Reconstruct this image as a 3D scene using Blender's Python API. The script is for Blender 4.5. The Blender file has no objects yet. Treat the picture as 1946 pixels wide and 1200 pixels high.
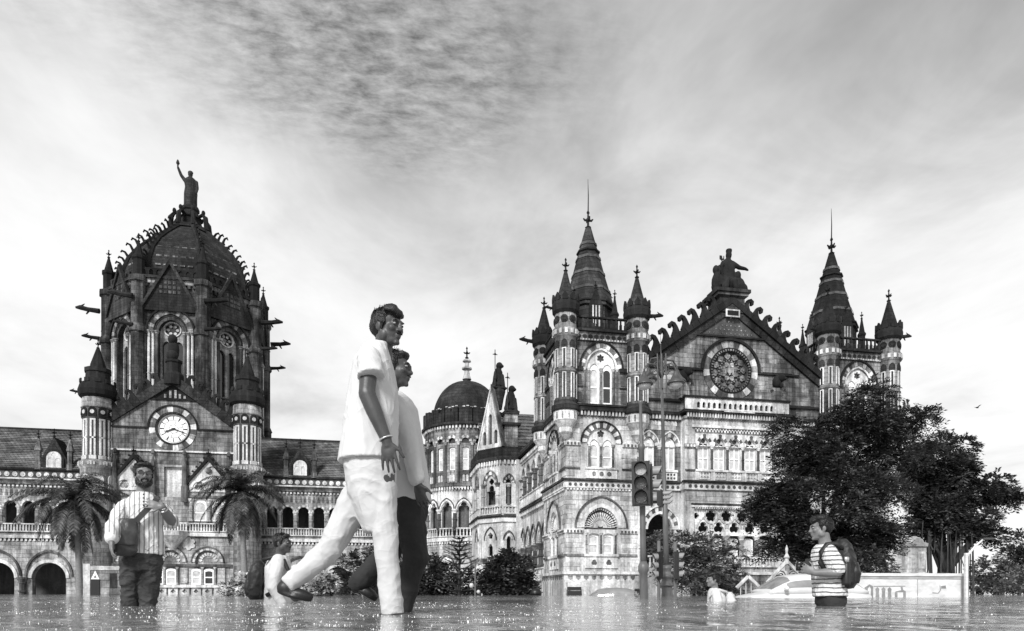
import bpy, math, random
from mathutils import Vector, Matrix, noise
from mathutils.geometry import tessellate_polygon

R = random.Random(11)
PI = math.pi
rad = math.radians
scene = bpy.context.scene
col = scene.collection

# ------------------------------------------------------------------ camera
FPX, CX, HY, HC = 1300.0, 973.0, 1128.0, 0.12      # focal length and horizon of the photograph (1946 px wide)
TH = rad(11.0)                                      # the facades recede to the right by this angle
cam_data = bpy.data.cameras.new('camera')
cam = bpy.data.objects.new('camera', cam_data)
col.objects.link(cam)
cam.location = (0, 0, HC)
cam.rotation_euler = (rad(90), 0, -TH)
cam_data.sensor_width = 36.0
cam_data.lens = 36.0 * FPX / 1946.0
cam_data.shift_y = (HY - 600.0) / 1946.0
cam_data.clip_start = 0.05
cam_data.clip_end = 8000
scene.camera = cam

# ------------------------------------------------------------------ world and sun
SUN_EL, SUN_AZ = rad(36), rad(212)                  # azimuth measured from +Y, clockwise
world = bpy.data.worlds.new('World')
scene.world = world
world.use_nodes = True
nt = world.node_tree
nt.nodes.clear()
def wn(t, **kw):
    n = nt.nodes.new(t)
    for k, v in kw.items():
        setattr(n, k, v)
    return n
def wl(a, b):
    nt.links.new(a, b)
def wmath(op, a, b=None, c=None, clamp=False):
    n = wn('ShaderNodeMath', operation=op, use_clamp=clamp)
    for i, q in enumerate((a, b, c)):
        if q is None:
            continue
        if isinstance(q, (int, float)):
            n.inputs[i].default_value = q
        else:
            wl(q, n.inputs[i])
    return n.outputs[0]
w_out = wn('ShaderNodeOutputWorld')
w_bg = wn('ShaderNodeBackground')
w_tc = wn('ShaderNodeTexCoord')
w_sky = wn('ShaderNodeTexSky', sky_type='NISHITA', sun_disc=False)
w_sky.sun_elevation = SUN_EL
w_sky.sun_rotation = SUN_AZ
w_bw = wn('ShaderNodeRGBToBW')
wl(w_sky.outputs[0], w_bw.inputs[0])
w_sep = wn('ShaderNodeSeparateXYZ')
wl(w_tc.outputs['Generated'], w_sep.inputs[0])
zc = wmath('MAXIMUM', w_sep.outputs['Z'], 0.0)
zz = wmath('ADD', zc, 0.12)
w_px = wmath('DIVIDE', w_sep.outputs['X'], zz)
w_py = wmath('DIVIDE', w_sep.outputs['Y'], zz)
w_p = wn('ShaderNodeCombineXYZ')
wl(w_px, w_p.inputs[0]); wl(w_py, w_p.inputs[1])
def wnoise(scale, detail=4, rough=0.5, off=(0, 0, 0), sc=(1, 1, 1), rot=0.0, dist=0.0):
    m = wn('ShaderNodeMapping')
    m.inputs['Location'].default_value = off
    m.inputs['Scale'].default_value = sc
    m.inputs['Rotation'].default_value = (0, 0, rot)
    wl(w_p.outputs[0], m.inputs[0])
    n = wn('ShaderNodeTexNoise')
    n.inputs['Scale'].default_value = scale
    n.inputs['Detail'].default_value = detail
    n.inputs['Roughness'].default_value = rough
    n.inputs['Distortion'].default_value = dist
    wl(m.outputs[0], n.inputs['Vector'])
    return n.outputs['Fac']
def wramp(val, lo, hi, a=0.0, b=1.0):
    n = wn('ShaderNodeMapRange', interpolation_type='SMOOTHSTEP')
    wl(val, n.inputs[0])
    for i, q in enumerate((lo, hi, a, b)):
        n.inputs[i + 1].default_value = q
    return n.outputs[0]
#SKYNODES
big = wnoise(0.55, 3, 0.5, (3.1, 1.7, 0), (1.0, 0.8, 1))
mid = wnoise(1.5, 6, 0.62, (0.4, 5.2, 0), (1, 0.75, 1), 0.5, 0.6)
wis = wnoise(2.6, 6, 0.58, (1.4, 2.2, 3), (1, 0.6, 1), -0.5, 0.3)
fine = wnoise(26.0, 5, 0.68, (7, 2, 0), (0.8, 1.6, 1), 0.25, 0.15)
# a bank of small broken cloudlets high on the left
warp = wnoise(2.2, 4, 0.6, (1.0, 0.3, 0))
ex = wmath('MULTIPLY', wmath('ADD', w_px, 0.10), 2.3)
ey = wmath('MULTIPLY', wmath('SUBTRACT', w_py, 1.06), 4.2)
edist = wmath('ADD', wmath('SQRT', wmath('ADD', wmath('MULTIPLY', ex, ex), wmath('MULTIPLY', ey, ey))), wmath('MULTIPLY', wmath('SUBTRACT', warp, 0.5), 1.6))
thick = wmath('ADD', wmath('MULTIPLY', big, 0.40), wmath('ADD', wmath('MULTIPLY', mid, 0.42), wmath('MULTIPLY', wis, 0.34)))
# the cloud deck is thin towards the horizon and thick overhead
elev = wramp(w_sep.outputs['Z'], 0.38, 0.70)
shade = wramp(wmath('ADD', thick, wmath('MULTIPLY', elev, 0.30)), 0.46, 1.02)
bank = wramp(edist, 0.1, 1.35, 1.0, 0.0)
cells = wmath('MULTIPLY', wmath('ADD', wmath('SUBTRACT', fine, 0.5), 0.11), wmath('MULTIPLY', bank, 2.6))
bright = wmath('SUBTRACT', wmath('SUBTRACT', 0.92, wmath('MULTIPLY', shade, 0.66)), wmath('MULTIPLY', cells, 0.36))
bright = wmath('MAXIMUM', bright, 0.14)
clear = wmath('MULTIPLY', w_bw.outputs[0], 0.10)
total = wmath('ADD', wmath('MULTIPLY', clear, 0.10), wmath('MULTIPLY', bright, 0.88))
w_col = wn('ShaderNodeCombineXYZ')
for i in range(3):
    wl(total, w_col.inputs[i])
wl(w_col.outputs[0], w_bg.inputs[0])
w_bg.inputs[1].default_value = 1.0
wl(w_bg.outputs[0], w_out.inputs[0])

sun_data = bpy.data.lights.new('sun', 'SUN')
sun_data.energy = 3.8
sun_data.angle = rad(14)
sun_data.color = (1, 1, 1)
sun = bpy.data.objects.new('sun', sun_data)
col.objects.link(sun)
sd = Vector((math.sin(SUN_AZ) * math.cos(SUN_EL), math.cos(SUN_AZ) * math.cos(SUN_EL), math.sin(SUN_EL)))
sun.rotation_euler = sd.to_track_quat('Z', 'Y').to_euler()
vs = scene.view_settings
vs.view_transform = 'Standard'
vs.look = 'None'
vs.exposure = 0.3
vs.gamma = 1.0
vs.use_curve_mapping = False

# ------------------------------------------------------------------ places: photograph -> world
CS, SN = math.cos(TH), math.sin(TH)
def ray(x):
    a = (x - CX) / FPX
    return SN + a * CS, CS - a * SN
def onV(x, y, V):                     # on a plane parallel to the facades -> (u, z)
    rx, ry = ray(x)
    t = V / ry
    return t * rx, HC + (HY - y) * t / FPX
def onU(x, y, U):                     # on a plane square to the facades -> (v, z)
    rx, ry = ray(x)
    t = U / rx
    return t * ry, HC + (HY - y) * t / FPX
def atT(x, y, t):                     # at a distance -> (X, Y, Z)
    rx, ry = ray(x)
    return Vector((rx * t, ry * t, HC + (HY - y) * t / FPX))

# ------------------------------------------------------------------ materials (the photograph is black and white: greys only)
MATS = {}
def _mat(name):
    m = bpy.data.materials.new(name)
    m.use_nodes = True
    n = m.node_tree
    return m, n, n.nodes['Principled BSDF']
def _n(n, t, **kw):
    q = n.nodes.new(t)
    for k, v in kw.items():
        setattr(q, k, v)
    return q
def _noise(n, vec, scale, detail=4, rough=0.55, sc=None, dist=0.0):
    if sc:
        mp = _n(n, 'ShaderNodeMapping')
        mp.inputs['Scale'].default_value = sc
        n.links.new(vec, mp.inputs[0])
        vec = mp.outputs[0]
    q = _n(n, 'ShaderNodeTexNoise')
    q.inputs['Scale'].default_value = scale
    q.inputs['Detail'].default_value = detail
    q.inputs['Roughness'].default_value = rough
    q.inputs['Distortion'].default_value = dist
    n.links.new(vec, q.inputs['Vector'])
    return q.outputs['Fac']
def _range(n, v, a, b, c, d):
    q = _n(n, 'ShaderNodeMapRange')
    n.links.new(v, q.inputs[0])
    for i, k in enumerate((a, b, c, d)):
        q.inputs[i + 1].default_value = k
    return q.outputs[0]
def _math(n, op, a, b):
    q = _n(n, 'ShaderNodeMath', operation=op)
    for i, k in enumerate((a, b)):
        if isinstance(k, (int, float)):
            q.inputs[i].default_value = k
        else:
            n.links.new(k, q.inputs[i])
    return q.outputs[0]
def _grey(n, v, sock):
    q = _n(n, 'ShaderNodeCombineColor')
    for i in range(3):
        n.links.new(v, q.inputs[i])
    n.links.new(q.outputs[0], sock)
def stone(name, v, soot=0.5, streak=0.4, piece=0.25, ashlar=0.0, rough=0.92, bump=0.5, course=(0.8, 0.4)):
    m, n, p = _mat(name)
    geo = _n(n, 'ShaderNodeNewGeometry')
    pos = geo.outputs['Position']
    oi = _n(n, 'ShaderNodeObjectInfo')
    rnd = _math(n, 'FRACT', _math(n, 'ADD', oi.outputs['Random'], geo.outputs['Random Per Island']), 0.0)
    base = _math(n, 'MULTIPLY', _range(n, rnd, 0, 1, 1 - piece, 1 + piece), v)
    b1 = _noise(n, pos, 0.33, 5, 0.62, dist=0.4)
    base = _math(n, 'MULTIPLY', base, _range(n, b1, 0.38, 0.60, 1 - soot, 1.13))
    b2 = _noise(n, pos, 1.0, 5, 0.65, (1.5, 1.5, 0.13))
    base = _math(n, 'MULTIPLY', base, _range(n, b2, 0.40, 0.60, 1 - streak, 1.1))
    b3 = _noise(n, pos, 5.0, 4, 0.7)
    base = _math(n, 'MULTIPLY', base, _range(n, b3, 0.3, 0.7, 0.68, 1.3))
    h = _math(n, 'MULTIPLY', b3, 0.6)
    if ashlar > 0:
        sep = _n(n, 'ShaderNodeSeparateXYZ'); n.links.new(pos, sep.inputs[0])
        cmb = _n(n, 'ShaderNodeCombineXYZ')
        n.links.new(_math(n, 'ADD', sep.outputs[0], sep.outputs[1]), cmb.inputs[0])
        n.links.new(sep.outputs[2], cmb.inputs[1])
        br = _n(n, 'ShaderNodeTexBrick')
        br.inputs['Scale'].default_value = 1.0
        br.inputs['Brick Width'].default_value = course[0]
        br.inputs['Row Height'].default_value = course[1]
        br.inputs['Mortar Size'].default_value = 0.025
        br.inputs['Color1'].default_value = (0.75, 0.75, 0.75, 1)
        br.inputs['Color2'].default_value = (1.15, 1.15, 1.15, 1)
        br.inputs['Mortar'].default_value = (1 - ashlar, 1 - ashlar, 1 - ashlar, 1)
        n.links.new(cmb.outputs[0], br.inputs['Vector'])
        bw = _n(n, 'ShaderNodeRGBToBW'); n.links.new(br.outputs['Color'], bw.inputs[0])
        base = _math(n, 'MULTIPLY', base, bw.outputs[0])
        h = _math(n, 'SUBTRACT', h, br.outputs['Fac'])
    _grey(n, base, p.inputs['Base Color'])
    p.inputs['Roughness'].default_value = rough
    p.inputs['Specular IOR Level'].default_value = 0.25
    bp = _n(n, 'ShaderNodeBump')
    bp.inputs['Strength'].default_value = bump
    bp.inputs['Distance'].default_value = 0.06
    n.links.new(h, bp.inputs['Height'])
    n.links.new(bp.outputs[0], p.inputs['Normal'])
    MATS[name] = m
    return m
def creases(n, vec, scale, sc):
    out = None
    for f, amp, rot in ((1.0, 1.0, 0.5), (1.9, 0.6, -0.6), (4.0, 0.25, 0.3)):
        mp = _n(n, 'ShaderNodeMapping')
        mp.inputs['Rotation'].default_value = (0, rot, 0.3)
        n.links.new(vec, mp.inputs[0])
        q = _noise(n, mp.outputs[0], scale * f, 1, 0.5, sc, 0.5)
        r = _math(n, 'SUBTRACT', 1.0, _math(n, 'MULTIPLY', _math(n, 'ABSOLUTE', _math(n, 'SUBTRACT', q, 0.5), 0.0), 5.0))
        r = _math(n, 'MULTIPLY', _math(n, 'POWER', _math(n, 'MAXIMUM', r, 0.0), 2.0), amp)
        out = r if out is None else _math(n, 'ADD', out, r)
    return out
def plain(name, v, rough=0.6, var=0.15, scale=8.0, metal=0.0, spec=0.4, bump=0.0, bscale=20.0, sc=None, bdist=0.01, coords='Object', crease=False):
    m, n, p = _mat(name)
    tc = _n(n, 'ShaderNodeTexCoord')
    vec = tc.outputs[coords]
    oi = _n(n, 'ShaderNodeObjectInfo')
    q = _noise(n, vec, scale, 4, 0.6, sc)
    base = _math(n, 'MULTIPLY', _range(n, q, 0.3, 0.7, 1 - var, 1 + var), v)
    _grey(n, base, p.inputs['Base Color'])
    p.inputs['Roughness'].default_value = rough
    p.inputs['Metallic'].default_value = metal
    p.inputs['Specular IOR Level'].default_value = spec
    if bump > 0:
        bb = _noise(n, vec, bscale, 4, 0.6, sc)
        if crease:
            bb = creases(n, vec, bscale, sc)
        bp = _n(n, 'ShaderNodeBump')
        bp.inputs['Strength'].default_value = bump
        bp.inputs['Distance'].default_value = bdist
        n.links.new(bb, bp.inputs['Height'])
        n.links.new(bp.outputs[0], p.inputs['Normal'])
    MATS[name] = m
    return m
def leafmat(name, v, var=0.55, trans=0.25, rough=0.55):
    m, n, p = _mat(name)
    geo = _n(n, 'ShaderNodeNewGeometry')
    b = _noise(n, geo.outputs['Position'], 0.8, 3, 0.6)
    base = _math(n, 'MULTIPLY', _range(n, geo.outputs['Random Per Island'], 0, 1, 1 - var, 1 + var), v)
    base = _math(n, 'MULTIPLY', base, _range(n, b, 0.38, 0.62, 0.45, 1.6))
    _grey(n, base, p.inputs['Base Color'])
    p.inputs['Roughness'].default_value = rough
    p.inputs['Specular IOR Level'].default_value = 0.35
    tr = _n(n, 'ShaderNodeBsdfTranslucent')
    _grey(n, base, tr.inputs[0])
    mx = _n(n, 'ShaderNodeMixShader')
    mx.inputs[0].default_value = trans
    n.links.new(p.outputs[0], mx.inputs[1]); n.links.new(tr.outputs[0], mx.inputs[2])
    n.links.new(mx.outputs[0], n.nodes['Material Output'].inputs[0])
    MATS[name] = m
    return m
stone('stone_light', 0.62, 0.45, 0.48, 0.2)
stone('stone_block', 0.56, 0.50, 0.48, 0.27)
stone('stone_wall', 0.48, 0.5, 0.5, 0.0, 0.55)
stone('stone_mid', 0.28, 0.65, 0.65, 0.3, 0.5)
stone('stone_block_mid', 0.28, 0.66, 0.66, 0.32)
stone('stone_grey', 0.13, 0.6, 0.6, 0.35)
stone('stone_dark', 0.036, 0.6, 0.5, 0.45, 0.5)
stone('stone_soot', 0.018, 0.5, 0.4, 0.3)
stone('stone_white', 0.68, 0.36, 0.40, 0.14)
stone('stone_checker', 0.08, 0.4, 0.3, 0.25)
stone('stone_far', 0.42, 0.55, 0.50, 0.0, 0.5, course=(1.1, 0.55))
stone('stone_tower', 0.10, 0.75, 0.7, 0.3, 0.5, course=(1.1, 0.55))
stone('spire_band', 0.11, 0.5, 0.5, 0.2)
stone('stone_far_mid', 0.22, 0.7, 0.65, 0.2, 0.5, course=(1.1, 0.55))
stone('stone_far_white', 0.60, 0.35, 0.35, 0.1)
stone('roof_tile', 0.15, 0.45, 0.35, 0.35, 0.6, course=(0.5, 5.0))
stone('dome_stone', 0.032, 0.5, 0.5, 0.3, 0.5, course=(0.9, 0.45))
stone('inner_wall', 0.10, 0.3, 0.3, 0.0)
plain('sash_white', 0.78, 0.5, 0.12, 3.0)
plain('blind', 0.50, 0.35, 0.35, 1.6)
plain('pane_dark', 0.02, 0.08, 0.3, 2.0, spec=0.8)
plain('clock_white', 0.80, 0.4, 0.06, 2.0)
plain('black_iron', 0.015, 0.45, 0.3, 9.0)
plain('pole_paint', 0.10, 0.45, 0.35, 2.5, sc=(3, 3, 0.6))
plain('signal_black', 0.012, 0.4, 0.3, 8.0)
plain('signal_lens', 0.035, 0.15, 0.2, 30.0, spec=0.7, bump=0.4, bscale=90)
plain('signal_lens_pale', 0.30, 0.25, 0.3, 25.0, spec=0.6, bump=0.4, bscale=90)
plain('hood_grey', 0.22, 0.5, 0.2, 5.0)
plain('lamp_metal', 0.06, 0.4, 0.4, 5.0)
plain('lamp_glass', 0.45, 0.2, 0.1, 4.0, spec=0.7)
plain('bark', 0.045, 0.9, 0.45, 3.0, bump=0.8, bscale=8.0, sc=(3, 3, 0.6), bdist=0.05)
plain('palm_bark', 0.20, 0.9, 0.35, 4.0, bump=0.7, bscale=9.0, sc=(1, 1, 6), bdist=0.05)
leafmat('leaf_dark', 0.055, 0.8)
leafmat('leaf_mid', 0.055, 0.7)
leafmat('leaf_grey', 0.12, 0.7)
leafmat('leaf_palm', 0.075, 0.8)
leafmat('petal_white', 0.70, 0.25, 0.3)
plain('car_white', 0.60, 0.22, 0.08, 2.0, spec=0.6)
plain('car_grey', 0.20, 0.3, 0.15, 2.0, spec=0.6)
plain('car_glass', 0.22, 0.05, 0.3, 2.0, spec=0.9)
plain('tyre', 0.02, 0.8, 0.2, 9)
plain('barrier_white', 0.58, 0.55, 0.22, 2.5, sc=(1, 1, 2.5))
plain('barrier_grey', 0.32, 0.6, 0.3, 3.0)
plain('paint_grey', 0.22, 0.6, 0.2, 6.0)
plain('skin', 0.16, 0.48, 0.18, 10.0, bump=0.06, bscale=80)
plain('skin_dark', 0.055, 0.45, 0.2, 10.0, bump=0.06, bscale=80)
plain('hair', 0.008, 0.45, 0.4, 30.0, bump=0.9, bscale=70, sc=(1, 1, 0.35), bdist=0.012)
plain('spectacle_lens', 0.06, 0.35, 0.1, 9.0, spec=0.3)
plain('lips', 0.06, 0.4, 0.15, 30.0)
plain('eye_white', 0.28, 0.2, 0.05, 30.0)
plain('cloth_white', 0.56, 0.85, 0.06, 5.0, bump=0.34, bscale=3.2, sc=(1.3, 1.3, 0.5), bdist=0.016, crease=True)
plain('cloth_cream', 0.50, 0.85, 0.08, 5.0, bump=0.32, bscale=3.0, sc=(0.7, 0.7, 1.2), bdist=0.016, crease=True)
plain('denim', 0.034, 0.8, 0.5, 5.0, bump=0.4, bscale=5.0, sc=(0.6, 0.6, 1.4), bdist=0.02, crease=True)
plain('cloth_dark', 0.020, 0.85, 0.3, 6.0, bump=0.6, bscale=10.0, bdist=0.03)
plain('shoe_dark', 0.015, 0.45, 0.3, 12.0)
plain('leather', 0.045, 0.35, 0.4, 9.0, bump=0.5, bscale=18.0, bdist=0.01)
plain('nylon', 0.014, 0.55, 0.35, 10.0, bump=0.5, bscale=16.0, bdist=0.012)
plain('metal_pale', 0.55, 0.3, 0.1, 9.0, metal=0.6)
plain('asphalt', 0.05, 0.9, 0.3, 2.0)
def striped(name, light, dark, axis, freq, width, wob=0.02):
    m, n, p = _mat(name)
    tc = _n(n, 'ShaderNodeTexCoord')
    sep = _n(n, 'ShaderNodeSeparateXYZ'); n.links.new(tc.outputs['Object'], sep.inputs[0])
    w = _noise(n, tc.outputs['Object'], 7.0, 3, 0.6)
    co = _math(n, 'ADD', sep.outputs[axis], _math(n, 'MULTIPLY', w, wob))
    fr = _math(n, 'FRACT', _math(n, 'MULTIPLY', co, freq), 0.0)
    s = _n(n, 'ShaderNodeMapRange', interpolation_type='SMOOTHSTEP')
    n.links.new(_math(n, 'ABSOLUTE', _math(n, 'SUBTRACT', fr, 0.5), 0.0), s.inputs[0])
    for i, k in enumerate((width * 0.5 - 0.05, width * 0.5 + 0.05, dark, light)):
        s.inputs[i + 1].default_value = k
    v = _math(n, 'MULTIPLY', s.outputs[0], _range(n, w, 0.3, 0.7, 0.9, 1.1))
    _grey(n, v, p.inputs['Base Color'])
    p.inputs['Roughness'].default_value = 0.85
    p.inputs['Specular IOR Level'].default_value = 0.2
    bb = creases(n, tc.outputs['Object'], 5.0, (1.2, 1.2, 0.6))
    bp = _n(n, 'ShaderNodeBump')
    bp.inputs['Strength'].default_value = 0.6
    bp.inputs['Distance'].default_value = 0.016
    n.links.new(bb, bp.inputs['Height']); n.links.new(bp.outputs[0], p.inputs['Normal'])
    MATS[name] = m
striped('shirt_vertical', 0.66, 0.26, 0, 26.0, 0.30, 0.012)
striped('shirt_across', 0.62, 0.10, 2, 24.0, 0.30, 0.03)
def watermat():
    m, n, p = _mat('flood_water')
    geo = _n(n, 'ShaderNodeNewGeometry')
    pos = geo.outputs['Position']
    a = _noise(n, pos, 1.0, 3, 0.6, (8.0, 4.5, 1), 0.4)
    b = _noise(n, pos, 1.0, 3, 0.65, (30.0, 13.0, 1), 0.3)
    c = _noise(n, pos, 1.0, 2, 0.5, (0.5, 0.25, 1))
    patch = _noise(n, pos, 1.0, 3, 0.55, (0.5, 0.16, 1))
    h = _math(n, 'ADD', _math(n, 'MULTIPLY', a, 0.9), _math(n, 'ADD', _math(n, 'MULTIPLY', b, 0.28), _math(n, 'MULTIPLY', c, 1.6)))
    h = _math(n, 'MULTIPLY', h, _range(n, patch, 0.38, 0.62, 0.45, 1.5))
    base = _math(n, 'MULTIPLY', _range(n, a, 0.3, 0.7, 0.7, 1.3), 0.27)
    _grey(n, base, p.inputs['Base Color'])
    p.inputs['Roughness'].default_value = 0.03
    p.inputs['IOR'].default_value = 1.5
    bp = _n(n, 'ShaderNodeBump')
    bp.inputs['Strength'].default_value = 0.8
    bp.inputs['Distance'].default_value = 0.014
    n.links.new(h, bp.inputs['Height']); n.links.new(bp.outputs[0], p.inputs['Normal'])
    MATS['flood_water'] = m
watermat()
plain('painted_glint', 0.85, 0.5, 0.1, 9.0)  # pale colour for the specks that stand for sparkle on the water

# ------------------------------------------------------------------ mesh building
ORG = {}
JOINED = {'flutes', 'slit_surround', 'slit', 'blind_arch', 'roundel', 'leaf_collar', 'battlement', 'carved_leaves', 'dentil_arch', 'carved_impost',
          'roundel_course', 'shield_course', 'corbel_table', 'dentil_course', 'balustrade', 'terrace_balustrade', 'quatrefoil_ring', 'dentil_ring',
          'diaper_work', 'pale_chequer', 'dark_chequer', 'trefoil', 'shaft', 'carved_shield', 'cresting', 'medallion_course', 'slit_band', 'numeral', 'minute_ring'}
def thing(name, label, cat, loc=(0, 0, 0), group=None, kind=None, rotz=0.0, local=False):
    o = bpy.data.objects.new(name, None)
    col.objects.link(o)
    o.empty_display_size = 0.2
    o.location = loc
    o.rotation_euler = (0, 0, rotz)
    ORG[o] = Vector((0, 0, 0)) if local else Vector(loc)
    tag(o, label, cat, group, kind)
    return o
def tag(o, label=None, cat=None, group=None, kind=None):
    if label: o['label'] = label
    if cat: o['category'] = cat
    if group: o['group'] = group
    if kind: o['kind'] = kind
    return o
class Fr:                              # a wall frame: s runs to the right, z up, d outwards
    def __init__(self, ox, oy, ang=0.0, oz=0.0):
        self.o = (ox, oy, oz)
        self.s = (math.cos(ang), math.sin(ang))
        self.n = (math.sin(ang), -math.cos(ang))
        self.ang = ang
    def p(self, s, z, d=0.0):
        return (self.o[0] + s * self.s[0] + d * self.n[0], self.o[1] + s * self.s[1] + d * self.n[1], self.o[2] + z)
class MB:
    def __init__(self):
        self.v = []; self.f = []
    def add(self, vs, fs):
        b = len(self.v)
        self.v.extend(vs)
        self.f.extend([tuple(i + b for i in f) for f in fs])
        return self
    def box(self, F, s0, s1, z0, z1, d0, d1):
        c = [F.p(s, z, d) for d in (d0, d1) for z in (z0, z1) for s in (s0, s1)]
        return self.add(c, [(4, 5, 7, 6), (1, 0, 2, 3), (0, 4, 6, 2), (5, 1, 3, 7), (6, 7, 3, 2), (0, 1, 5, 4)])
    def wbox(self, x0, x1, y0, y1, z0, z1):
        return self.box(Fr(0, 0, 0), x0, x1, z0, z1, -y1, -y0)
    def prism(self, F, poly, d0, d1, back=True):
        n = len(poly)
        vs = [F.p(s, z, d1) for s, z in poly] + [F.p(s, z, d0) for s, z in poly]
        fs = [tuple(range(n))] + [(i, i + n, (i + 1) % n + n, (i + 1) % n) for i in range(n)]
        if back:
            fs.append(tuple(range(2 * n - 1, n - 1, -1)))
        return self.add(vs, fs)
    def panel(self, F, outer, holes, d, reveal, edge=0.0):
        loops = [outer] + holes
        flat = [p for l in loops for p in l]
        tris = tessellate_polygon([[Vector((p[0], p[1], 0)) for p in l] for l in loops])
        self.add([F.p(s, z, d) for s, z in flat], [tuple(t) for t in tris])
        for l in holes:
            n = len(l)
            self.add([F.p(s, z, d) for s, z in l] + [F.p(s, z, d - reveal) for s, z in l],
                     [(i, (i + 1) % n, (i + 1) % n + n, i + n) for i in range(n)])
        if edge > 0:
            n = len(outer)
            self.add([F.p(s, z, d) for s, z in outer] + [F.p(s, z, d - edge) for s, z in outer],
                     [(i, i + n, (i + 1) % n + n, (i + 1) % n) for i in range(n)])
        return self
    def band(self, F, inner, outer, d0, d1):          # between two open curves of equal length
        n = len(inner)
        for i in range(n - 1):
            self.prism(F, [inner[i], inner[i + 1], outer[i + 1], outer[i]], d0, d1, False)
        return self
    def lathe(self, cx, cy, prof, n=16, a0=0.0, cap=True, sx=1.0, sy=1.0):
        vs, fs = [], []
        for r, z in prof:
            for k in range(n):
                a = a0 + 2 * PI * k / n
                vs.append((cx + r * sx * math.cos(a), cy + r * sy * math.sin(a), z))
        for j in range(len(prof) - 1):
            for k in range(n):
                k2 = (k + 1) % n
                fs.append((j * n + k, j * n + k2, (j + 1) * n + k2, (j + 1) * n + k))
        if cap:
            fs.append(tuple(range(n - 1, -1, -1)))
            m = (len(prof) - 1) * n
            fs.append(tuple(range(m, m + n)))
        return self.add(vs, fs)
    def tube(self, pts, rads, n=8, cap=True):
        pts = [Vector(p) for p in pts]
        if isinstance(rads, (int, float)):
            rads = [rads] * len(pts)
        vs, fs = [], []
        up = Vector((0.13, 0.31, 0.94)).normalized()
        for i, p in enumerate(pts):
            t = (pts[min(i + 1, len(pts) - 1)] - pts[max(i - 1, 0)])
            t = t.normalized() if t.length > 1e-9 else Vector((0, 0, 1))
            if abs(t.dot(up)) > 0.98:
                up = Vector((1, 0.1, 0)).normalized()
            a = t.cross(up).normalized(); b = a.cross(t)
            for k in range(n):
                an = 2 * PI * k / n
                vs.append(tuple(p + (a * math.cos(an) + b * math.sin(an)) * rads[i]))
        for j in range(len(pts) - 1):
            for k in range(n):
                k2 = (k + 1) % n
                fs.append((j * n + k, j * n + k2, (j + 1) * n + k2, (j + 1) * n + k))
        if cap:
            fs.append(tuple(range(n - 1, -1, -1)))
            m = (len(pts) - 1) * n
            fs.append(tuple(range(m, m + n)))
        return self.add(vs, fs)
    def ellipsoid(self, c, r, rot=None, nu=12, nv=8):
        vs, fs = [], []
        M = rot if rot is not None else Matrix.Identity(3)
        c = Vector(c)
        for j in range(1, nv):
            t = PI * j / nv
            for k in range(nu):
                a = 2 * PI * k / nu
                q = Vector((r[0] * math.sin(t) * math.cos(a), r[1] * math.sin(t) * math.sin(a), r[2] * math.cos(t)))
                vs.append(tuple(c + M @ q))
        vs.append(tuple(c + M @ Vector((0, 0, r[2])))); vs.append(tuple(c + M @ Vector((0, 0, -r[2]))))
        top, bot = len(vs) - 2, len(vs) - 1
        for j in range(nv - 2):
            for k in range(nu):
                k2 = (k + 1) % nu
                fs.append((j * nu + k, (j + 1) * nu + k, (j + 1) * nu + k2, j * nu + k2))
        for k in range(nu):
            fs.append((top, k, (k + 1) % nu))
            m = (nv - 2) * nu
            fs.append((bot, m + (k + 1) % nu, m + k))
        return self.add(vs, fs)
    def loft(self, secs, n=20, power=2.0):             # horizontal sections (x, y, z, a, b[, yaw])
        vs, fs = [], []
        for q in secs:
            x, y, z, a, b = q[:5]
            yaw = q[5] if len(q) > 5 else 0.0
            for k in range(n):
                an = 2 * PI * k / n
                c, s = math.cos(an), math.sin(an)
                e = 2.0 / power
                px = a * math.copysign(abs(c) ** e, c); py = b * math.copysign(abs(s) ** e, s)
                vs.append((x + px * math.cos(yaw) - py * math.sin(yaw), y + px * math.sin(yaw) + py * math.cos(yaw), z))
        for j in range(len(secs) - 1):
            for k in range(n):
                k2 = (k + 1) % n
                fs.append((j * n + k, j * n + k2, (j + 1) * n + k2, (j + 1) * n + k))
        fs.append(tuple(range(n - 1, -1, -1)))
        m = (len(secs) - 1) * n
        fs.append(tuple(range(m, m + n)))
        return self.add(vs, fs)
    def build(self, name, mat, parent=None, smooth=False, origin=None, kind=None):
        org = ORG[parent] if parent is not None else Vector(origin if origin is not None else (0, 0, 0))
        me = bpy.data.meshes.new(name)
        me.from_pydata([(a - org.x, b - org.y, c - org.z) for a, b, c in self.v], [], self.f)
        me.materials.append(MATS[mat])
        if smooth:
            me.polygons.foreach_set('use_smooth', [True] * len(me.polygons))
        o = bpy.data.objects.new(name, me)
        col.objects.link(o)
        if parent is not None:
            o.parent = parent
        else:
            o.location = org
        ORG[o] = org
        if kind or name in JOINED:
            o['kind'] = 'stuff'
        return o
_cube = {}
def unit_block(mat):
    if mat not in _cube:
        me = bpy.data.meshes.new('block')
        b = 0.06
        me.from_pydata([(x, y, z) for y in (-0.5, 0.5) for z in (-0.5, 0.5) for x in (-0.5, 0.5)], [],
                       [(0, 1, 3, 2), (5, 4, 6, 7), (4, 0, 2, 6), (1, 5, 7, 3), (2, 3, 7, 6), (4, 5, 1, 0)])
        me.materials.append(MATS[mat])
        _cube[mat] = me
    return _cube[mat]
def block_obj(name, mat, parent, F, s0, s1, z0, z1, d0, d1):
    o = bpy.data.objects.new(name, unit_block(mat))
    col.objects.link(o)
    o.parent = parent
    o.location = Vector(F.p((s0 + s1) / 2, (z0 + z1) / 2, (d0 + d1) / 2)) - ORG[parent]
    o.scale = (s1 - s0, d1 - d0, z1 - z0)
    o.rotation_euler = (0, 0, F.ang)
    return o
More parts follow.
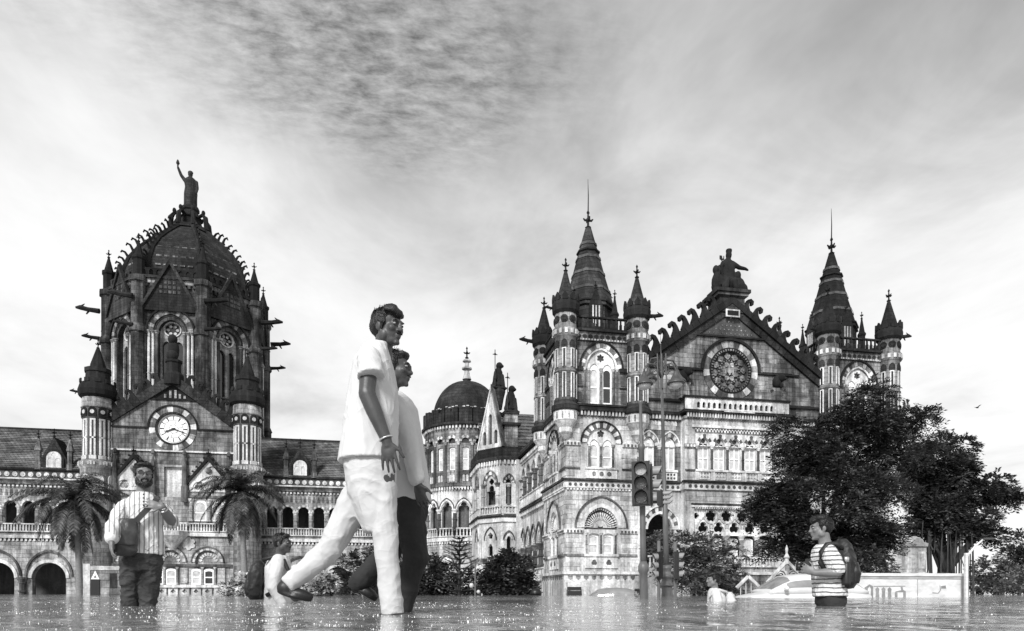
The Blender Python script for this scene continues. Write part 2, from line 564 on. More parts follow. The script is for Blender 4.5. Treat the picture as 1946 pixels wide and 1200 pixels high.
def copy_tree(o, parent=None):
    c = o.copy()
    col.objects.link(c)
    c.parent = parent
    for ch in list(o.children):
        copy_tree(ch, c)
    return c
# ------------------------------------------------------------------ Gothic vocabulary
def arch_curve(cx, zs, w, kind='round', n=12, k=0.75):
    r = w / 2
    pts = []
    if kind == 'round':
        for i in range(n + 1):
            a = PI - PI * i / n
            pts.append((cx + r * math.cos(a), zs + r * math.sin(a)))
    elif kind == 'pointed':
        q = k * w
        a_end = math.acos(max(-1, min(1, (q - r) / q)))     # angle at the apex
        h = n // 2
        for i in range(h + 1):
            a = a_end * i / h
            pts.append((cx - r + q - q * math.cos(a), zs + q * math.sin(a)))
        for i in range(h - 1, -1, -1):
            a = a_end * i / h
            pts.append((cx + r - q + q * math.cos(a), zs + q * math.sin(a)))
    elif kind == 'trefoil':
        for (ox, oz, rr, a0, a1) in ((-0.22, 0.12, 0.28, 205, 70), (0, 0.46, 0.27, 190, -10), (0.22, 0.12, 0.28, 110, -25)):
            for i in range(7):
                a = rad(a0 + (a1 - a0) * i / 6)
                pts.append((cx + w * (ox + rr * math.cos(a)), zs + w * (oz + rr * math.sin(a))))
    elif kind == 'flat':
        for i in range(n + 1):
            t = i / n
            pts.append((cx - r + w * t, zs + 0.14 * w * 4 * t * (1 - t)))
    return pts
def opening(cx, z0, w, zs, kind='round', n=12, k=0.75):
    c = arch_curve(cx, zs, w, kind, n, k)
    return [(cx - w / 2, z0), (cx + w / 2, z0)] + c[::-1]
def foil(cx, cz, r, lobes=4, a0=PI / 2, n=40, depth=0.34):
    out = []
    for i in range(n):
        a = a0 + 2 * PI * i / n
        q = abs(math.cos(lobes * (a - a0) / 2)) ** 0.7
        rr = r * (1 - depth + depth * q)
        out.append((cx + rr * math.cos(a), cz + rr * math.sin(a)))
    return out
def circle(cx, cz, r, n=20, a0=0.0):
    return [(cx + r * math.cos(a0 + 2 * PI * i / n), cz + r * math.sin(a0 + 2 * PI * i / n)) for i in range(n)]
def rect(s0, s1, z0, z1):
    return [(s0, z0), (s1, z0), (s1, z1), (s0, z1)]
def voussoirs(T, F, cx, zs, wi, wo, n, mats, kind='round', d0=0.02, d1=0.12, k=0.75, gap=0.04):
    m = 4
    ci = arch_curve(cx, zs, wi, kind, n * m, k)
    co = arch_curve(cx, zs, wo, kind, n * m, k)
    for i in range(n):
        a = ci[i * m:(i + 1) * m + 1]; b = co[i * m:(i + 1) * m + 1]
        q = MB(); q.prism(F, a + b[::-1], d0, d1 + R.uniform(-0.012, 0.012))
        o = q.build('voussoir', mats[i % len(mats)], T)
def ring_stones(T, F, cx, cz, ri, ro, n, mats, d0, d1, a0=0.0, a1=2 * PI, name='voussoir'):
    for i in range(n):
        p0 = a0 + (a1 - a0) * i / n; p1 = a0 + (a1 - a0) * (i + 1) / n
        aa = [p0 + (p1 - p0) * j / 4 for j in range(5)]
        poly = [(cx + ri * math.cos(a), cz + ri * math.sin(a)) for a in aa][::-1] + [(cx + ro * math.cos(a), cz + ro * math.sin(a)) for a in aa]
        MB().prism(F, poly, d0, d1 + R.uniform(-0.01, 0.01)).build(name, mats[i % len(mats)], T)
def arch_band(T, F, cx, zs, wi, wo, mat, kind='round', d0=0.0, d1=0.2, n=20, k=0.75, name='hood_mould'):
    return MB().band(F, arch_curve(cx, zs, wi, kind, n, k), arch_curve(cx, zs, wo, kind, n, k), d0, d1).build(name, mat, T)
def ring_band(T, F, cx, cz, ri, ro, mat, d0, d1, a0=0.0, a1=2 * PI, n=32, name='moulding'):
    def c(r):
        return [(cx + r * math.cos(a0 + (a1 - a0) * i / n), cz + r * math.sin(a0 + (a1 - a0) * i / n)) for i in range(n + 1)]
    return MB().band(F, c(ro), c(ri), d0, d1).build(name, mat, T)
def window(T, F, cx, z0, w, zs, kind='pointed', d=-0.3, fw=0.09, lights=1, transom=True, mat='sash_white', pane='blind', k=0.75):
    """a sash window: frame with bars, and its panes as a sub-part"""
    outer = opening(cx, z0, w, zs, kind, 12, k)
    holes = []
    lw = (w - fw * (lights + 1)) / lights
    zt = zs - 0.02
    for i in range(lights):
        c = cx - w / 2 + fw + lw / 2 + i * (lw + fw)
        if transom:
            zm = z0 + (zs - z0) * 0.5
            holes.append(rect(c - lw / 2, c + lw / 2, z0 + fw, zm - fw / 2))
            holes.append(opening(c, zm + fw / 2, lw, zt - lw * 0.28, 'flat' if kind == 'flat' else 'round', 8))
        else:
            holes.append(opening(c, z0 + fw, lw, zt - lw * 0.28, 'round', 8))
    W = MB().panel(F, outer, holes, d, 0.07).build('window', mat, T)
    MB().prism(F, outer, d - 0.12, d - 0.06).build('pane', pane, W)
    return W
def balustrade(T, F, s0, s1, z0, z1, d, mat, step=0.3, bw=0.13, name='balustrade'):
    q = MB()
    q.box(F, s0, s1, z0, z0 + 0.14, d - 0.14, d + 0.1)
    q.box(F, s0, s1, z1 - 0.15, z1, d - 0.16, d + 0.12)
    n = max(2, int((s1 - s0) / step))
    for i in range(n):
        c = s0 + (i + 0.5) * (s1 - s0) / n
        zm = (z0 + z1) / 2
        q.box(F, c - bw / 2, c + bw / 2, z0 + 0.14, zm, d - bw / 2, d + bw / 2)
        q.box(F, c - bw * 0.33, c + bw * 0.33, zm, z1 - 0.15, d - bw * 0.33, d + bw * 0.33)
    return q.build(name, mat, T)
def dentils(T, F, s0, s1, z0, z1, d0, d1, mat, step=0.3, fill=0.55, name='dentil_course'):
    q = MB()
    n = max(2, int((s1 - s0) / step))
    w = (s1 - s0) / n
    for i in range(n):
        c = s0 + (i + 0.5) * w
        q.box(F, c - w * fill / 2, c + w * fill / 2, z0, z1, d0, d1)
    return q.build(name, mat, T)
def dots(T, F, s0, s1, z, r, d, mat, step=0.5, n=8, name='roundel_course'):
    q = MB()
    m = max(1, int((s1 - s0) / step))
    w = (s1 - s0) / m
    for i in range(m):
        q.prism(F, circle(s0 + (i + 0.5) * w, z, r, n), d - 0.02, d + 0.03)
    return q.build(name, mat, T)
def course(T, F, s0, s1, z0, z1, d0, d1, mat, name='string_course'):
    return MB().box(F, s0, s1, z0, z1, d0, d1).build(name, mat, T)
def column(T, x, y, z0, z1, r, mat, cap='stone_light', n=10, rings=True):
    h = z1 - z0
    prof = [(r * 1.5, z0), (r * 1.5, z0 + r * 0.5), (r * 1.2, z0 + r * 0.9), (r, z0 + r * 1.1)]
    if rings:
        zm = z0 + h * 0.48
        prof += [(r, zm - r * 0.4), (r * 1.3, zm - r * 0.25), (r * 1.3, zm + r * 0.25), (r, zm + r * 0.4)]
    prof += [(r * 0.95, z1 - r * 2.2)]
    o = MB().lathe(x, y, prof, n).build('column', mat, T)
    MB().lathe(x, y, [(r * 0.95, z1 - r * 2.2), (r * 1.15, z1 - r * 2.1), (r * 1.1, z1 - r * 1.7), (r * 1.65, z1 - r * 0.7), (r * 1.8, z1 - r * 0.6), (r * 1.8, z1)], 8, PI / 8).build('capital', cap, o)
    return o
def finial_mesh(q, x, y, z, h):
    """cross-like stone finial"""
    q.lathe(x, y, [(0.13 * h, z - 0.05 * h), (0.10 * h, z + 0.1 * h), (0.16 * h, z + 0.16 * h), (0.06 * h, z + 0.24 * h), (0.05 * h, z + 0.45 * h)], 6)
    q.lathe(x, y, [(0.05 * h, z + 0.42 * h), (0.11 * h, z + 0.48 * h), (0.11 * h, z + 0.56 * h), (0.05 * h, z + 0.62 * h), (0.04 * h, z + 0.8 * h), (0.08 * h, z + 0.86 * h), (0.05 * h, z + 0.93 * h), (0.01 * h, z + h)], 6)
    for a in range(4):
        c, s = math.cos(a * PI / 2), math.sin(a * PI / 2)
        q.tube([(x, y, z + 0.5 * h), (x + c * 0.16 * h, y + s * 0.16 * h, z + 0.5 * h), (x + c * 0.24 * h, y + s * 0.24 * h, z + 0.58 * h)], [0.05 * h, 0.055 * h, 0.03 * h], 6)
def crocket(T, F, s, z, h, sgn, d0, d1, mat, slope):
    """a hooked leaf on a raking coping, curling away from the apex"""
    pts = []
    a = math.atan(slope)
    path = [(0, -0.25), (-0.02, 0.25), (0.05, 0.55), (0.2, 0.8), (0.42, 0.88), (0.58, 0.75), (0.55, 0.58), (0.42, 0.56)]
    wid = [0.42, 0.26, 0.17, 0.15, 0.14, 0.13, 0.13, 0.1]
    q = MB()
    n = len(path)
    L, Rr = [], []
    for i, (px, pz) in enumerate(path):
        p0 = path[max(0, i - 1)]; p1 = path[min(n - 1, i + 1)]
        tx, tz = p1[0] - p0[0], p1[1] - p0[1]
        l = math.hypot(tx, tz) or 1
        nx, nz = -tz / l * wid[i], tx / l * wid[i]
        L.append((s + sgn * h * (px + nx), z + h * (pz + nz))); Rr.append((s + sgn * h * (px - nx), z + h * (pz - nz)))
    for i in range(n - 1):
        q.prism(F, [L[i], L[i + 1], Rr[i + 1], Rr[i]], d0, d1)
    return q.build('crocket', mat, T)
def gargoyle(T, x, y, z, ang, L, mat):
    c, s = math.cos(ang), math.sin(ang)
    q = MB()
    q.tube([(x, y, z), (x + c * L * 0.5, y + s * L * 0.5, z + 0.05 * L), (x + c * L * 0.8, y + s * L * 0.8, z + 0.12 * L), (x + c * L, y + s * L, z + 0.1 * L)], [0.13 * L, 0.11 * L, 0.12 * L, 0.05 * L], 7)
    q.tube([(x + c * L * 0.75, y + s * L * 0.75, z + 0.2 * L), (x + c * L * 0.62, y + s * L * 0.62, z + 0.32 * L)], [0.05 * L, 0.015 * L], 5)
    q.tube([(x + c * L * 0.45, y + s * L * 0.45, z - 0.04 * L), (x + c * L * 0.55, y + s * L * 0.55, z - 0.2 * L)], [0.05 * L, 0.03 * L], 5)
    return q.build('gargoyle', mat, T)
def ashlar(T, F, s0, s1, z0, z1, blocked, mat, nparts, h=0.42, w=0.95, name='stone_block'):
    """squared stones, each a little proud of the wall; the first nparts are parts, the rest one mesh"""
    rest = MB(); used = 0
    rows = int((z1 - z0) / h)
    for r in range(rows):
        za = z0 + r * h
        s = s0 - (w * 0.5 if r % 2 else 0) - R.uniform(0, 0.15)
        while s < s1 - 0.05:
            e = s + w * R.uniform(0.7, 1.25)
            a, b = max(s, s0), min(e, s1)
            s = e
            if b - a < 0.12 or blocked((a + b) / 2, za + h / 2, (b - a) / 2, h / 2):
                continue
            d = 0.02 + R.uniform(0, 0.03)
            if used < nparts:
                block_obj(name, mat, T, F, a + 0.012, b - 0.012, za + 0.012, za + h - 0.012, -0.06, d)
                used += 1
            else:
                rest.box(F, a + 0.012, b - 0.012, za + 0.012, za + h - 0.012, -0.06, d)
    if rest.v:
        o = rest.build('stone_blocks', mat, T, kind='stuff')
    return used
def tile_roof(T, p00, p10, p01, p11, rows, mat='roof_tile', name='tile_course'):
    """overlapping rows of tiles from the eave (p00-p10) to the ridge (p01-p11)"""
    a, b, c, d = (Vector(q) for q in (p00, p10, p01, p11))
    nrm = (b - a).cross(c - a).normalized()
    if nrm.z < 0: nrm = -nrm
    for i in range(rows):
        t0 = i / rows; t1 = (i + 1.25) / rows
        q0, q1 = a.lerp(c, t0), b.lerp(d, t0)
        r0, r1 = a.lerp(c, min(t1, 1)), b.lerp(d, min(t1, 1))
        k = 0.16
        vs = [tuple(q0 + nrm * k), tuple(q1 + nrm * k), tuple(r1 + nrm * 0.02), tuple(r0 + nrm * 0.02), tuple(q0 + nrm * -0.02), tuple(q1 + nrm * -0.02)]
        MB().add(vs, [(0, 1, 2, 3), (4, 5, 1, 0)]).build(name, mat, T)
# ------------------------------------------------------------------ setting: flooded road and water
BED = -1.4
def bed_depth(x, y):
    """the street lies under the flood: ankle-deep near the camera, about a metre further out"""
    num = den = 0.0
    for (px, py, pz) in BED_POINTS:
        w = 1.0 / ((x - px) ** 2 + (y - py) ** 2 + 0.02) ** 1.5
        num += w * pz; den += w
    return num / den
BED_POINTS = [(0, 0, -0.12), (60, 60, BED), (-50, 100, BED), (0, 100, BED), (40, 110, BED), (20, 40, BED), (-20, 45, BED), (60, 30, BED), (-60, 40, BED), (0, 25, -1.35)]

# ------------------------------------------------------------------ corner towers of the near pavilion
def turret(T, x, y, zc, r=0.96, light=True):
    """round angle turret: corbelled basket, slit-lit shaft, drum, crown, spirelet"""
    z = zc
    t = MB().lathe(x, y, [(r, z + 16.1), (r, z + 19.35), (r * 1.08, z + 19.38), (r * 1.08, z + 19.5), (r, z + 19.53), (r, z + 22.35),
                          (r * 1.18, z + 22.5), (r * 1.18, z + 23.1), (r * 1.02, z + 23.25), (r * 1.02, z + 24.5)], 16).build('turret', 'stone_mid', T, True)
    MB().lathe(x, y, [(0.15, z + 13.6), (0.42, z + 14.0), (0.62, z + 14.2), (0.62, z + 14.6), (0.98, z + 15.1), (r * 1.12, z + 15.2), (r * 1.15, z + 16.0)], 16).build('basket_corbel', 'stone_white', t)
    MB().lathe(x, y, [(r * 1.25, z + 16.0), (r * 1.32, z + 16.1), (r * 1.32, z + 16.45), (r * 1.05, z + 16.7), (r * 1.05, z + 16.9)], 16).build('dark_collar', 'stone_dark', t)
    q = MB()
    for k in range(12):                                 # little flutes of the basket
        a = 2 * PI * k / 12
        F = Fr(x + (r * 1.1) * math.cos(a), y + (r * 1.1) * math.sin(a), a + PI / 2)
        q.box(F, -0.07, 0.07, z + 15.3, z + 15.85, -0.02, 0.05)
    q.build('flutes', 'stone_mid', t)
    s = MB(); g = MB(); b = MB(); rd = MB()
    for k in range(8):
        a = 2 * PI * (k + 0.5) / 8
        F = Fr(x + r * math.cos(a), y + r * math.sin(a), a + PI / 2)
        for (za, zb) in ((17.1, 19.2), (19.75, 21.3)):
            for (e0, e1) in ((-0.17, -0.10), (0.10, 0.17)):
                s.box(F, e0, e1, z + za, z + zb, -0.05, 0.045)
            s.box(F, -0.17, 0.17, z + zb, z + zb + 0.07, -0.05, 0.05)
            g.box(F, -0.10, 0.10, z + za, z + zb, -0.05, 0.02)
        b.prism(F, opening(0, z + 21.45, 0.55, z + 21.75, 'pointed', 8), -0.05, 0.03)
        rd.prism(F, circle(0, z + 23.9, 0.33, 12), -0.05, 0.06)
        rd.prism(F, circle(0, z + 23.9, 0.2, 10), 0.0, 0.1)
    s.build('slit_surround', 'stone_white', t)
    g.build('slit', 'pane_dark', t)
    b.build('blind_arch', 'stone_dark', t)
    rd.build('roundel', 'stone_dark', t)
    q = MB()
    for k in range(14):
        a = 2 * PI * k / 14
        F = Fr(x + (r * 1.15) * math.cos(a), y + (r * 1.15) * math.sin(a), a + PI / 2)
        q.box(F, -0.12, 0.12, z + 22.6, z + 23.0, -0.02, 0.09)
    q.build('leaf_collar', 'stone_light', t)
    MB().lathe(x, y, [(r * 1.05, z + 24.45), (r * 1.25, z + 24.7), (r * 1.3, z + 25.2), (r * 1.22, z + 25.55), (r * 0.9, z + 25.6)], 12).build('crown', 'stone_soot', t)
    q = MB()
    for k in range(10):
        a = 2 * PI * k / 10
        F = Fr(x + (r * 1.18) * math.cos(a), y + (r * 1.18) * math.sin(a), a + PI / 2)
        q.prism(F, [(-0.24, z + 25.5), (0.24, z + 25.5), (0.24, z + 25.85), (0, z + 26.2), (-0.24, z + 25.85)], -0.12, 0.06)
    q.build('battlement', 'stone_soot', t)
    MB().lathe(x, y, [(r * 0.98, z + 25.5), (r * 0.8, z + 26.0), (r * 0.46, z + 27.2), (r * 0.16, z + 28.3)], 8).build('spirelet', 'stone_dark', t)
    q = MB(); finial_mesh(q, x, y, z + 28.2, 1.35); q.build('finial', 'stone_soot', t)
    return t
def corner_tower(ox, oy, label):
    W, D = 6.6, 8.0
    T = thing('corner_tower', label, 'tower', (ox, oy, BED), group='spired corner towers of the pavilion')
    faces = [(Fr(ox, oy, 0), W, 3.25), (Fr(ox, oy + D, -PI / 2), D, 4.0), (Fr(ox + W, oy, PI / 2), D, 4.0), (Fr(ox + W, oy + D, PI), W, 3.3)]
    for fi, (F, w, c) in enumerate(faces):
        full = fi in (0, 1)
        # lower stage
        if full:
            holes = [opening(c - 0.68, 3.62, 0.98, 5.3, 'flat', 8), opening(c + 0.68, 3.62, 0.98, 5.3, 'flat', 8), opening(c, 5.78, 3.1, 5.95, 'pointed', 20, 0.58)]
            MB().panel(F, rect(0, w, 1.9, 9.4), holes, 0, 0.45).build('lower_wall', 'stone_light', T)
            for sg in (-1, 1):
                window(T, F, c + sg * 0.68, 3.62, 0.98, 5.3, 'flat', -0.22, 0.14, 1, True, 'sash_white', 'blind' if sg < 0 else 'blind')
            # carved tympanum: a fan of leaves on a pierced ground
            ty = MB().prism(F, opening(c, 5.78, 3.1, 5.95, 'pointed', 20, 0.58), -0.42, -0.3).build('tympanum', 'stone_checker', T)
            q = MB()
            for j in range(19):
                a = PI * (j + 0.5) / 19
                for (r0, r1, wd) in ((0.25, 0.62, 0.04), (0.66, 1.0, 0.055), (1.03, 1.32, 0.07)):
                    dx, dz = math.cos(a), math.sin(a)
                    zc = 5.95
                    q.prism(F, [(c + r0 * dx - wd * dz * 0.4, zc + r0 * dz + wd * dx * 0.4), (c + r0 * dx + wd * dz * 0.4, zc + r0 * dz - wd * dx * 0.4),
                                (c + r1 * dx + wd * dz, zc + r1 * dz - wd * dx), (c + (r1 + 0.06) * dx, zc + (r1 + 0.06) * dz), (c + r1 * dx - wd * dz, zc + r1 * dz + wd * dx)], -0.3, -0.22)
            q.prism(F, circle(c, 6.25, 0.24, 12), -0.3, -0.18)
            q.build('carved_leaves', 'stone_white', ty)
            q = MB()
            ca = arch_curve(c, 5.95, 3.1, 'pointed', 44, 0.58); cb = arch_curve(c, 5.95, 2.78, 'pointed', 44, 0.58)
            for j in range(0, 44, 2):
                q.prism(F, [ca[j], ca[j + 1], cb[j + 1], cb[j]], -0.3, -0.1)
            q.build('dentil_arch', 'stone_white', T)
            arch_band(T, F, c, 5.95, 3.12, 3.75, 'stone_white', 'pointed', -0.02, 0.1, 24, 0.58, 'arch_moulding')
            voussoirs(T, F, c, 5.95, 3.77, 4.62, 17, ['stone_light', 'stone_block'], 'pointed', -0.05, 0.06, 0.58)
            arch_band(T, F, c, 5.95, 4.64, 4.9, 'stone_grey', 'pointed', -0.02, 0.2, 24, 0.58)
            for (a, b) in ((0, c - 1.72), (c + 1.72, w)):
                course(T, F, a, b, 5.45, 5.8, -0.05, 0.16, 'stone_white', 'impost_course')
                dentils(T, F, a, b, 5.5, 5.68, 0.16, 0.21, 'stone_grey', 0.28, 0.5, 'carved_impost')
            for sx in (-1.35, 0, 1.35):
                p = F.p(c + sx, 0, -0.02)
                column(T, p[0], p[1], 3.5, 5.5, 0.1, 'stone_mid', 'stone_white', 8)
            course(T, F, 0, c - 1.6, 3.42, 3.6, -0.05, 0.14, 'stone_mid', 'sill_course')
            course(T, F, c - 1.6, c + 1.6, 3.38, 3.6, -0.05, 0.24, 'stone_white', 'window_sill')
            course(T, F, c + 1.6, w, 3.42, 3.6, -0.05, 0.14, 'stone_mid', 'sill_course')
            course(T, F, c - 1.5, c + 1.5, 2.35, 3.38, -0.05, 0.12, 'stone_white', 'apron_panel')
            q = MB()
            for sg in (-1, 1):
                q.prism(F, foil(c + sg * 0.68, 2.85, 0.26, 3), 0.1, 0.14)
            q.build('trefoil', 'stone_checker', T)
            # string course with discs
            course(T, F, -0.15 if fi == 0 else 0, w + 0.15 * (fi == 1), 9.4, 9.98, -0.1, 0.2, 'stone_white', 'string_course')
            dots(T, F, 0.1, w - 0.1, 9.69, 0.15, 0.2, 'stone_checker', 0.47)
            course(T, F, -0.3 if fi == 0 else 0, w + 0.3 * (fi == 1), 10.0, 10.2, -0.1, 0.36, 'stone_dark', 'drip_moulding')
            dentils(T, F, 0, w, 9.22, 9.38, 0.0, 0.16, 'stone_white', 0.3, 0.6)
            # middle stage
            holes = [opening(c, 11.2, 2.62, 13.45, 'round', 20)]
            MB().panel(F, rect(0, w, 10.2, 15.75), holes, 0, 0.4).build('middle_wall', 'stone_light', T)
            hs = [opening(c - 0.62, 11.3, 0.92, 13.15, 'pointed', 10), opening(c + 0.62, 11.3, 0.92, 13.15, 'pointed', 10), foil(c, 14.28, 0.34, 5, n=30)]
            MB().panel(F, opening(c, 11.2, 2.62, 13.45, 'round', 20), hs, -0.12, 0.2).build('tracery', 'stone_white', T)
            MB().prism(F, circle(c, 14.28, 0.4, 12), -0.36, -0.3).build('pane', 'pane_dark', T)
            for sg in (-1, 1):
                window(T, F, c + sg * 0.62, 11.3, 0.92, 13.15, 'pointed', -0.24, 0.11, 1, True, 'sash_white', 'blind')
            voussoirs(T, F, c, 13.45, 2.66, 3.62, 15, ['stone_white', 'stone_grey'], 'round', -0.05, 0.1)
            arch_band(T, F, c, 13.45, 3.64, 3.86, 'stone_dark', 'round', -0.02, 0.2)
            for sx in (-1.1, 0, 1.1):
                p = F.p(c + sx, 0, -0.02)
                column(T, p[0], p[1], 11.25, 13.35, 0.1, 'stone_mid', 'stone_white', 8)
            for (a, b) in ((0, c - 1.95), (c + 1.95, w)):
                course(T, F, a, b, 13.15, 13.5, -0.05, 0.14, 'stone_white', 'impost_course')
                dentils(T, F, a, b, 13.2, 13.4, 0.14, 0.19, 'stone_mid', 0.28, 0.5, 'carved_impost')
                course(T, F, a - 0.0, b, 11.08, 11.22, -0.05, 0.1, 'stone_grey', 'sill_course')
            course(T, F, c - 1.5, c + 1.5, 11.08, 11.25, -0.05, 0.24, 'stone_white', 'window_sill')
            course(T, F, c - 1.45, c + 1.45, 10.28, 11.08, -0.05, 0.14, 'stone_white', 'apron_panel')
            q = MB()
            for sx in (-0.7, 0, 0.7):
                q.prism(F, circle(c + sx, 10.68, 0.2, 14), 0.1, 0.17)
            q.build('roundel', 'stone_mid', T)
        else:
            MB().panel(F, rect(0, w, 1.9, 15.75), [], 0, 0).build('plain_wall', 'stone_wall', T)
        # plinth
        MB().box(F, -0.25, w + 0.25, BED, 1.25, -0.3, 0.24).build('plinth', 'stone_light', T) if fi == 0 else MB().box(F, 0, w, BED, 1.25, -0.3, 0.245).build('plinth', 'stone_light', T)
        course(T, F, -0.2 if fi == 0 else 0, w + 0.2 * (fi == 0), 1.25, 1.8, -0.3, 0.2, 'stone_light', 'frieze')
        if full:
            q = MB()
            for j in range(int(w / 0.72)):
                cc = 0.36 + j * 0.72
                q.prism(F, [(cc - 0.2, 1.68), (cc - 0.2, 1.48), (cc, 1.31), (cc + 0.2, 1.48), (cc + 0.2, 1.68)], 0.18, 0.25)
            q.build('shield_course', 'stone_mid', T)
        course(T, F, -0.36 if fi == 0 else 0, w + 0.36 * (fi == 0), 1.8, 2.05, -0.3, 0.36, 'stone_white', 'plinth_cap')
        # cornice under the top stage
        course(T, F, -0.1 if fi == 0 else 0, w + 0.1 * (fi == 0), 15.75, 16.1, -0.2, 0.12, 'stone_grey', 'cornice')
        dentils(T, F, 0.9, w - 0.9, 15.8, 16.2, 0.12, 0.3, 'stone_light', 0.3, 0.5, 'corbel_table')
        course(T, F, 0.2, w - 0.2, 16.2, 16.5, -0.2, 0.42, 'stone_dark', 'cornice_cap')
        # top stage
        cc = w / 2 - (0.05 if fi == 0 else 0)
        MB().panel(F, rect(0, w, 16.5, 22.4), [opening(cc, 16.8, 2.62, 20.1, 'pointed', 20, 0.62)], 0, 0.45).build('upper_wall', 'stone_mid', T)
        hs = [opening(cc - 0.6, 16.95, 0.9, 19.85, 'pointed', 10), opening(cc + 0.6, 16.95, 0.9, 19.85, 'pointed', 10), foil(cc, 21.0, 0.36, 6, n=36)]
        MB().panel(F, opening(cc, 16.8, 2.62, 20.1, 'pointed', 20, 0.62), hs, -0.14, 0.2).build('tracery', 'stone_white' if ox > 30 else 'stone_light', T)
        MB().prism(F, circle(cc, 21.0, 0.42, 12), -0.4, -0.34).build('pane', 'pane_dark', T)
        for sg in (-1, 1):
            window(T, F, cc + sg * 0.6, 16.95, 0.9, 19.85, 'pointed', -0.24, 0.13, 1, True, 'sash_white', 'blind' if sg < 0 else 'pane_dark')
        voussoirs(T, F, cc, 20.1, 3.0, 3.75, 17, ['stone_mid', 'stone_light', 'stone_grey'], 'pointed', -0.05, 0.1, 0.6)
        arch_band(T, F, cc, 20.1, 2.64, 2.98, 'stone_light', 'pointed', -0.03, 0.05, 20, 0.61, 'arch_moulding')
        arch_band(T, F, cc, 20.1, 3.78, 4.06, 'stone_soot', 'pointed', -0.02, 0.22, 20, 0.6)
        for sx in (-1.5, -1.15, 0, 1.15, 1.5):
            p = F.p(cc + sx, 0, -0.02)
            column(T, p[0], p[1], 16.8, 20.05, 0.1, 'stone_mid' if abs(sx) < 1.3 else 'stone_grey', 'stone_light', 8)
        for (a, b) in ((0.9, cc - 1.7), (cc + 1.7, w - 0.9)):
            course(T, F, a, b, 19.75, 20.1, -0.05, 0.2, 'stone_dark', 'impost_course')
            course(T, F, a, b, 18.3, 18.42, -0.05, 0.08, 'stone_dark', 'sill_course')
            for zb in (17.0, 18.55):
                MB().box(F, a + 0.12, b - 0.12, zb, zb + 0.9, -0.05, 0.055).build('dark_panel', 'stone_checker', T)
        course(T, F, 0.8, w - 0.8, 16.62, 16.8, -0.05, 0.3, 'stone_dark', 'window_sill')
        course(T, F, 0, w, 22.4, 23.2, -0.3, 0.1, 'stone_mid', 'cornice')
        dots(T, F, 0.9, w - 0.9, 22.78, 0.2, 0.1, 'stone_dark', 0.5)
        dentils(T, F, 0.9, w - 0.9, 22.42, 22.56, 0.1, 0.2, 'stone_light', 0.26, 0.55)
        course(T, F, 0.6, w - 0.6, 23.2, 23.4, -0.3, 0.32, 'stone_dark', 'cornice_cap')
        balustrade(T, F, 0.9, w - 0.9, 23.4, 24.55, 0.05, 'stone_dark', 0.42, 0.2)
    F0, F1 = faces[0][0], faces[1][0]
    def blk(c, wide):
        def f(s, z, hs, hz):
            if abs(s - c) < 2.45 + hs and 5.3 < z < 9.4:
                if z > 5.85 + hz and ((s - c) ** 2 + (z - 5.95) ** 2) ** 0.5 > 2.62 + hs * 0.6: return False
                return True
            if 3.3 < z + hz and z - hz < 5.85:
                if abs(s - c) < 1.55 + hs: return True
                return z + hz > 5.44 or z - hz < 3.62
            if z < 3.4: return abs(s - c) < 1.52 + hs or z - hz < 2.06
            if z + hz > 9.2 and z - hz < 10.22: return True
            if z < 15.8:
                if z + hz > 15.74: return True
                if abs(s - c) < 1.55 + hs and z < 13.5: return True
                if z - hz < 11.25: return abs(s - c) < 1.52 + hs or z + hz > 11.06
                if 13.1 < z + hz and z - hz < 13.52: return True
                return ((s - c) ** 2 + (z - 13.45) ** 2) ** 0.5 < 1.95 + hs * 0.8
            if z < 16.6 or z + hz > 22.4: return True
            if s < 1.15 + hs or s > wide - 1.15 - hs: return True
            if abs(s - c) < 1.75 + hs and z < 20.2: return True
            if z < 20.2 + hz: return True
            return ((s - c) ** 2 + (z - 20.1) ** 2) ** 0.5 < 2.3 + hs * 0.8
        return f
    ashlar(T, F0, 0.0, W, 2.06, 16.0, blk(3.25, W), 'stone_block', 220)
    ashlar(T, F1, 0.0, D, 2.06, 16.0, blk(4.0, D), 'stone_block', 0)
    ashlar(T, F0, 0.0, W, 16.5, 22.4, blk(3.25, W), 'stone_block_mid', 60)
    ashlar(T, F1, 0.0, D, 16.5, 22.4, blk(4.0, D), 'stone_block_mid', 0)
    MB().wbox(ox + 0.1, ox + W - 0.1, oy + 0.1, oy + D - 0.1, 23.0, 23.3).build('roof_deck', 'stone_dark', T)
    for (x, y) in ((ox, oy), (ox + W, oy), (ox, oy + D), (ox + W, oy + D)):
        turret(T, x, y, 0.0)
    gargoyle(T, ox + W + 1.0, oy, 25.0, 0.0, 1.5, 'stone_soot')
    gargoyle(T, ox - 0.9, oy + D, 25.0, PI, 1.6, 'stone_soot')
    gargoyle(T, ox - 0.9, oy, 25.0, PI, 1.0, 'stone_soot')
    # spire
    cx, cy = ox + W / 2, oy + D / 2
    sp = MB().lathe(cx, cy, [(2.35, 23.2), (2.35, 26.4), (2.55, 26.5), (2.45, 26.9), (1.62, 29.7), (0.95, 32.2), (0.3, 34.5)], 8, PI / 8).build('spire', 'stone_dark', T)
    for (z, r) in ((28.2, 2.08), (29.9, 1.58), (31.4, 1.18), (32.8, 0.80)):
        MB().lathe(cx, cy, [(r + 0.05, z), (r + 0.045 - 0.05, z + 0.26)], 8, PI / 8, False).build('stone_band', 'spire_band', sp)
    for (z, r) in ((26.9, 2.45), (32.2, 0.98)):
        MB().lathe(cx, cy, [(r + 0.02, z - 0.12), (r + 0.14, z - 0.06), (r + 0.14, z + 0.06), (r, z + 0.14)], 8, PI / 8, False).build('moulding', 'stone_soot', sp)
    q = MB()
    for k in range(24):                                  # pale joints on the spire's courses
        pass
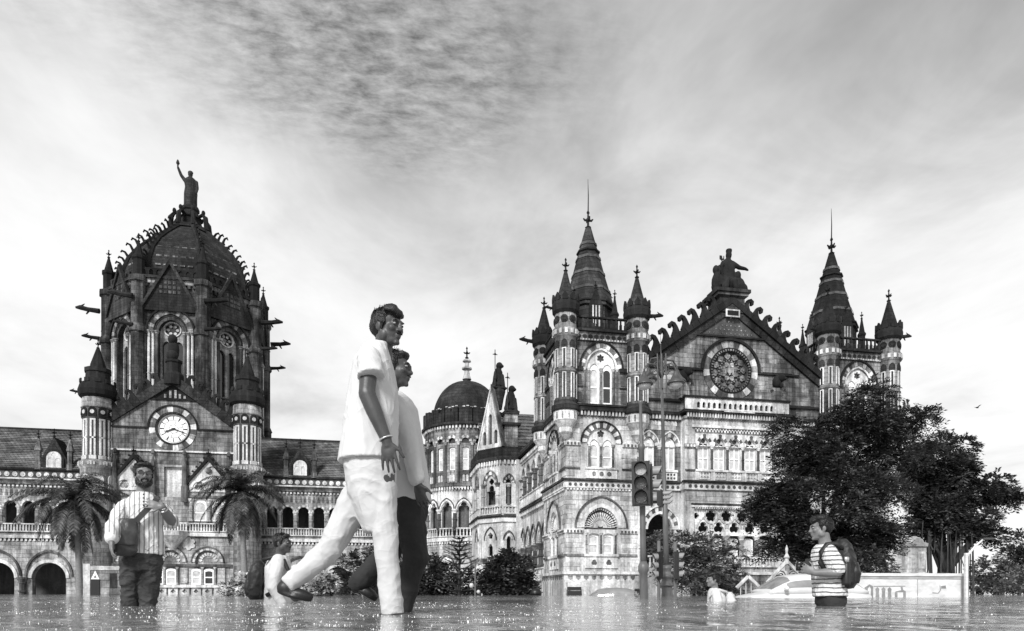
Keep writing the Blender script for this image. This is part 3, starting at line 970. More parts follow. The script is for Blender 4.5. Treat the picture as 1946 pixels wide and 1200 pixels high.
    for k in range(4):                                   # lucarnes on the cardinal faces
        a = k * PI / 2
        F = Fr(cx + 2.15 * math.cos(a), cy + 2.15 * math.sin(a), a + PI / 2)
        l = MB().prism(F, [(-0.62, 24.2), (0.62, 24.2), (0.62, 26.5), (0, 27.9), (-0.62, 26.5)], -0.9, 0.25).build('lucarne', 'stone_dark', T)
        q = MB()
        for e in (-0.3, 0.3):
            q.box(F, e - 0.06, e + 0.06, 24.4, 26.3, 0.2, 0.31)
        q.box(F, -0.06, 0.06, 24.4, 26.3, 0.2, 0.31)
        q.build('shaft', 'stone_light', l)
        q = MB(); finial_mesh(q, *F.p(0, 0, 0.1)[:2], 27.8, 0.8); q.build('finial', 'stone_soot', l)
    for k in range(4):                                   # pinnacles on the diagonals
        a = k * PI / 2 + PI / 4
        x, y = cx + 2.75 * math.cos(a), cy + 2.75 * math.sin(a)
        p = MB().lathe(x, y, [(0.34, 23.3), (0.34, 25.6), (0.42, 25.7), (0.42, 25.85), (0.3, 26.0), (0.06, 27.4)], 6).build('pinnacle', 'stone_soot', T)
        q = MB(); finial_mesh(q, x, y, 27.3, 0.8); q.build('finial', 'stone_soot', p)
    q = MB()
    finial_mesh(q, cx, cy, 34.3, 2.0)
    q.tube([(cx, cy, 36.0), (cx + 0.02, cy, 37.6), (cx - 0.02, cy, 39.2)], [0.06, 0.045, 0.015], 6)
    q.build('finial', 'stone_soot', T)
    return T
TX1, TX2, TY = 16.07, 41.8, 58.0
tower_a = corner_tower(TX1, TY, 'spired corner tower behind the traffic light, left of the rose-window gable')
tower_b = copy_tree(tower_a)
tower_b.location.x += TX2 - TX1
tower_b['label'] = 'spired corner tower right of the rose-window gable, base hidden by the large tree'

# ------------------------------------------------------------------ gabled front between the towers
def gabled_front():
    G0, G1 = TX1 + 6.6, TX2
    C = 31.75
    T = thing('gabled_front', 'gabled stone front with carved rose window between two spired towers', 'building', (C, TY, BED))
    F = Fr(0, TY, 0)
    Bp = Fr(0, TY - 1.0, 0)
    b0, b1 = C - 4.9, C + 4.9
    ap, sl = 26.7, 0.70
    hw = 9.4
    hwl, hwr = C - G0 - 0.02, G1 - C - 0.02
    # gable wall
    zf = ap - sl * hw
    MB().panel(F, [(G0 + 0.01, 10.2), (G1 - 0.01, 10.2), (G1 - 0.01, ap - sl * hwr), (C, ap), (G0 + 0.01, ap - sl * hwl)],
               [circle(C, 20.6, 1.9, 36)] +
               [opening(x, 11.25, 1.15, 13.4, 'pointed', 12) for x in (G0 + 1.1, G0 + 3.1, G1 - 3.1, G1 - 1.1)], 0, 0.5).build('gable_wall', 'stone_mid', T)
    # rose with carved medallion
    rz = 20.6
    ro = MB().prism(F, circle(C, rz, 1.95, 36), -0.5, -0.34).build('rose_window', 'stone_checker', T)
    q = MB()
    for j in range(12):
        a = 2 * PI * j / 12 + 0.13
        q.prism(F, foil(C + 1.42 * math.cos(a), rz + 1.42 * math.sin(a), 0.30, 4, a), -0.34, -0.18)
        q.prism(F, circle(C + 1.42 * math.cos(a), rz + 1.42 * math.sin(a), 0.1, 8), -0.2, -0.12)
    q.build('quatrefoil_ring', 'stone_mid', ro)
    q = MB()
    for j in range(8):
        a = 2 * PI * j / 8 + PI / 8
        q.prism(F, foil(C + 0.66 * math.cos(a), rz + 0.66 * math.sin(a), 0.24, 3, a), -0.34, -0.16)
    for j in range(24):
        a = 2 * PI * j / 24
        q.prism(F, circle(C + 1.02 * math.cos(a), rz + 1.02 * math.sin(a), 0.07, 6), -0.34, -0.2)
    q.build('carved_leaves', 'stone_mid', ro)
    q = MB()
    q.prism(F, [(C - 0.22, rz + 0.32), (C - 0.26, rz - 0.02), (C, rz - 0.36), (C + 0.26, rz - 0.02), (C + 0.22, rz + 0.32)], -0.34, -0.1)
    for sg in (-1, 1):
        q.prism(F, [(C + sg * 0.3, rz - 0.3), (C + sg * 0.48, rz - 0.2), (C + sg * 0.42, rz + 0.2), (C + sg * 0.3, rz + 0.32)], -0.34, -0.14)
    q.prism(F, foil(C, rz + 0.48, 0.17, 5), -0.34, -0.1)
    q.build('carved_shield', 'stone_mid', ro)
    ring_band(T, F, C, rz, 1.1, 1.17, 'stone_dark', -0.36, -0.22)
    ring_band(T, F, C, rz, 1.86, 2.1, 'stone_soot', -0.1, 0.1)
    q = MB()
    for j in range(48):
        a = 2 * PI * j / 48
        q.prism(F, [(C + r * math.cos(a + e), rz + r * math.sin(a + e)) for r, e in ((1.80, -0.03), (1.98, -0.03), (1.98, 0.03), (1.80, 0.03))], 0.02, 0.14)
    q.build('dentil_ring', 'stone_mid', T)
    ring_stones(T, F, C, rz, 2.12, 2.72, 26, ['stone_block_mid', 'stone_light', 'stone_grey'], -0.05, 0.07)
    ring_band(T, F, C, rz, 2.74, 2.96, 'stone_soot', -0.05, 0.24, 0.0, PI, 28, 'hood_mould')
    course(T, F, G0 + 0.9, C - 2.74, 20.42, 20.6, -0.05, 0.2, 'stone_soot', 'string_course')
    course(T, F, C + 2.74, C + 6.9, 20.42, 20.6, -0.05, 0.2, 'stone_soot', 'string_course')
    # apex panel with diaper work
    MB().prism(F, [(C - 3.3, 23.75), (C + 3.3, 23.75), (C + 3.25, 23.9), (C, 26.1), (C - 3.25, 23.9)], -0.05, 0.06).build('apex_panel', 'stone_checker', T)
    course(T, F, C - 3.5, C + 3.5, 23.6, 23.76, -0.05, 0.2, 'stone_soot', 'string_course')
    q = MB()
    for r in range(5):
        for j in range(-6, 7):
            s = C + j * 0.42 + (r % 2) * 0.21; z = 24.0 + r * 0.36
            if abs(s - C) < (25.7 - z) / 0.70 - 0.3:
                q.prism(F, [(s - 0.1, z), (s, z - 0.09), (s + 0.1, z), (s, z + 0.09)], 0.05, 0.1)
    q.build('diaper_work', 'stone_mid', T)
    # raking coping of separate stones, with crockets
    L = math.hypot(hw, sl * hw)
    for sg in (-1, 1):
        ns = 15
        for j in range(ns):
            for (off, th, dd, mt) in ((-0.62, 0.6, 0.22, 'stone_dark'), (0.0, 0.55, 0.42, 'stone_soot')):
                t0, t1 = j / ns + 0.001, (j + 1) / ns - 0.0015
                if hw * t1 > (hwl if sg < 0 else hwr) + 0.3: continue
                def P(t, o):
                    s = hw * t
                    nx, nz = sl / math.hypot(1, sl), 1 / math.hypot(1, sl)
                    return (C + sg * (s + nx * o), ap - sl * s + nz * o)
                a, b, c2, d2 = P(t0, off), P(t1, off), P(t1, off + th), P(t0, off + th)
                if j == 0:
                    a = (C + sg * 0.005, ap + off / 0.819); d2 = (C + sg * 0.005, ap + (off + th) / 0.819)
                MB().prism(F, [a, b, c2, d2] if sg > 0 else [b, a, d2, c2], -0.45, dd + R.uniform(-0.01, 0.01)).build('coping_stone', mt, T)
        for j in range(8):
            t = 0.17 + j * 0.1
            s = C + sg * hw * t
            crocket(T, F, s, ap - sl * hw * t + 0.72, 1.05, sg, -0.2, 0.12, 'stone_soot', sl)
    # pedestal
    pd = MB().wbox(C - 1.25, C + 1.25, TY - 0.35, TY + 1.9, 25.9, 27.35).build('pedestal', 'stone_dark', T)
    MB().wbox(C - 1.5, C + 1.5, TY - 0.6, TY + 2.15, 27.35, 27.6).build('pedestal_cap', 'stone_grey', pd)
    MB().wbox(C - 1.66, C + 1.66, TY - 0.76, TY + 2.3, 27.6, 27.9).build('pedestal_cornice', 'stone_dark', pd)
    q = MB(); q.prism(F, rect(C - 0.55, C + 0.55, 25.5, 25.95), 0.3, 0.5); q.build('date_panel', 'stone_soot', T)
    MB().panel(F, rect(C - 0.68, C + 0.68, 25.38, 26.07), [rect(C - 0.56, C + 0.56, 25.5, 25.95)], 0.52, 0.1, 0.1).build('panel_frame', 'stone_light', T)
    # roof behind
    for sg in (-1, 1):
        he = hwl if sg < 0 else hwr
        tile_roof(T, (C + sg * he, TY + 0.5, ap - sl * he - 0.3), (C + sg * he, TY + 16, ap - sl * he - 0.3), (C, TY + 0.5, ap - 0.3), (C, TY + 16, ap - 0.3), 14)
    MB().panel(Fr(0, TY + 16, PI), [(-G1, BED), (-G0, BED), (-G0, zf), (-C, ap), (-G1, zf)], [], 0, 0).build('rear_wall', 'stone_wall', T)
    # lion brackets under the gable
    for s in (b0 + 0.2, b1 - 0.35):
        br = MB().prism(F, [(s - 0.45, 17.75), (s + 0.45, 17.75), (s + 0.4, 18.9), (s + 0.55, 19.0), (s + 0.55, 19.15), (s - 0.55, 19.15), (s - 0.55, 19.0), (s - 0.4, 18.9)], -0.05, 0.5).build('carved_bracket', 'stone_mid', T)
        q = MB()
        q.ellipsoid((s, TY - 0.35, 19.75), (0.42, 0.5, 0.6)); q.ellipsoid((s + 0.2, TY - 0.75, 20.0), (0.34, 0.34, 0.36)); q.ellipsoid((s + 0.42, TY - 0.95, 19.9), (0.16, 0.2, 0.16))
        q.tube([(s + 0.15, TY - 0.6, 19.7), (s + 0.2, TY - 0.7, 19.15)], [0.16, 0.13], 7)
        q.build('lion', 'stone_soot', br, True)
    # side bays: twin windows over a wide arch
    for sgn, a, b in ((1, G0, b0), (-1, b1, G1)):
        xs = (a + 1.1, a + 3.1) if sgn > 0 else (b - 3.1, b - 1.1)
        for x in xs:
            hs = [opening(x - 0.27, 11.35, 0.42, 13.2, 'pointed', 8), opening(x + 0.27, 11.35, 0.42, 13.2, 'pointed', 8)]
            window(T, F, x, 11.25, 1.15, 13.3, 'pointed', -0.2, 0.1, 2, False, 'sash_white', 'blind')
            q = MB().panel(F, [p for p in opening(x, 13.35, 1.14, 13.4, 'pointed', 12)], [circle(x, 13.86, 0.2, 12)], -0.1, 0.1).build('tracery', 'stone_white', T)
            voussoirs(T, F, x, 13.4, 1.17, 1.75, 9, ['stone_light', 'stone_mid'], 'pointed', -0.05, 0.08)
            arch_band(T, F, x, 13.4, 1.77, 1.98, 'stone_white', 'pointed', -0.02, 0.16)
            course(T, F, x - 0.75, x + 0.75, 11.05, 11.24, -0.05, 0.2, 'stone_white', 'window_sill')
            MB().panel(F, rect(x - 0.72, x + 0.72, 10.3, 11.04), [circle(x + dx, 10.5 + dz, 0.12, 8) for dx in (-0.45, -0.15, 0.15, 0.45) for dz in (0.0, 0.32)], 0.1, 0.12, 0.12).build('pierced_panel', 'stone_white', T)
        mid = (xs[0] + xs[1]) / 2
        p = F.p(mid, 0, 0.06); column(T, p[0], p[1], 11.2, 13.35, 0.13, 'stone_mid', 'stone_white', 8)
        course(T, F, a, b, 9.4, 9.98, -0.1, 0.2, 'stone_white', 'string_course')
        dots(T, F, a + 0.1, b - 0.1, 9.69, 0.15, 0.2, 'stone_checker', 0.47)
        course(T, F, a, b, 10.0, 10.2, -0.1, 0.36, 'stone_dark', 'drip_moulding')
        c = (a + b) / 2 + 0.1 * sgn
        MB().panel(F, rect(a, b, BED, 9.4), [opening(c, 1.0, 2.7, 5.9, 'pointed', 20, 0.6)], 0, 1.2).build('lower_wall', 'stone_light', T)
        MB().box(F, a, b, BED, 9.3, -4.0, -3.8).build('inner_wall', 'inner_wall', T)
        arch_band(T, F, c, 5.9, 2.35, 2.74, 'stone_white', 'pointed', -0.3, 0.08, 20, 0.6, 'arch_moulding')
        voussoirs(T, F, c, 5.9, 2.76, 3.5, 15, ['stone_light', 'stone_grey'], 'pointed', -0.05, 0.07, 0.6)
        arch_band(T, F, c, 5.9, 3.52, 3.75, 'stone_white', 'pointed', -0.02, 0.18, 20, 0.6)
        course(T, F, a, b, 15.75, 16.1, -0.2, 0.12, 'stone_grey', 'cornice')
        dentils(T, F, a, b, 15.8, 16.2, 0.12, 0.3, 'stone_light', 0.3, 0.5, 'corbel_table')
        course(T, F, a, b, 16.2, 16.45, -0.2, 0.42, 'stone_dark', 'cornice_cap')
        course(T, F, a + 0.8, b, 17.45, 17.66, -0.05, 0.2, 'stone_soot', 'string_course')
        balustrade(T, Fr(0, TY - 2.4, 0), a + 0.1, b - 0.2, 2.2, 3.4, 0, 'stone_white', 0.3, 0.15, 'terrace_balustrade')
        MB().wbox(a + 0.05, b - 0.15, TY - 2.6, TY, BED, 2.2).build('terrace', 'stone_light', T)
    # projecting bay
    n5 = [C + 1.53 * k for k in range(-2, 3)]
    top = 15.7
    zz1 = 9.4
    # lower tracery screen
    scr0, scr1 = C - 4.05, C + 4.05
    holes = []
    for k in range(-2, 3):
        holes.append(foil(C + 1.53 * k, 6.05, 0.52, 3, PI / 2, 36, 0.4))
    for k in range(-2, 2):
        holes.append(foil(C + 1.53 * (k + 0.5), 7.1, 0.56, 5, PI / 2, 40, 0.3))
    for k in (-2.5, 2.5):
        holes.append(foil(C + 1.5 * k, 7.1, 0.3, 4))
    MB().panel(Bp, rect(scr0, scr1, 5.35, 7.85), holes, -0.25, 0.35).build('tracery_screen', 'stone_white', T)
    for k in range(-2, 2):
        ring_band(T, Bp, C + 1.53 * (k + 0.5), 7.1, 0.58, 0.72, 'stone_light', -0.26, -0.15, n=24)
    for k in range(-2, 3):
        arch_band(T, Bp, C + 1.53 * k, 6.0, 1.2, 1.42, 'stone_light', 'pointed', -0.26, -0.17, 14, 0.75, 'arch_moulding')
    holes = [rect(scr0, scr1, 3.4, 7.85), ] + [rect(C - 3.95, C + 3.95, 11.2, 14.55)]
    MB().panel(Bp, rect(b0, b1, BED, 15.75), holes, 0, 0.6).build('bay_wall', 'stone_light', T)
    for (x, an) in ((b0, -PI / 2), (b1, PI / 2)):
        FB = Fr(x, TY if an < 0 else TY - 1.0, an)
        MB().panel(FB, rect(0, 1.0, BED, 15.75), [], 0, 0).build('bay_return', 'stone_light', T)
        course(T, FB, 0, 1.0, 9.4, 9.98, -0.1, 0.18, 'stone_white', 'string_course')
    MB().wbox(b0 + 0.6, b1 - 0.6, TY + 1.6, TY + 1.8, BED, 9.3).build('inner_wall', 'inner_wall', T)
    MB().wbox(b0 + 0.3, b1 - 0.3, TY - 0.9, TY + 1.6, 8.9, 9.1).build('inner_ceiling', 'inner_wall', T)
    course(T, Bp, scr0 - 0.3, scr1 + 0.3, 7.85, 8.02, -0.2, 0.14, 'stone_white', 'hood_mould')
    dentils(T, Bp, scr0, scr1, 7.72, 7.85, -0.2, 0.1, 'stone_white', 0.22, 0.5)
    course(T, Bp, scr0 - 0.3, scr1 + 0.3, 8.05, 8.2, -0.2, 0.2, 'stone_grey', 'hood_mould')
    for k in range(-3, 3):
        s = C + 1.53 * (k + 0.5)
        p = Bp.p(s, 0, -0.4)
        column(T, p[0], p[1], 3.4, 5.4, 0.2, 'stone_mid', 'stone_white', 10)
    for k in range(-2, 3):
        window(T, Bp, C + 1.53 * k, 3.5, 1.0, 5.0, 'flat', -0.58, 0.12, 1, False, 'sash_white', 'blind')
    balustrade(T, Bp, scr0, scr1, 2.5, 3.4, 0.12, 'stone_white', 0.3, 0.16)
    course(T, Bp, b0 - 0.2, b1 + 0.2, 1.8, 2.05, -0.3, 0.36, 'stone_white', 'plinth_cap')
    MB().box(Bp, b0 - 0.15, b1 + 0.15, BED, 1.8, -0.3, 0.22).build('plinth', 'stone_mid', T)
    # string
    course(T, Bp, b0 - 0.15, b1 + 0.15, 9.4, 9.98, -0.1, 0.2, 'stone_white', 'string_course')
    dots(T, Bp, b0 + 0.1, b1 - 0.1, 9.69, 0.16, 0.2, 'stone_checker', 0.52)
    course(T, Bp, b0 - 0.3, b1 + 0.3, 10.0, 10.2, -0.1, 0.36, 'stone_dark', 'drip_moulding')
    # five arched windows
    MB().panel(Bp, rect(C - 3.95, C + 3.95, 13.35, 14.56), [opening(x, 13.37, 1.04, 13.4, 'pointed', 12) for x in n5], -0.06, 0.4).build('arcade_wall', 'stone_white', T)
    for x in n5:
        window(T, Bp, x, 11.25, 1.06, 13.35, 'flat', -0.3, 0.1, 2, True, 'sash_white', 'blind')
        MB().panel(Bp, opening(x, 13.38, 1.06, 13.4, 'pointed', 12), [circle(x, 13.86, 0.21, 12), rect(x - 0.38, x - 0.06, 13.42, 13.6), rect(x + 0.06, x + 0.38, 13.42, 13.6)], -0.28, 0.08).build('tracery', 'stone_light', T)
        MB().prism(Bp, opening(x, 13.38, 1.06, 13.4, 'pointed', 12), -0.42, -0.38).build('pane', 'pane_dark', T)
        voussoirs(T, Bp, x, 13.4, 1.08, 1.5, 7, ['stone_white', 'stone_checker'], 'pointed', -0.07, 0.02)
        MB().panel(Bp, rect(x - 0.5, x + 0.5, 10.35, 11.02), [foil(x + dx, 10.52 + dz, 0.13, 4, n=16) for dx in (-0.3, 0, 0.3) for dz in (0, 0.32)], 0.06, 0.12, 0.1).build('pierced_panel', 'stone_white', T)
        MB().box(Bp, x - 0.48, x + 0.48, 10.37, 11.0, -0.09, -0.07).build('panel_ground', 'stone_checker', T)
    for k in range(-3, 3):
        s = C + 1.53 * (k + 0.5)
        MB().box(Bp, s - 0.2, s + 0.2, 11.22, 13.36, -0.45, -0.25).build('pier', 'stone_light', T)
        p = Bp.p(s, 0, -0.1); column(T, p[0], p[1], 11.24, 13.35, 0.11, 'stone_grey', 'stone_white', 8)
        MB().box(Bp, s - 0.2, s + 0.2, 10.25, 11.05, 0.0, 0.14).build('pedestal', 'stone_white', T)
    course(T, Bp, C - 4.0, C + 4.0, 11.04, 11.22, -0.05, 0.2, 'stone_white', 'window_sill')
    q = MB(); q2 = MB()
    for j in range(54):
        (q if j % 2 else q2).box(Bp, C - 3.98 + j * 0.1475, C - 3.98 + (j + 1) * 0.1475, 14.62 + 0.11 * 0, 14.8, -0.05, 0.06)
        (q2 if j % 2 else q).box(Bp, C - 3.98 + j * 0.1475, C - 3.98 + (j + 1) * 0.1475, 14.8, 14.95, -0.05, 0.06)
    q.build('pale_chequer', 'stone_white', T); q2.build('dark_chequer', 'stone_checker', T)
    course(T, Bp, C - 4.3, C + 4.3, 14.98, 15.2, -0.05, 0.16, 'stone_white', 'hood_mould')
    for (a, b) in ((b0, C - 3.95), (C + 3.95, b1)):
        course(T, Bp, a - 0.1, b, 13.15, 13.5, -0.05, 0.16, 'stone_mid', 'impost_course')
        dentils(T, Bp, a, b, 13.2, 13.4, 0.16, 0.21, 'stone_white', 0.25, 0.5, 'carved_impost')
        course(T, Bp, a, b, 11.08, 11.22, -0.05, 0.12, 'stone_grey', 'sill_course')
    # balcony
    course(T, Bp, b0 - 0.1, b1 + 0.1, 15.75, 16.0, -1.0, 0.12, 'stone_mid', 'cornice')
    dentils(T, Bp, b0, b1, 15.85, 16.25, 0.12, 0.32, 'stone_light', 0.26, 0.5, 'corbel_table')
    course(T, Bp, b0 - 0.3, b1 + 0.3, 16.27, 16.5, -1.0, 0.45, 'stone_dark', 'balcony_floor')
    bl = MB().panel(Bp, rect(b0 - 0.2, b1 + 0.2, 16.5, 17.55), [opening(b0 + 1.1 + j * 0.512, 16.68, 0.3, 17.0, 'pointed', 8) for j in range(15)], 0.35, 0.2).build('balcony_parapet', 'stone_light', T)
    MB().box(Bp, b0 - 0.18, b1 + 0.18, 16.52, 17.5, 0.08, 0.13).build('parapet_back', 'stone_dark', bl)
    course(T, Bp, b0 - 0.3, b1 + 0.3, 17.55, 17.72, 0.0, 0.48, 'stone_soot', 'parapet_cap')
    q = MB()
    q.box(Bp, C - 1.4, C + 1.6, 16.38, 16.46, 0.46, 0.5)
    q.build('cable_duct', 'stone_white', T)
    # ashlar of the gable and bay
    def blk(s, z, hs, hz):
        if z - hz < 10.22: return True
        if z + hz > ap - sl * abs(s - C) - 0.85 - sl * hs: return True
        if z < 17.75: 
            return True
        if ((s - C) ** 2 + (z - rz) ** 2) ** 0.5 < 2.75 + hs * 0.9: return True
        if z + hz > 23.55 and z - hz < 23.8: return True
        if z > 23.6: return True
        if s < G0 + 1.15 + hs or s > G1 - 1.15 - hs: return True
        for e in (b0 + 0.2, b1 - 0.35):
            if abs(s - e) < 0.6 + hs and z < 20.4: return True
        if 20.38 < z + hz and z - hz < 20.62 and abs(s - C) > 2.7: return True
        if ((s - C) ** 2 + (z - rz) ** 2) ** 0.5 < 3.0 + hs * 0.9 and z > rz: return True
        return False
    ashlar(T, F, G0 + 0.2, G1 - 0.2, 17.75, 24.0, blk, 'stone_block_mid', 200)
    def blk2(s, z, hs, hz):
        if s > b0 - 0.05 - hs and s < b1 + 0.05 + hs: return True
        for x in (G0 + 1.1, G0 + 3.1, G1 - 3.1, G1 - 1.1):
            if abs(s - x) < 0.78 + hs and z - hz < 13.45: return True
            if ((s - x) ** 2 + (z - 13.4) ** 2) ** 0.5 < 1.1 + hs and z > 13.3: return True
        return False
    ashlar(T, F, G0, G1, 10.22, 15.74, blk2, 'stone_block', 60, 0.42, 0.8)
    def blk3(s, z, hs, hz):
        if abs(s - C) < 4.32 + hs and z - hz < 15.2 and z + hz > 11.0: return True
        if abs(s - C) < 4.4 + hs and z - hz < 8.25: return True
        if z - hz < 2.1 or (z + hz > 9.38 and z - hz < 10.22): return True
        if z + hz > 11.05 and z - hz < 11.25: return True
        if z + hz > 13.12 and z - hz < 13.52: return True
        if abs(s - C) < 4.0 + hs and z < 11.3 and z > 10: return True
        return False
    ashlar(T, Bp, b0, b1, 2.1, 15.7, blk3, 'stone_block', 120)
    return T, C
GABLE, GC = gabled_front()
# ------------------------------------------------------------------ arcaded side wing behind the near tower
def side_wing():
    U, V0, V1 = 16.9, 66.0, 81.0
    T = thing('arcaded_side_wing', 'receding two-storey arcaded side wing behind the left corner tower', 'building', (U, V1, BED))
    F = Fr(U, V1, -PI / 2)
    L = V1 - V0
    cs = [1.45 + 2.7 * i for i in range(5)]
    holes = [opening(c, 11.5, 2.0, 13.6, 'pointed', 14) for c in cs] + [opening(c, 2.9, 2.1, 5.3, 'pointed', 16, 0.9) for c in cs]
    MB().panel(F, rect(0, L, 1.2, 16.4), holes, 0, 0.5).build('wall', 'stone_light', T)
    MB().box(F, 0, L, BED, 1.2, -0.5, 0.15).build('plinth', 'stone_light', T)
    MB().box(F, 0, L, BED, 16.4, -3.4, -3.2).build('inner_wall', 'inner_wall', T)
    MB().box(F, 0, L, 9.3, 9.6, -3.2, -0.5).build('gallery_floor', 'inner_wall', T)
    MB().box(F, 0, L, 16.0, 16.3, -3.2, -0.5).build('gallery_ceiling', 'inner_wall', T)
    for c in cs:
        voussoirs(T, F, c, 13.6, 2.02, 2.5, 9, ['stone_light', 'stone_block'], 'pointed', -0.05, 0.08)
        voussoirs(T, F, c, 5.3, 2.12, 2.55, 11, ['stone_light', 'stone_block'], 'pointed', -0.05, 0.08, 0.9)
        arch_band(T, F, c, 5.5, 2.55, 2.72, 'stone_grey', 'pointed', -0.02, 0.2, 16, 1.0)
        q = MB()
        ca = arch_curve(c, 5.3, 2.1, 'pointed', 32, 0.9); cb = arch_curve(c, 5.3, 1.75, 'pointed', 32, 0.9)
        for j in range(0, 32, 2):
            q.prism(F, [ca[j], ca[j + 1], cb[j + 1], cb[j]], -0.35, -0.05)
        q.build('dentil_arch', 'stone_white', T)
    for i in range(6):
        c = cs[0] - 1.35 + 2.7 * i
        for dd in (0.0,):
            p = F.p(max(0.2, min(L - 0.2, c)), 0, 0.12)
            column(T, p[0], p[1], 11.5, 13.75, 0.27, 'stone_grey', 'stone_mid', 10)
            column(T, p[0], p[1], 2.9, 5.4, 0.32, 'stone_grey', 'stone_mid', 10)
    balustrade(T, F, 0, L, 10.2, 11.45, 0.22, 'stone_white', 0.35, 0.18)
    balustrade(T, F, 0, L, 1.45, 2.85, 0.22, 'stone_white', 0.35, 0.18)
    course(T, F, 0, L, 9.3, 9.75, -0.1, 0.25, 'stone_white', 'string_course')
    course(T, F, 0, L, 9.77, 9.95, -0.1, 0.4, 'stone_dark', 'drip_moulding')
    course(T, F, 0, L, 15.5, 15.75, -0.1, 0.12, 'stone_white', 'cornice')
    dentils(T, F, 0, L, 15.78, 16.1, 0.0, 0.3, 'stone_white', 0.4, 0.5)
    course(T, F, 0, L, 16.4, 16.7, -0.4, 0.55, 'stone_dark', 'eave')
    tile_roof(T, (U - 0.5, V0, 16.75), (U - 0.5, V1 + 10, 16.75), (U + 6, V0, 23.5), (U + 6, V1 + 10, 23.5), 16)
    return T
side_wing()

def canted_pavilion():
    A, B, Cc, Dd = (16.9, 81.0), (14.6, 81.0), (12.2, 84.0), (12.2, 97.0)
    T = thing('canted_pavilion', 'canted stone pavilion with a steep carved gable beside the round domed tower', 'building', (14.6, 84, BED))
    FBA = Fr(B[0], B[1], 0)
    ang = math.atan2(B[1] - Cc[1], B[0] - Cc[0])
    FCB = Fr(Cc[0], Cc[1], ang)
    wC = math.hypot(B[0] - Cc[0], B[1] - Cc[1])
    FDC = Fr(Dd[0], Dd[1], -PI / 2)
    for (F, w, c) in ((FBA, 2.3, 0.75), (FCB, wC, wC / 2), (FDC, 13.0, 11.4)):
        ow = 0.7 if w < 3 else 1.55
        holes = [opening(c, 10.9, ow, 13.5, 'pointed', 14), opening(c, 4.2, ow * 0.75, 6.6, 'pointed', 14, 0.9)]
        MB().panel(F, rect(0, w, BED, 16.6), holes, 0, 0.5).build('wall', 'stone_light', T)
        MB().box(F, 0.1, w - 0.1, BED, 16.5, -1.6, -1.4).build('inner_wall', 'inner_wall', T)
        voussoirs(T, F, c, 13.5, ow + 0.02, ow + 0.6, 9, ['stone_light', 'stone_mid'], 'pointed', -0.05, 0.08)
        arch_band(T, F, c, 13.5, ow + 0.62, ow + 0.85, 'stone_mid', 'pointed', -0.02, 0.18)
        arch_band(T, F, c, 6.6, ow * 0.75 + 0.02, ow * 0.75 + 0.4, 'stone_white', 'pointed', -0.02, 0.1, 16, 0.9, 'arch_moulding')
        arch_band(T, F, c, 6.6, ow * 0.75 + 0.7, ow * 0.75 + 0.9, 'stone_grey', 'pointed', -0.02, 0.18, 16, 0.9)
        if w > 3:
            MB().panel(F, opening(c, 12.6, ow, 13.5, 'pointed', 14), [foil(c, 13.75, 0.42, 4, n=28), opening(c, 12.6, 0.8, 12.9, 'round', 8)], -0.15, 0.15).build('tracery', 'stone_white', T)
            MB().panel(F, rect(c - 1.0, c + 1.0, 4.6, 8.2), [foil(c, 7.1, 0.42, 5, n=30), opening(c, 4.7, 0.75, 5.6, 'trefoil')], 0.06, 0.2, 0.08).build('tracery_panel', 'stone_white', T)
            for e in (-1.15, 1.15):
                p = F.p(c + e, 0, 0.02)
                column(T, p[0], p[1], 10.6, 13.5, 0.24, 'stone_light', 'stone_mid', 10)
                column(T, p[0], p[1], 0.8, 4.4, 0.32, 'stone_white', 'stone_mid', 10)
        else:
            p = F.p(c, 0, -0.1)
            column(T, p[0], p[1], 10.7, 13.4, 0.2, 'stone_grey', 'stone_light', 8)
        balustrade(T, F, 0.1, w - 0.1, 9.7, 10.7, 0.1, 'stone_white', 0.4, 0.2)
        course(T, F, -0.1, w + 0.1, 8.75, 9.3, -0.1, 0.2, 'stone_white', 'string_course')
        course(T, F, -0.15, w + 0.15, 9.32, 9.5, -0.1, 0.35, 'stone_dark', 'drip_moulding')
        course(T, F, -0.1, w + 0.1, 3.8, 4.05, -0.1, 0.2, 'stone_mid', 'sill_course')
        dentils(T, F, 0, w, 15.7, 16.2, 0.0, 0.25, 'stone_white', 0.4, 0.5)
        course(T, F, -0.15, w + 0.15, 16.25, 16.6, -0.2, 0.35, 'stone_dark', 'cornice')
        course(T, F, -0.05, w + 0.05, 16.6, 17.8, -0.3, 0.15, 'stone_dark', 'parapet')
    # buttress between the pavilion and the wing
    MB().wbox(16.2, 17.2, 80.5, 81.2, BED, 16.2).build('buttress', 'stone_light', T)
    # steep gable
    w = wC
    MB().panel(FCB, [(-0.1, 17.8), (w + 0.1, 17.8), (w / 2 + 0.2, 25.2)], [opening(w / 2 + dx, 18.3, 0.55, zt, 'pointed', 8) for dx, zt in ((-0.95, 19.6), (0.0, 21.6), (0.9, 19.6))], 0.1, 0.25, 0.6).build('gable', 'stone_light', T)
    MB().prism(FCB, [(0.2, 18), (w - 0.2, 18), (w / 2 + 0.2, 24.6)], -0.3, -0.18).build('gable_ground', 'stone_checker', T)
    MB().prism(FCB, [(-0.25, 17.8), (-0.05, 17.8), (w / 2 + 0.2, 24.9), (w / 2 + 0.2, 25.6)], -0.4, 0.25).build('coping', 'stone_white', T)
    MB().prism(FCB, [(w + 0.05, 17.8), (w + 0.3, 17.8), (w / 2 + 0.21, 25.6), (w / 2 + 0.21, 24.9)], -0.4, 0.25).build('coping', 'stone_grey', T)
    # pinnacle block carrying the second statue, and the roof behind
    MB().wbox(14.9, 16.5, 81.1, 82.7, 16.6, 21.8).build('pier', 'stone_mid', T)
    MB().wbox(14.75, 16.65, 80.95, 82.85, 21.8, 22.1).build('pier_cap', 'stone_dark', T)
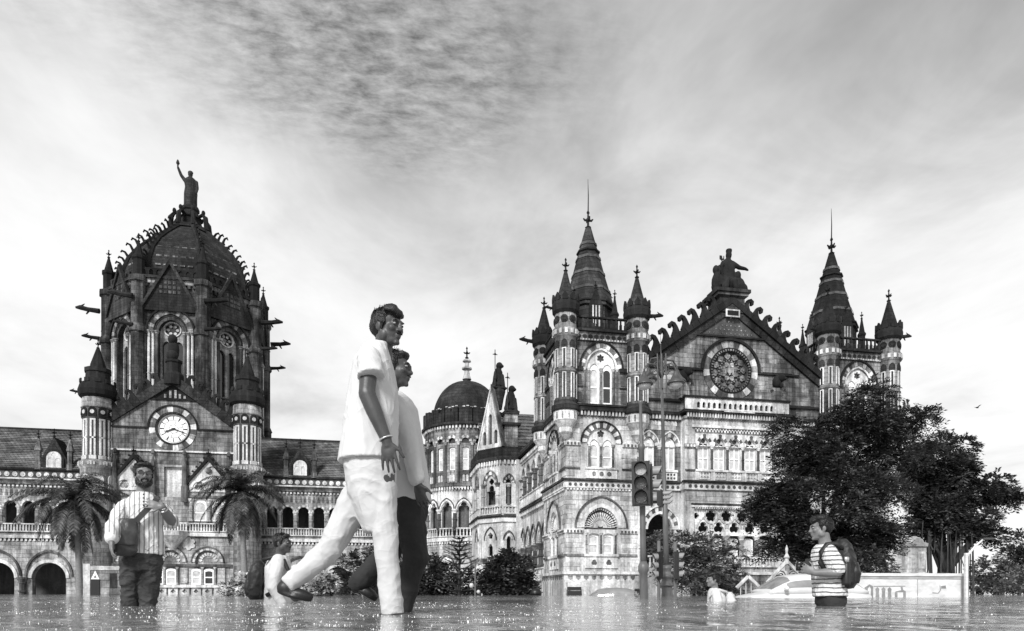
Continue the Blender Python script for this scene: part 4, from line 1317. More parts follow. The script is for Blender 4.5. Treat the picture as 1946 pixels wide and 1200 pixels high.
    MB().wbox(14.6, 16.8, 80.8, 83.0, 20.4, 20.7).build('pier_band', 'stone_dark', T)
    tile_roof(T, (13.0, 86, 18), (24, 86, 18), (13.0, 93, 25.0), (24, 93, 25.0), 12)
    return T
canted_pavilion()

def facing(x, y, n):
    return n[0] * x + n[1] * y < 0.35 * math.hypot(x, y)

def domed_tower():
    cx, cy = 12.3, 97.0
    T = thing('round_domed_tower', 'round arcaded stone tower with dark onion-topped dome', 'tower', (cx, cy, BED))
    r = 6.1
    # arcaded storeys
    n = 16
    ap = r * math.cos(PI / n); fw = 2 * r * math.sin(PI / n)
    for k in range(n):
        a = 2 * PI * (k + 0.5) / n
        nx, ny = math.cos(a), math.sin(a)
        if not facing(cx, cy, (nx, ny)): continue
        F = Fr(cx + ap * nx - fw / 2 * math.cos(a + PI / 2), cy + ap * ny - fw / 2 * math.sin(a + PI / 2), a + PI / 2)
        MB().panel(F, rect(0, fw, 8.6, 14.0), [opening(fw / 2, 8.9, 1.5, 11.3, 'trefoil')], 0, 0.5).build('arcade_bay', 'stone_light', T)
        arch_band(T, F, fw / 2, 11.3, 1.75, 2.15, 'stone_white', 'pointed', -0.02, 0.12, 16, 0.75, 'arch_moulding')
        arch_band(T, F, fw / 2, 11.3, 2.17, 2.36, 'stone_grey', 'pointed', -0.02, 0.2, 16, 0.75)
        p = F.p(0, 0, 0.0); column(T, p[0], p[1], 8.8, 11.4, 0.26, 'stone_grey', 'stone_white', 10)
        balustrade(T, F, 0.05, fw - 0.05, 7.7, 8.9, 0.18, 'stone_white', 0.4, 0.2)
        course(T, F, -0.05, fw + 0.05, 7.1, 7.6, -0.3, 0.3, 'stone_white', 'string_course')
        dentils(T, F, 0, fw, 6.75, 7.1, 0.0, 0.2, 'stone_white', 0.35, 0.55)
        MB().panel(F, rect(0, fw, BED, 7.1), [], 0.02, 0).build('lower_wall', 'stone_wall', T)
        arch_band(T, F, fw / 2, 3.8, 2.1, 2.4, 'stone_grey', 'pointed', -0.02, 0.16, 14, 0.7)
        MB().prism(F, opening(fw / 2, 1.0, 1.7, 3.9, 'pointed', 12), -0.1, 0.05).build('blind_panel', 'stone_white', T)
        dentils(T, F, 0, fw, 14.0, 14.45, 0.0, 0.3, 'stone_white', 0.38, 0.55)
        course(T, F, -0.05, fw + 0.05, 14.45, 14.9, -0.3, 0.42, 'stone_mid', 'string_course')
    MB().lathe(cx, cy, [(5.2, 7), (5.2, 14.4)], 24).build('inner_wall', 'inner_wall', T)
    # window drum
    n = 20
    r2 = 5.9
    ap = r2 * math.cos(PI / n); fw = 2 * r2 * math.sin(PI / n)
    for k in range(n):
        a = 2 * PI * (k + 0.5) / n
        nx, ny = math.cos(a), math.sin(a)
        if not facing(cx, cy, (nx, ny)): continue
        F = Fr(cx + ap * nx - fw / 2 * math.cos(a + PI / 2), cy + ap * ny - fw / 2 * math.sin(a + PI / 2), a + PI / 2)
        MB().panel(F, rect(0, fw, 14.9, 22.9), [opening(fw / 2, 16.7, 0.85, 19.7, 'flat', 6), opening(fw / 2, 20.3, 0.9, 20.6, 'round', 10)], 0, 0.35).build('drum_bay', 'stone_mid', T)
        window(T, F, fw / 2, 16.7, 0.85, 19.7, 'flat', -0.2, 0.12, 1, True, 'sash_white', 'blind')
        MB().prism(F, opening(fw / 2, 20.25, 0.95, 20.6, 'round', 10), -0.34, -0.25).build('pane', 'pane_dark', T)
        voussoirs(T, F, fw / 2, 20.5, 1.0, 1.72, 7, ['stone_light', 'stone_mid'], 'round', -0.05, 0.12)
        q = MB()
        for e in (-0.22, 0.22):
            q.prism(F, opening(fw / 2 + e, 15.15, 0.32, 15.9, 'round', 6), -0.05, 0.04)
        q.build('slit', 'stone_white', T)
        p = F.p(0, 0, 0.02); column(T, p[0], p[1], 15.0, 20.4, 0.16, 'stone_grey', 'stone_light', 8)
        dentils(T, F, 0, fw, 22.3, 22.7, 0.0, 0.3, 'stone_light', 0.42, 0.5)
        course(T, F, -0.08, fw + 0.08, 22.75, 23.1, -0.3, 0.5, 'stone_dark', 'cornice')
        for (a0, a1, zt) in ((0.05, fw * 0.42, 25.0), (fw * 0.42 + 0.03, fw * 0.72, 24.5), (fw * 0.74, fw - 0.03, 25.1)):
            MB().box(F, a0, a1, 23.1, zt, -0.2, 0.3).build('merlon', 'stone_dark', T)
    # dome
    prof = []
    for i in range(15):
        t = i / 14
        a = t * PI / 2
        rr = 4.85 * math.cos(a) ** 0.86
        z = 24.6 + 5.6 * math.sin(a) ** 1.05
        prof.append((max(rr, 0.75 - 0.3 * t), z))
    prof = [(5.3, 22.9), (5.3, 24.2), (4.95, 24.4)] + prof + [(0.55, 30.5), (0.42, 30.8)]
    dm = MB().lathe(cx, cy, prof, 40).build('dome', 'dome_stone', T, True)
    q = MB()
    for k in range(60):
        a = 2 * PI * k / 60
        F = Fr(cx + 4.86 * math.cos(a), cy + 4.86 * math.sin(a), a + PI / 2)
        if k % 5 != 2: q.box(F, -0.17, 0.17, 25.35 + 0.08 * (k % 3), 25.5 + 0.08 * (k % 3), -0.2, 0.03)
    q.build('slit_band', 'stone_light', dm)
    q = MB()
    q.lathe(cx, cy, [(0.65, 30.6), (0.45, 31.2), (0.32, 31.9), (0.72, 32.05), (0.72, 32.25), (0.3, 32.4), (0.28, 33.0), (0.62, 33.15), (0.55, 33.35), (0.25, 33.5)], 12)
    q.build('dome_finial', 'stone_light', T)
    q = MB(); finial_mesh(q, cx, cy, 33.4, 1.9); q.build('finial', 'stone_soot', T)
    return T
domed_tower()

# ------------------------------------------------------------------ the long ranges either side of the clock
VL = 103.6
def dormer(T, u, V, z):
    F = Fr(u, V, 0)
    d = MB().prism(F, [(-1.75, z), (1.75, z), (1.75, z + 1.0), (0, z + 4.3), (-1.75, z + 1.0)], -3.0, 0.2).build('dormer', 'stone_dark', T)
    MB().panel(F, [(-1.3, z), (1.3, z), (1.3, z + 1.3), (0, z + 3.4), (-1.3, z + 1.3)], [opening(0, z + 0.1, 1.9, z + 1.4, 'round', 14)], 0.32, 0.11, 0.1).build('dormer_gable', 'stone_dark', d)
    MB().panel(F, opening(0, z + 0.1, 1.9, z + 1.4, 'round', 14), [opening(-0.45, z + 0.2, 0.6, z + 1.1, 'round', 8), opening(0.45, z + 0.2, 0.6, z + 1.1, 'round', 8), circle(0, z + 1.85, 0.28, 12)], 0.26, 0.05).build('window', 'stone_far_white', d)
    MB().prism(F, opening(0, z + 0.1, 1.9, z + 1.4, 'round', 14), 0.201, 0.21).build('pane', 'blind', d)
    for sg in (-1, 1):
        x, y = u + sg * 1.95, V
        q = MB().lathe(x, y, [(0.5, z - 0.2), (0.5, z + 0.6), (0.38, z + 0.7), (0.38, z + 2.3), (0.52, z + 2.4), (0.52, z + 2.7), (0.45, z + 2.8), (0.05, z + 4.3)], 8)
        q.build('pinnacle', 'stone_far_mid', d)
        q = MB(); finial_mesh(q, x, y, z + 4.1, 1.1); q.build('finial', 'stone_soot', d)
    q = MB(); finial_mesh(q, u, V - 0.1, z + 4.2, 1.3); q.build('finial', 'stone_soot', d)
def long_range(u0, u1, label, dorm, start, gap):
    T = thing('arcaded_range', label, 'building', ((u0 + u1) / 2, VL, BED), group='long arcaded ranges beside the clock front')
    F = Fr(0, VL, 0)
    step = 2.18
    cs = []
    c = start
    while c < u1 - 0.9:
        if c > u0 + 0.9: cs.append(c)
        c += step
    MB().panel(F, rect(u0, u1, 7.6, 17.0), [opening(c, 9.6, 1.5, 11.9, 'round', 14) for c in cs], 0, 0.5).build('upper_wall', 'stone_far', T)
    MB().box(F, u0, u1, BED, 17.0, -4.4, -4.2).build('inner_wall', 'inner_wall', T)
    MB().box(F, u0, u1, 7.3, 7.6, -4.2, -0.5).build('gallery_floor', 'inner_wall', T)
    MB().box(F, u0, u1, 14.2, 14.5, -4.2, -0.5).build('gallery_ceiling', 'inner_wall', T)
    for c in cs:
        voussoirs(T, F, c, 11.9, 1.52, 2.05, 9, ['stone_far_white', 'stone_far'], 'round', -0.05, 0.1)
        p = F.p(c - step / 2, 0, 0.05)
        column(T, p[0], p[1], 9.5, 11.95, 0.24, 'stone_far', 'stone_far_white', 8)
    balustrade(T, F, u0, u1, 8.45, 9.6, 0.15, 'stone_far_white', 0.36, 0.18)
    course(T, F, u0, u1, 7.6, 8.0, -0.2, 0.35, 'stone_far_white', 'string_course')
    dentils(T, F, u0, u1, 7.2, 7.6, 0.0, 0.2, 'stone_far_white', 0.5, 0.5)
    # frieze and parapet
    q = MB()
    n = int((u1 - u0) / 0.62)
    for i in range(n):
        c = u0 + (i + 0.5) * (u1 - u0) / n
        q.prism(F, [(c - 0.17, 13.4), (c + 0.17, 13.4), (c + 0.1, 14.2), (c - 0.1, 14.2)], -0.02, 0.07)
    q.build('cresting', 'stone_far_mid', T)
    dentils(T, F, u0, u1, 14.55, 14.8, 0.0, 0.25, 'stone_far_white', 0.5, 0.55)
    course(T, F, u0, u1, 14.85, 15.05, -0.1, 0.35, 'stone_far_mid', 'cornice')
    course(T, F, u0, u1, 15.55, 15.72, -0.1, 0.55, 'stone_far_white', 'cornice')
    course(T, F, u0, u1, 15.75, 16.75, -0.1, 0.28, 'stone_grey', 'frieze')
    q = MB()
    n = int((u1 - u0) / 0.95)
    for i in range(n):
        c = u0 + (i + 0.5) * (u1 - u0) / n
        q.prism(F, circle(c, 16.22, 0.33, 12), 0.2, 0.36)
        q.prism(F, circle(c, 16.22, 0.15, 8), 0.3, 0.42)
    q.build('medallion_course', 'stone_far_white', T)
    course(T, F, u0, u1, 16.78, 17.05, -0.3, 0.5, 'stone_dark', 'eave')
    # ground arcade
    gs = []
    g = start + 0.6
    while g < u1 - 2.4:
        if g > u0 + 2.4: gs.append(g)
        g += gap
    MB().panel(F, rect(u0, u1, BED, 7.3), [opening(g, BED + 0.02, gap * 0.66, 2.2, 'round', 16) for g in gs], 0.05, 1.0).build('lower_wall', 'stone_far', T)
    for g in gs:
        arch_band(T, F, g, 2.2, gap * 0.67, gap * 0.80, 'stone_far_white', 'round', 0.0, 0.2, 18, 0.75, 'arch_moulding')
        arch_band(T, F, g, 2.5, gap * 0.86, gap * 0.94, 'stone_grey', 'pointed', 0.0, 0.28, 18, 0.62)
        p = F.p(g - gap / 2, 0, 0.3)
        column(T, p[0], p[1], BED, 2.3, 0.38, 'stone_grey', 'stone_far_mid', 10)
    # roof
    tile_roof(T, (u0, VL - 0.5, 17.0), (u1, VL - 0.5, 17.0), (u0, VL + 6.5, 23.7), (u1, VL + 6.5, 23.7), 22)
    q = MB().box(F, u0, u1, 23.6, 23.95, -6.75, -6.3).build('ridge', 'stone_dark', T)
    for u in dorm:
        dormer(T, u, VL - 0.2, 17.1)
    return T
u_l = onV(172, 900, VL)[0]
long_range(-66, u_l, 'arcaded range with tiled roof left of the clock gable', [onV(105, 880, VL)[0]], onV(20, 970, VL)[0] - 2.18, onV(126, 1080, VL)[0] - onV(28, 1080, VL)[0])
u_r = onV(480, 900, VL)[0]
long_range(u_r, 8.0, 'arcaded range with tiled roof between clock gable and domed round tower', [onV(571, 900, VL)[0]], onV(547, 970, VL)[0] - 2 * 2.18, 5.4)

# ------------------------------------------------------------------ clock front
VC = 100.0
def clock_turret(T, x, y):
    r = 1.85
    t = MB().lathe(x, y, [(r, BED), (r, 12.6), (r * 1.12, 12.8), (r * 1.12, 16.6), (r * 1.25, 16.9), (r * 1.25, 17.5), (r * 1.02, 17.7)], 20).build('turret', 'stone_far', T, True)
    MB().lathe(x, y, [(r * 0.92, 17.6), (r * 0.92, 23.2), (r * 1.02, 23.3), (r * 1.02, 24.6)], 20).build('turret_shaft', 'stone_grey', t, True)
    MB().lathe(x, y, [(r * 1.03, 24.6), (r * 1.1, 24.7), (r * 1.03, 24.8), (r * 1.0, 26.1)], 20).build('turret_drum', 'stone_far', t, True)
    s = MB(); g = MB(); b = MB(); wv = MB(); rd = MB()
    for k in range(10):
        a = 2 * PI * (k + 0.5) / 10
        F = Fr(x + r * 0.92 * math.cos(a), y + r * 0.92 * math.sin(a), a + PI / 2)
        for (e0, e1) in ((-0.34, -0.13), (0.13, 0.34)):
            s.box(F, e0, e1, 18.3, 22.9, -0.05, 0.1)
        s.box(F, -0.34, 0.34, 22.9, 23.1, -0.05, 0.1); s.box(F, -0.34, 0.34, 20.5, 20.7, -0.05, 0.1)
        g.box(F, -0.13, 0.13, 18.3, 22.9, -0.05, 0.03)
        b.box(F, -0.42, 0.42, 17.75, 18.25, -0.1, 0.2)
        F2 = Fr(x + r * 1.0 * math.cos(a), y + r * 1.0 * math.sin(a), a + PI / 2)
        wv.prism(F2, opening(0, 23.35, 1.0, 24.1, 'round', 8), -0.05, 0.07)
        rd.prism(F2, circle(0, 23.95, 0.27, 10), 0.0, 0.14)
        F3 = Fr(x + r * 1.22 * math.cos(a), y + r * 1.22 * math.sin(a), a + PI / 2)
        for e in (-0.36, 0, 0.36):
            b.box(F3, e - 0.1, e + 0.1, 16.95, 17.4, -0.05, 0.08)
    s.build('slit_surround', 'stone_far_white', t); g.build('slit', 'pane_dark', t); b.build('corbel_table', 'stone_far_white', t)
    wv.build('blind_arch', 'stone_dark', t); rd.build('roundel', 'stone_far_white', t)
    for k in range(8):
        a = 2 * PI * (k + 0.5) / 8
        F = Fr(x + r * 1.12 * math.cos(a), y + r * 1.12 * math.sin(a), a + PI / 2)
        if not facing(x, y, (math.cos(a), math.sin(a))): continue
        MB().prism(F, opening(0, 13.0, 1.1, 15.2, 'round', 10), -0.05, 0.05).build('blind_panel', 'stone_far_white', t)
    MB().lathe(x, y, [(r * 1.05, 26.0), (r * 1.24, 26.3), (r * 1.28, 27.0), (r * 1.15, 27.8), (r * 1.08, 28.0), (r * 0.8, 28.0)], 14).build('crown', 'stone_soot', t)
    q = MB()
    for k in range(10):
        a = 2 * PI * k / 10
        F = Fr(x + r * 1.16 * math.cos(a), y + r * 1.16 * math.sin(a), a + PI / 2)
        q.box(F, -0.32, 0.32, 27.9, 28.4, -0.15, 0.0)
    q.build('battlement', 'stone_soot', t)
    MB().lathe(x, y, [(r * 0.85, 27.9), (r * 0.8, 29.4), (r * 0.88, 29.5), (r * 0.88, 30.0), (r * 0.55, 30.0), (r * 0.5, 30.6), (r * 0.1, 32.9)], 10).build('spirelet', 'stone_soot', t)
    q = MB(); finial_mesh(q, x, y, 32.7, 1.4); q.build('finial', 'stone_soot', t)
    gargoyle(T, x - r * 1.1, y, 26.9, PI, 1.4, 'stone_soot')
    return t
def clock_front():
    c = onV(329, 815, VC)[0]
    T = thing('clock_front', 'gabled stone clock front with two round corner turrets', 'building', (c, VC, BED))
    F = Fr(c, VC, 0)
    hw = 8.6
    zc = onV(329, 815, VC)[1]
    ap, sl = 29.3, 0.72
    zf = ap - sl * hw
    MB().panel(F, [(-hw, 17.6), (hw, 17.6), (hw, zf), (0, ap), (-hw, zf)], [circle(0, zc, 2.0, 32)], 0, 0.35).build('gable_wall', 'stone_far_mid', T)
    dial = MB().prism(F, circle(0, zc, 2.02, 40), -0.3, -0.22).build('clock_dial', 'clock_white', T)
    q = MB()
    for j in range(12):
        a = 2 * PI * j / 12
        q.prism(F, [(r * math.cos(a + e), zc + r * math.sin(a + e)) for r, e in ((1.25, -0.05), (1.72, -0.055), (1.72, 0.055), (1.25, 0.05))], -0.22, -0.19) if j % 2 == 0 else q.prism(F, [(r * math.cos(a + e), zc + r * math.sin(a + e)) for r, e in ((1.25, -0.025), (1.72, -0.035), (1.72, 0.035), (1.25, 0.025))], -0.22, -0.19)
    q.build('numeral', 'black_iron', dial)
    q = MB()
    for r in (1.18, 1.78, 0.55):
        q.band(F, circle(0, zc, r + 0.04, 40) + [circle(0, zc, r + 0.04, 40)[0]], circle(0, zc, r, 40) + [circle(0, zc, r, 40)[0]], -0.22, -0.2)
    for j in range(6):
        a = 2 * PI * j / 6 + 0.26
        q.prism(F, [(r * math.cos(a + e), zc + r * math.sin(a + e)) for r, e in ((0.55, -0.035), (1.18, -0.015), (1.18, 0.015), (0.55, 0.035))], -0.22, -0.2)
    q.build('minute_ring', 'stone_grey', dial)
    def hand(deg, L, w):
        a = rad(90 - deg)
        d = (math.cos(a), math.sin(a)); n = (-d[1], d[0])
        pts = [(-0.25, w * 0.6), (0.0, w), (L * 0.55, w * 0.55), (L * 0.7, w * 1.3), (L * 0.82, w * 0.4), (L, 0.01)]
        poly = [(d[0] * s + n[0] * e, zc + d[1] * s + n[1] * e) for s, e in pts] + [(d[0] * s - n[0] * e, zc + d[1] * s - n[1] * e) for s, e in pts[::-1]]
        return MB().prism(F, poly[::-1], -0.18, -0.12)
    hand(247, 1.25, 0.13).build('hour_hand', 'black_iron', dial)
    hand(109, 1.8, 0.09).build('minute_hand', 'black_iron', dial)
    ring_band(T, F, 0, zc, 2.0, 2.25, 'stone_dark', -0.1, 0.12)
    ring_stones(T, F, 0, zc, 2.27, 3.0, 24, ['stone_far_white', 'stone_mid', 'stone_grey'], -0.05, 0.1)
    ring_band(T, F, 0, zc, 3.02, 3.22, 'stone_soot', -0.05, 0.25, 0, PI, 28, 'hood_mould')
    course(T, F, -hw, -3.05, zc - 0.1, zc + 0.1, -0.05, 0.2, 'stone_soot', 'string_course')
    course(T, F, 3.05, hw, zc - 0.1, zc + 0.1, -0.05, 0.2, 'stone_soot', 'string_course')
    course(T, F, -hw, hw, 19.3, 19.5, -0.05, 0.25, 'stone_far_white', 'string_course')
    MB().prism(F, [(-2.7, 26.5), (2.7, 26.5), (0, 28.5)], -0.05, 0.05).build('apex_panel', 'stone_soot', T)
    course(T, F, -3.1, 3.1, 26.3, 26.5, -0.05, 0.2, 'stone_soot', 'string_course')
    for j, (e, h) in enumerate(((-1.1, 0.5), (-0.45, 1.0), (0.2, 1.1), (0.75, 0.6), (1.35, 0.4))):
        MB().box(F, e, e + 0.28, 26.6, 26.6 + h, 0.04, 0.14).build('carved_figure', 'stone_far', T)
    for sg in (-1, 1):
        ns = 10
        for j in range(ns):
            t0, t1 = j / ns + 0.001, (j + 1) / ns - 0.002
            nx, nz = sl / math.hypot(1, sl), 1 / math.hypot(1, sl)
            P = lambda t, o: (sg * (hw * t + nx * o), ap - sl * hw * t + nz * o)
            a, b, c2, d2 = P(t0, -0.7), P(t1, -0.7), P(t1, 0.5), P(t0, 0.5)
            if j == 0:
                a = (sg * 0.005, ap - 0.86); d2 = (sg * 0.005, ap + 0.62)
            MB().prism(F, [a, b, c2, d2] if sg > 0 else [b, a, d2, c2], -0.5, 0.35 + R.uniform(-0.02, 0.02)).build('coping_stone', 'stone_dark', T)
        for j in range(6):
            t = 0.22 + j * 0.125
            crocket(T, F, sg * hw * t, ap - sl * hw * t + 0.6, 1.3, sg, -0.2, 0.15, 'stone_soot', sl)
    p = MB().lathe(c, VC + 0.3, [(1.3, 28.4), (1.3, 29.8), (0.95, 30.2), (0.95, 31.4), (1.1, 31.5), (1.1, 31.8)], 8).build('pedestal', 'stone_soot', T)
    q = MB(); q.ellipsoid((c, VC + 0.2, 33.2), (0.75, 0.7, 1.5)); q.ellipsoid((c - 0.05, VC, 34.6), (0.62, 0.6, 0.7)); q.ellipsoid((c, VC - 0.4, 32.3), (0.8, 0.5, 0.7)); q.build('carved_finial', 'stone_soot', T, True)
    for (e, zt) in ((-7.1, 19.4), (-0.8 - 1.6, 19.4), (1.55, 19.4), (7.2, 19.4)):
        q = MB().lathe(c + e, VC - 0.45, [(0.45, 12.5), (0.45, 14.6), (0.34, 14.8), (0.34, 17.2), (0.08, 18.8), (0.26, 18.95), (0.26, 19.3), (0.1, 19.5)], 8)
        q.build('pinnacle', 'stone_grey', T)
    # body below
    MB().panel(F, rect(-hw, hw, BED, 17.6), [rect(-1.15, 1.35, 13.2, 17.3)] + [opening(e, 9.9, 1.7, 12.2, 'round', 12) for e in (-6.0, -3.7, 3.4, 5.7)] + [opening(e, 5.3 - 1.2, 3.2, 4.4, 'round', 18) for e in (-5.2, -0.4, 4.4)], 0, 0.5).build('wall', 'stone_far', T)
    MB().box(F, -hw + 0.3, hw - 0.3, BED, 17.5, -2.4, -2.2).build('inner_wall', 'inner_wall', T)
    MB().box(F, -1.1, 1.3, 13.2, 17.3, -0.6, -0.45).build('stair_panel', 'stone_far_white', T)
    for e in (-4.85, 4.55):
        MB().panel(F, [(e - 2.45, 14.0), (e + 2.45, 14.0), (e + 2.45, 15.2), (e, 18.2), (e - 2.45, 15.2)], [opening(e - 1.15, 13.98, 1.3, 14.15, 'trefoil')[2:] + [] if False else foil(e - 1.15, 14.75, 0.62, 3), foil(e + 1.15, 14.75, 0.62, 3)], 0.2, 0.3, 0.2).build('gablet', 'stone_far_white', T)
        MB().box(F, e - 2.0, e + 2.0, 14.0, 15.5, -0.12, -0.04).build('pane', 'pane_dark', T)
        for sx in (-1.15, 1.15):
            arch_band(T, F, e + sx, 14.5, 1.7, 2.15, 'stone_far_white', 'round', 0.18, 0.3, 16, 0.75, 'arch_moulding')
            MB().prism(F, circle(e + sx, 14.6, 0.26, 12), -0.06, 0.2).build('boss', 'stone_far', T)
        MB().ellipsoid((c + e, VC - 0.35, 16.9), (0.42, 0.3, 0.42)).build('ball_boss', 'stone_far', T, True)
        for sg in (-1, 1):
            P0, P1 = (e + sg * 2.7, 14.9), (e + sg * 0.0, 18.6)
            MB().prism(F, [P0, (e + sg * 2.7, 15.4), (e, 18.9), (e, 18.25)] if sg < 0 else [(e, 18.25), (e, 18.9), (e + 2.7, 15.4), P0], 0.05, 0.5).build('coping', 'stone_soot', T)
            for j in range(5):
                t = (j + 0.7) / 5.4
                crocket(T, F, e + sg * 2.6 * t, 18.7 - 3.4 * t, 0.5, sg, 0.15, 0.4, 'stone_soot', 1.3)
        q = MB(); finial_mesh(q, c + e, VC - 0.3, 18.7, 1.2); q.build('finial', 'stone_soot', T)
        for sx in (-1.15, 1.15):
            window(T, F, e + sx + (0.0), 10.0, 1.65, 12.3, 'round', -0.2, 0.16, 1, True, 'sash_white', 'blind')
        for sx in (-2.3, 0, 2.3):
            p = F.p(e + sx, 0, 0.05); column(T, p[0], p[1], 9.9, 13.0, 0.26, 'stone_far', 'stone_far_white', 8)
        course(T, F, e - 2.6, e + 2.6, 13.2, 13.5, -0.05, 0.25, 'stone_grey', 'sill_course')
        balustrade(T, F, e - 2.5, e + 2.5, 8.5, 9.7, 0.3, 'stone_far_white', 0.35, 0.18)
    balustrade(T, F, -1.9, 2.0, 8.5, 9.7, 0.6, 'stone_far_white', 0.35, 0.18)
    MB().lathe(c, VC - 0.2, [(0.3, 6.0), (0.9, 6.8), (1.9, 7.9), (2.0, 8.5)], 14).build('balcony_corbel', 'stone_far_white', T)
    course(T, F, -hw, hw, 7.9, 8.4, -0.05, 0.35, 'stone_far_white', 'string_course')
    for e in (-2.8, 2.0):
        MB().prism(F, foil(e, 6.9, 0.9, 6), -0.05, 0.15).build('carved_medallion', 'stone_far_white', T)
    for e in (-5.2, -0.4, 4.4):
        voussoirs(T, F, e, 4.4, 3.22, 4.0, 13, ['stone_far_white', 'stone_far'], 'round', -0.05, 0.1)
        arch_band(T, F, e, 4.4, 4.02, 4.3, 'stone_grey', 'round', -0.02, 0.25)
        ty = MB().prism(F, opening(e, 4.1, 3.2, 4.4, 'round', 18), -0.5, -0.35).build('tympanum', 'stone_far', T)
        q = MB()
        for j in range(9):
            a = PI * (j + 0.5) / 9
            q.prism(F, foil(e + 1.0 * math.cos(a), 4.5 + 1.0 * math.sin(a), 0.24, 4, a, 20), -0.35, -0.25)
        q.build('carved_leaves', 'stone_far_white', ty)
    course(T, F, -hw, hw, 3.75, 4.1, -0.05, 0.3, 'stone_grey', 'string_course')
    for j in range(9):
        e = -6.6 + j * 1.6
        if j % 3 == 2:
            MB().box(F, e - 0.5, e + 0.5, 1.5, 3.6, 0.0, 0.16).build('pilaster', 'stone_far', T)
            continue
        window(T, F, e, 1.3, 1.25, 3.3, 'flat', 0.2, 0.16, 1, True, 'sash_white', 'pane_dark' if j % 2 else 'blind')
        p = F.p(e + 0.8, 0, 0.2); column(T, p[0], p[1], 1.3, 3.7, 0.13, 'stone_far', 'stone_far_white', 8)
    course(T, F, -hw, hw, 0.9, 1.25, -0.05, 0.45, 'stone_far_white', 'window_sill')
    for j in range(11):
        e = -7.2 + j * 1.45
        MB().panel(F, rect(e - 0.6, e + 0.6, -0.1, 0.85), [foil(e, 0.4, 0.3, 4, n=16)], 0.2, 0.15, 0.2).build('pierced_panel', 'stone_far_white', T)
    for e in (-9.4, 9.5):
        clock_turret(T, c + e, VC + 0.3)
    # roof behind the gable
    for sg in (-1, 1):
        tile_roof(T, (c + sg * hw, VC + 0.5, zf - 0.4), (c + sg * hw, VC + 12, zf - 0.4), (c, VC + 0.5, ap - 0.4), (c, VC + 12, ap - 0.4), 10)
    for sg in (-1, 1):
        FS = Fr(c + sg * hw, VC + (12 if sg < 0 else 0), -PI / 2 * 1 if sg < 0 else PI / 2)
        MB().panel(FS, rect(0, 12, BED, zf), [], 0, 0).build('side_wall', 'stone_far_mid', T)
    return T, c
CLOCK, CC = clock_front()

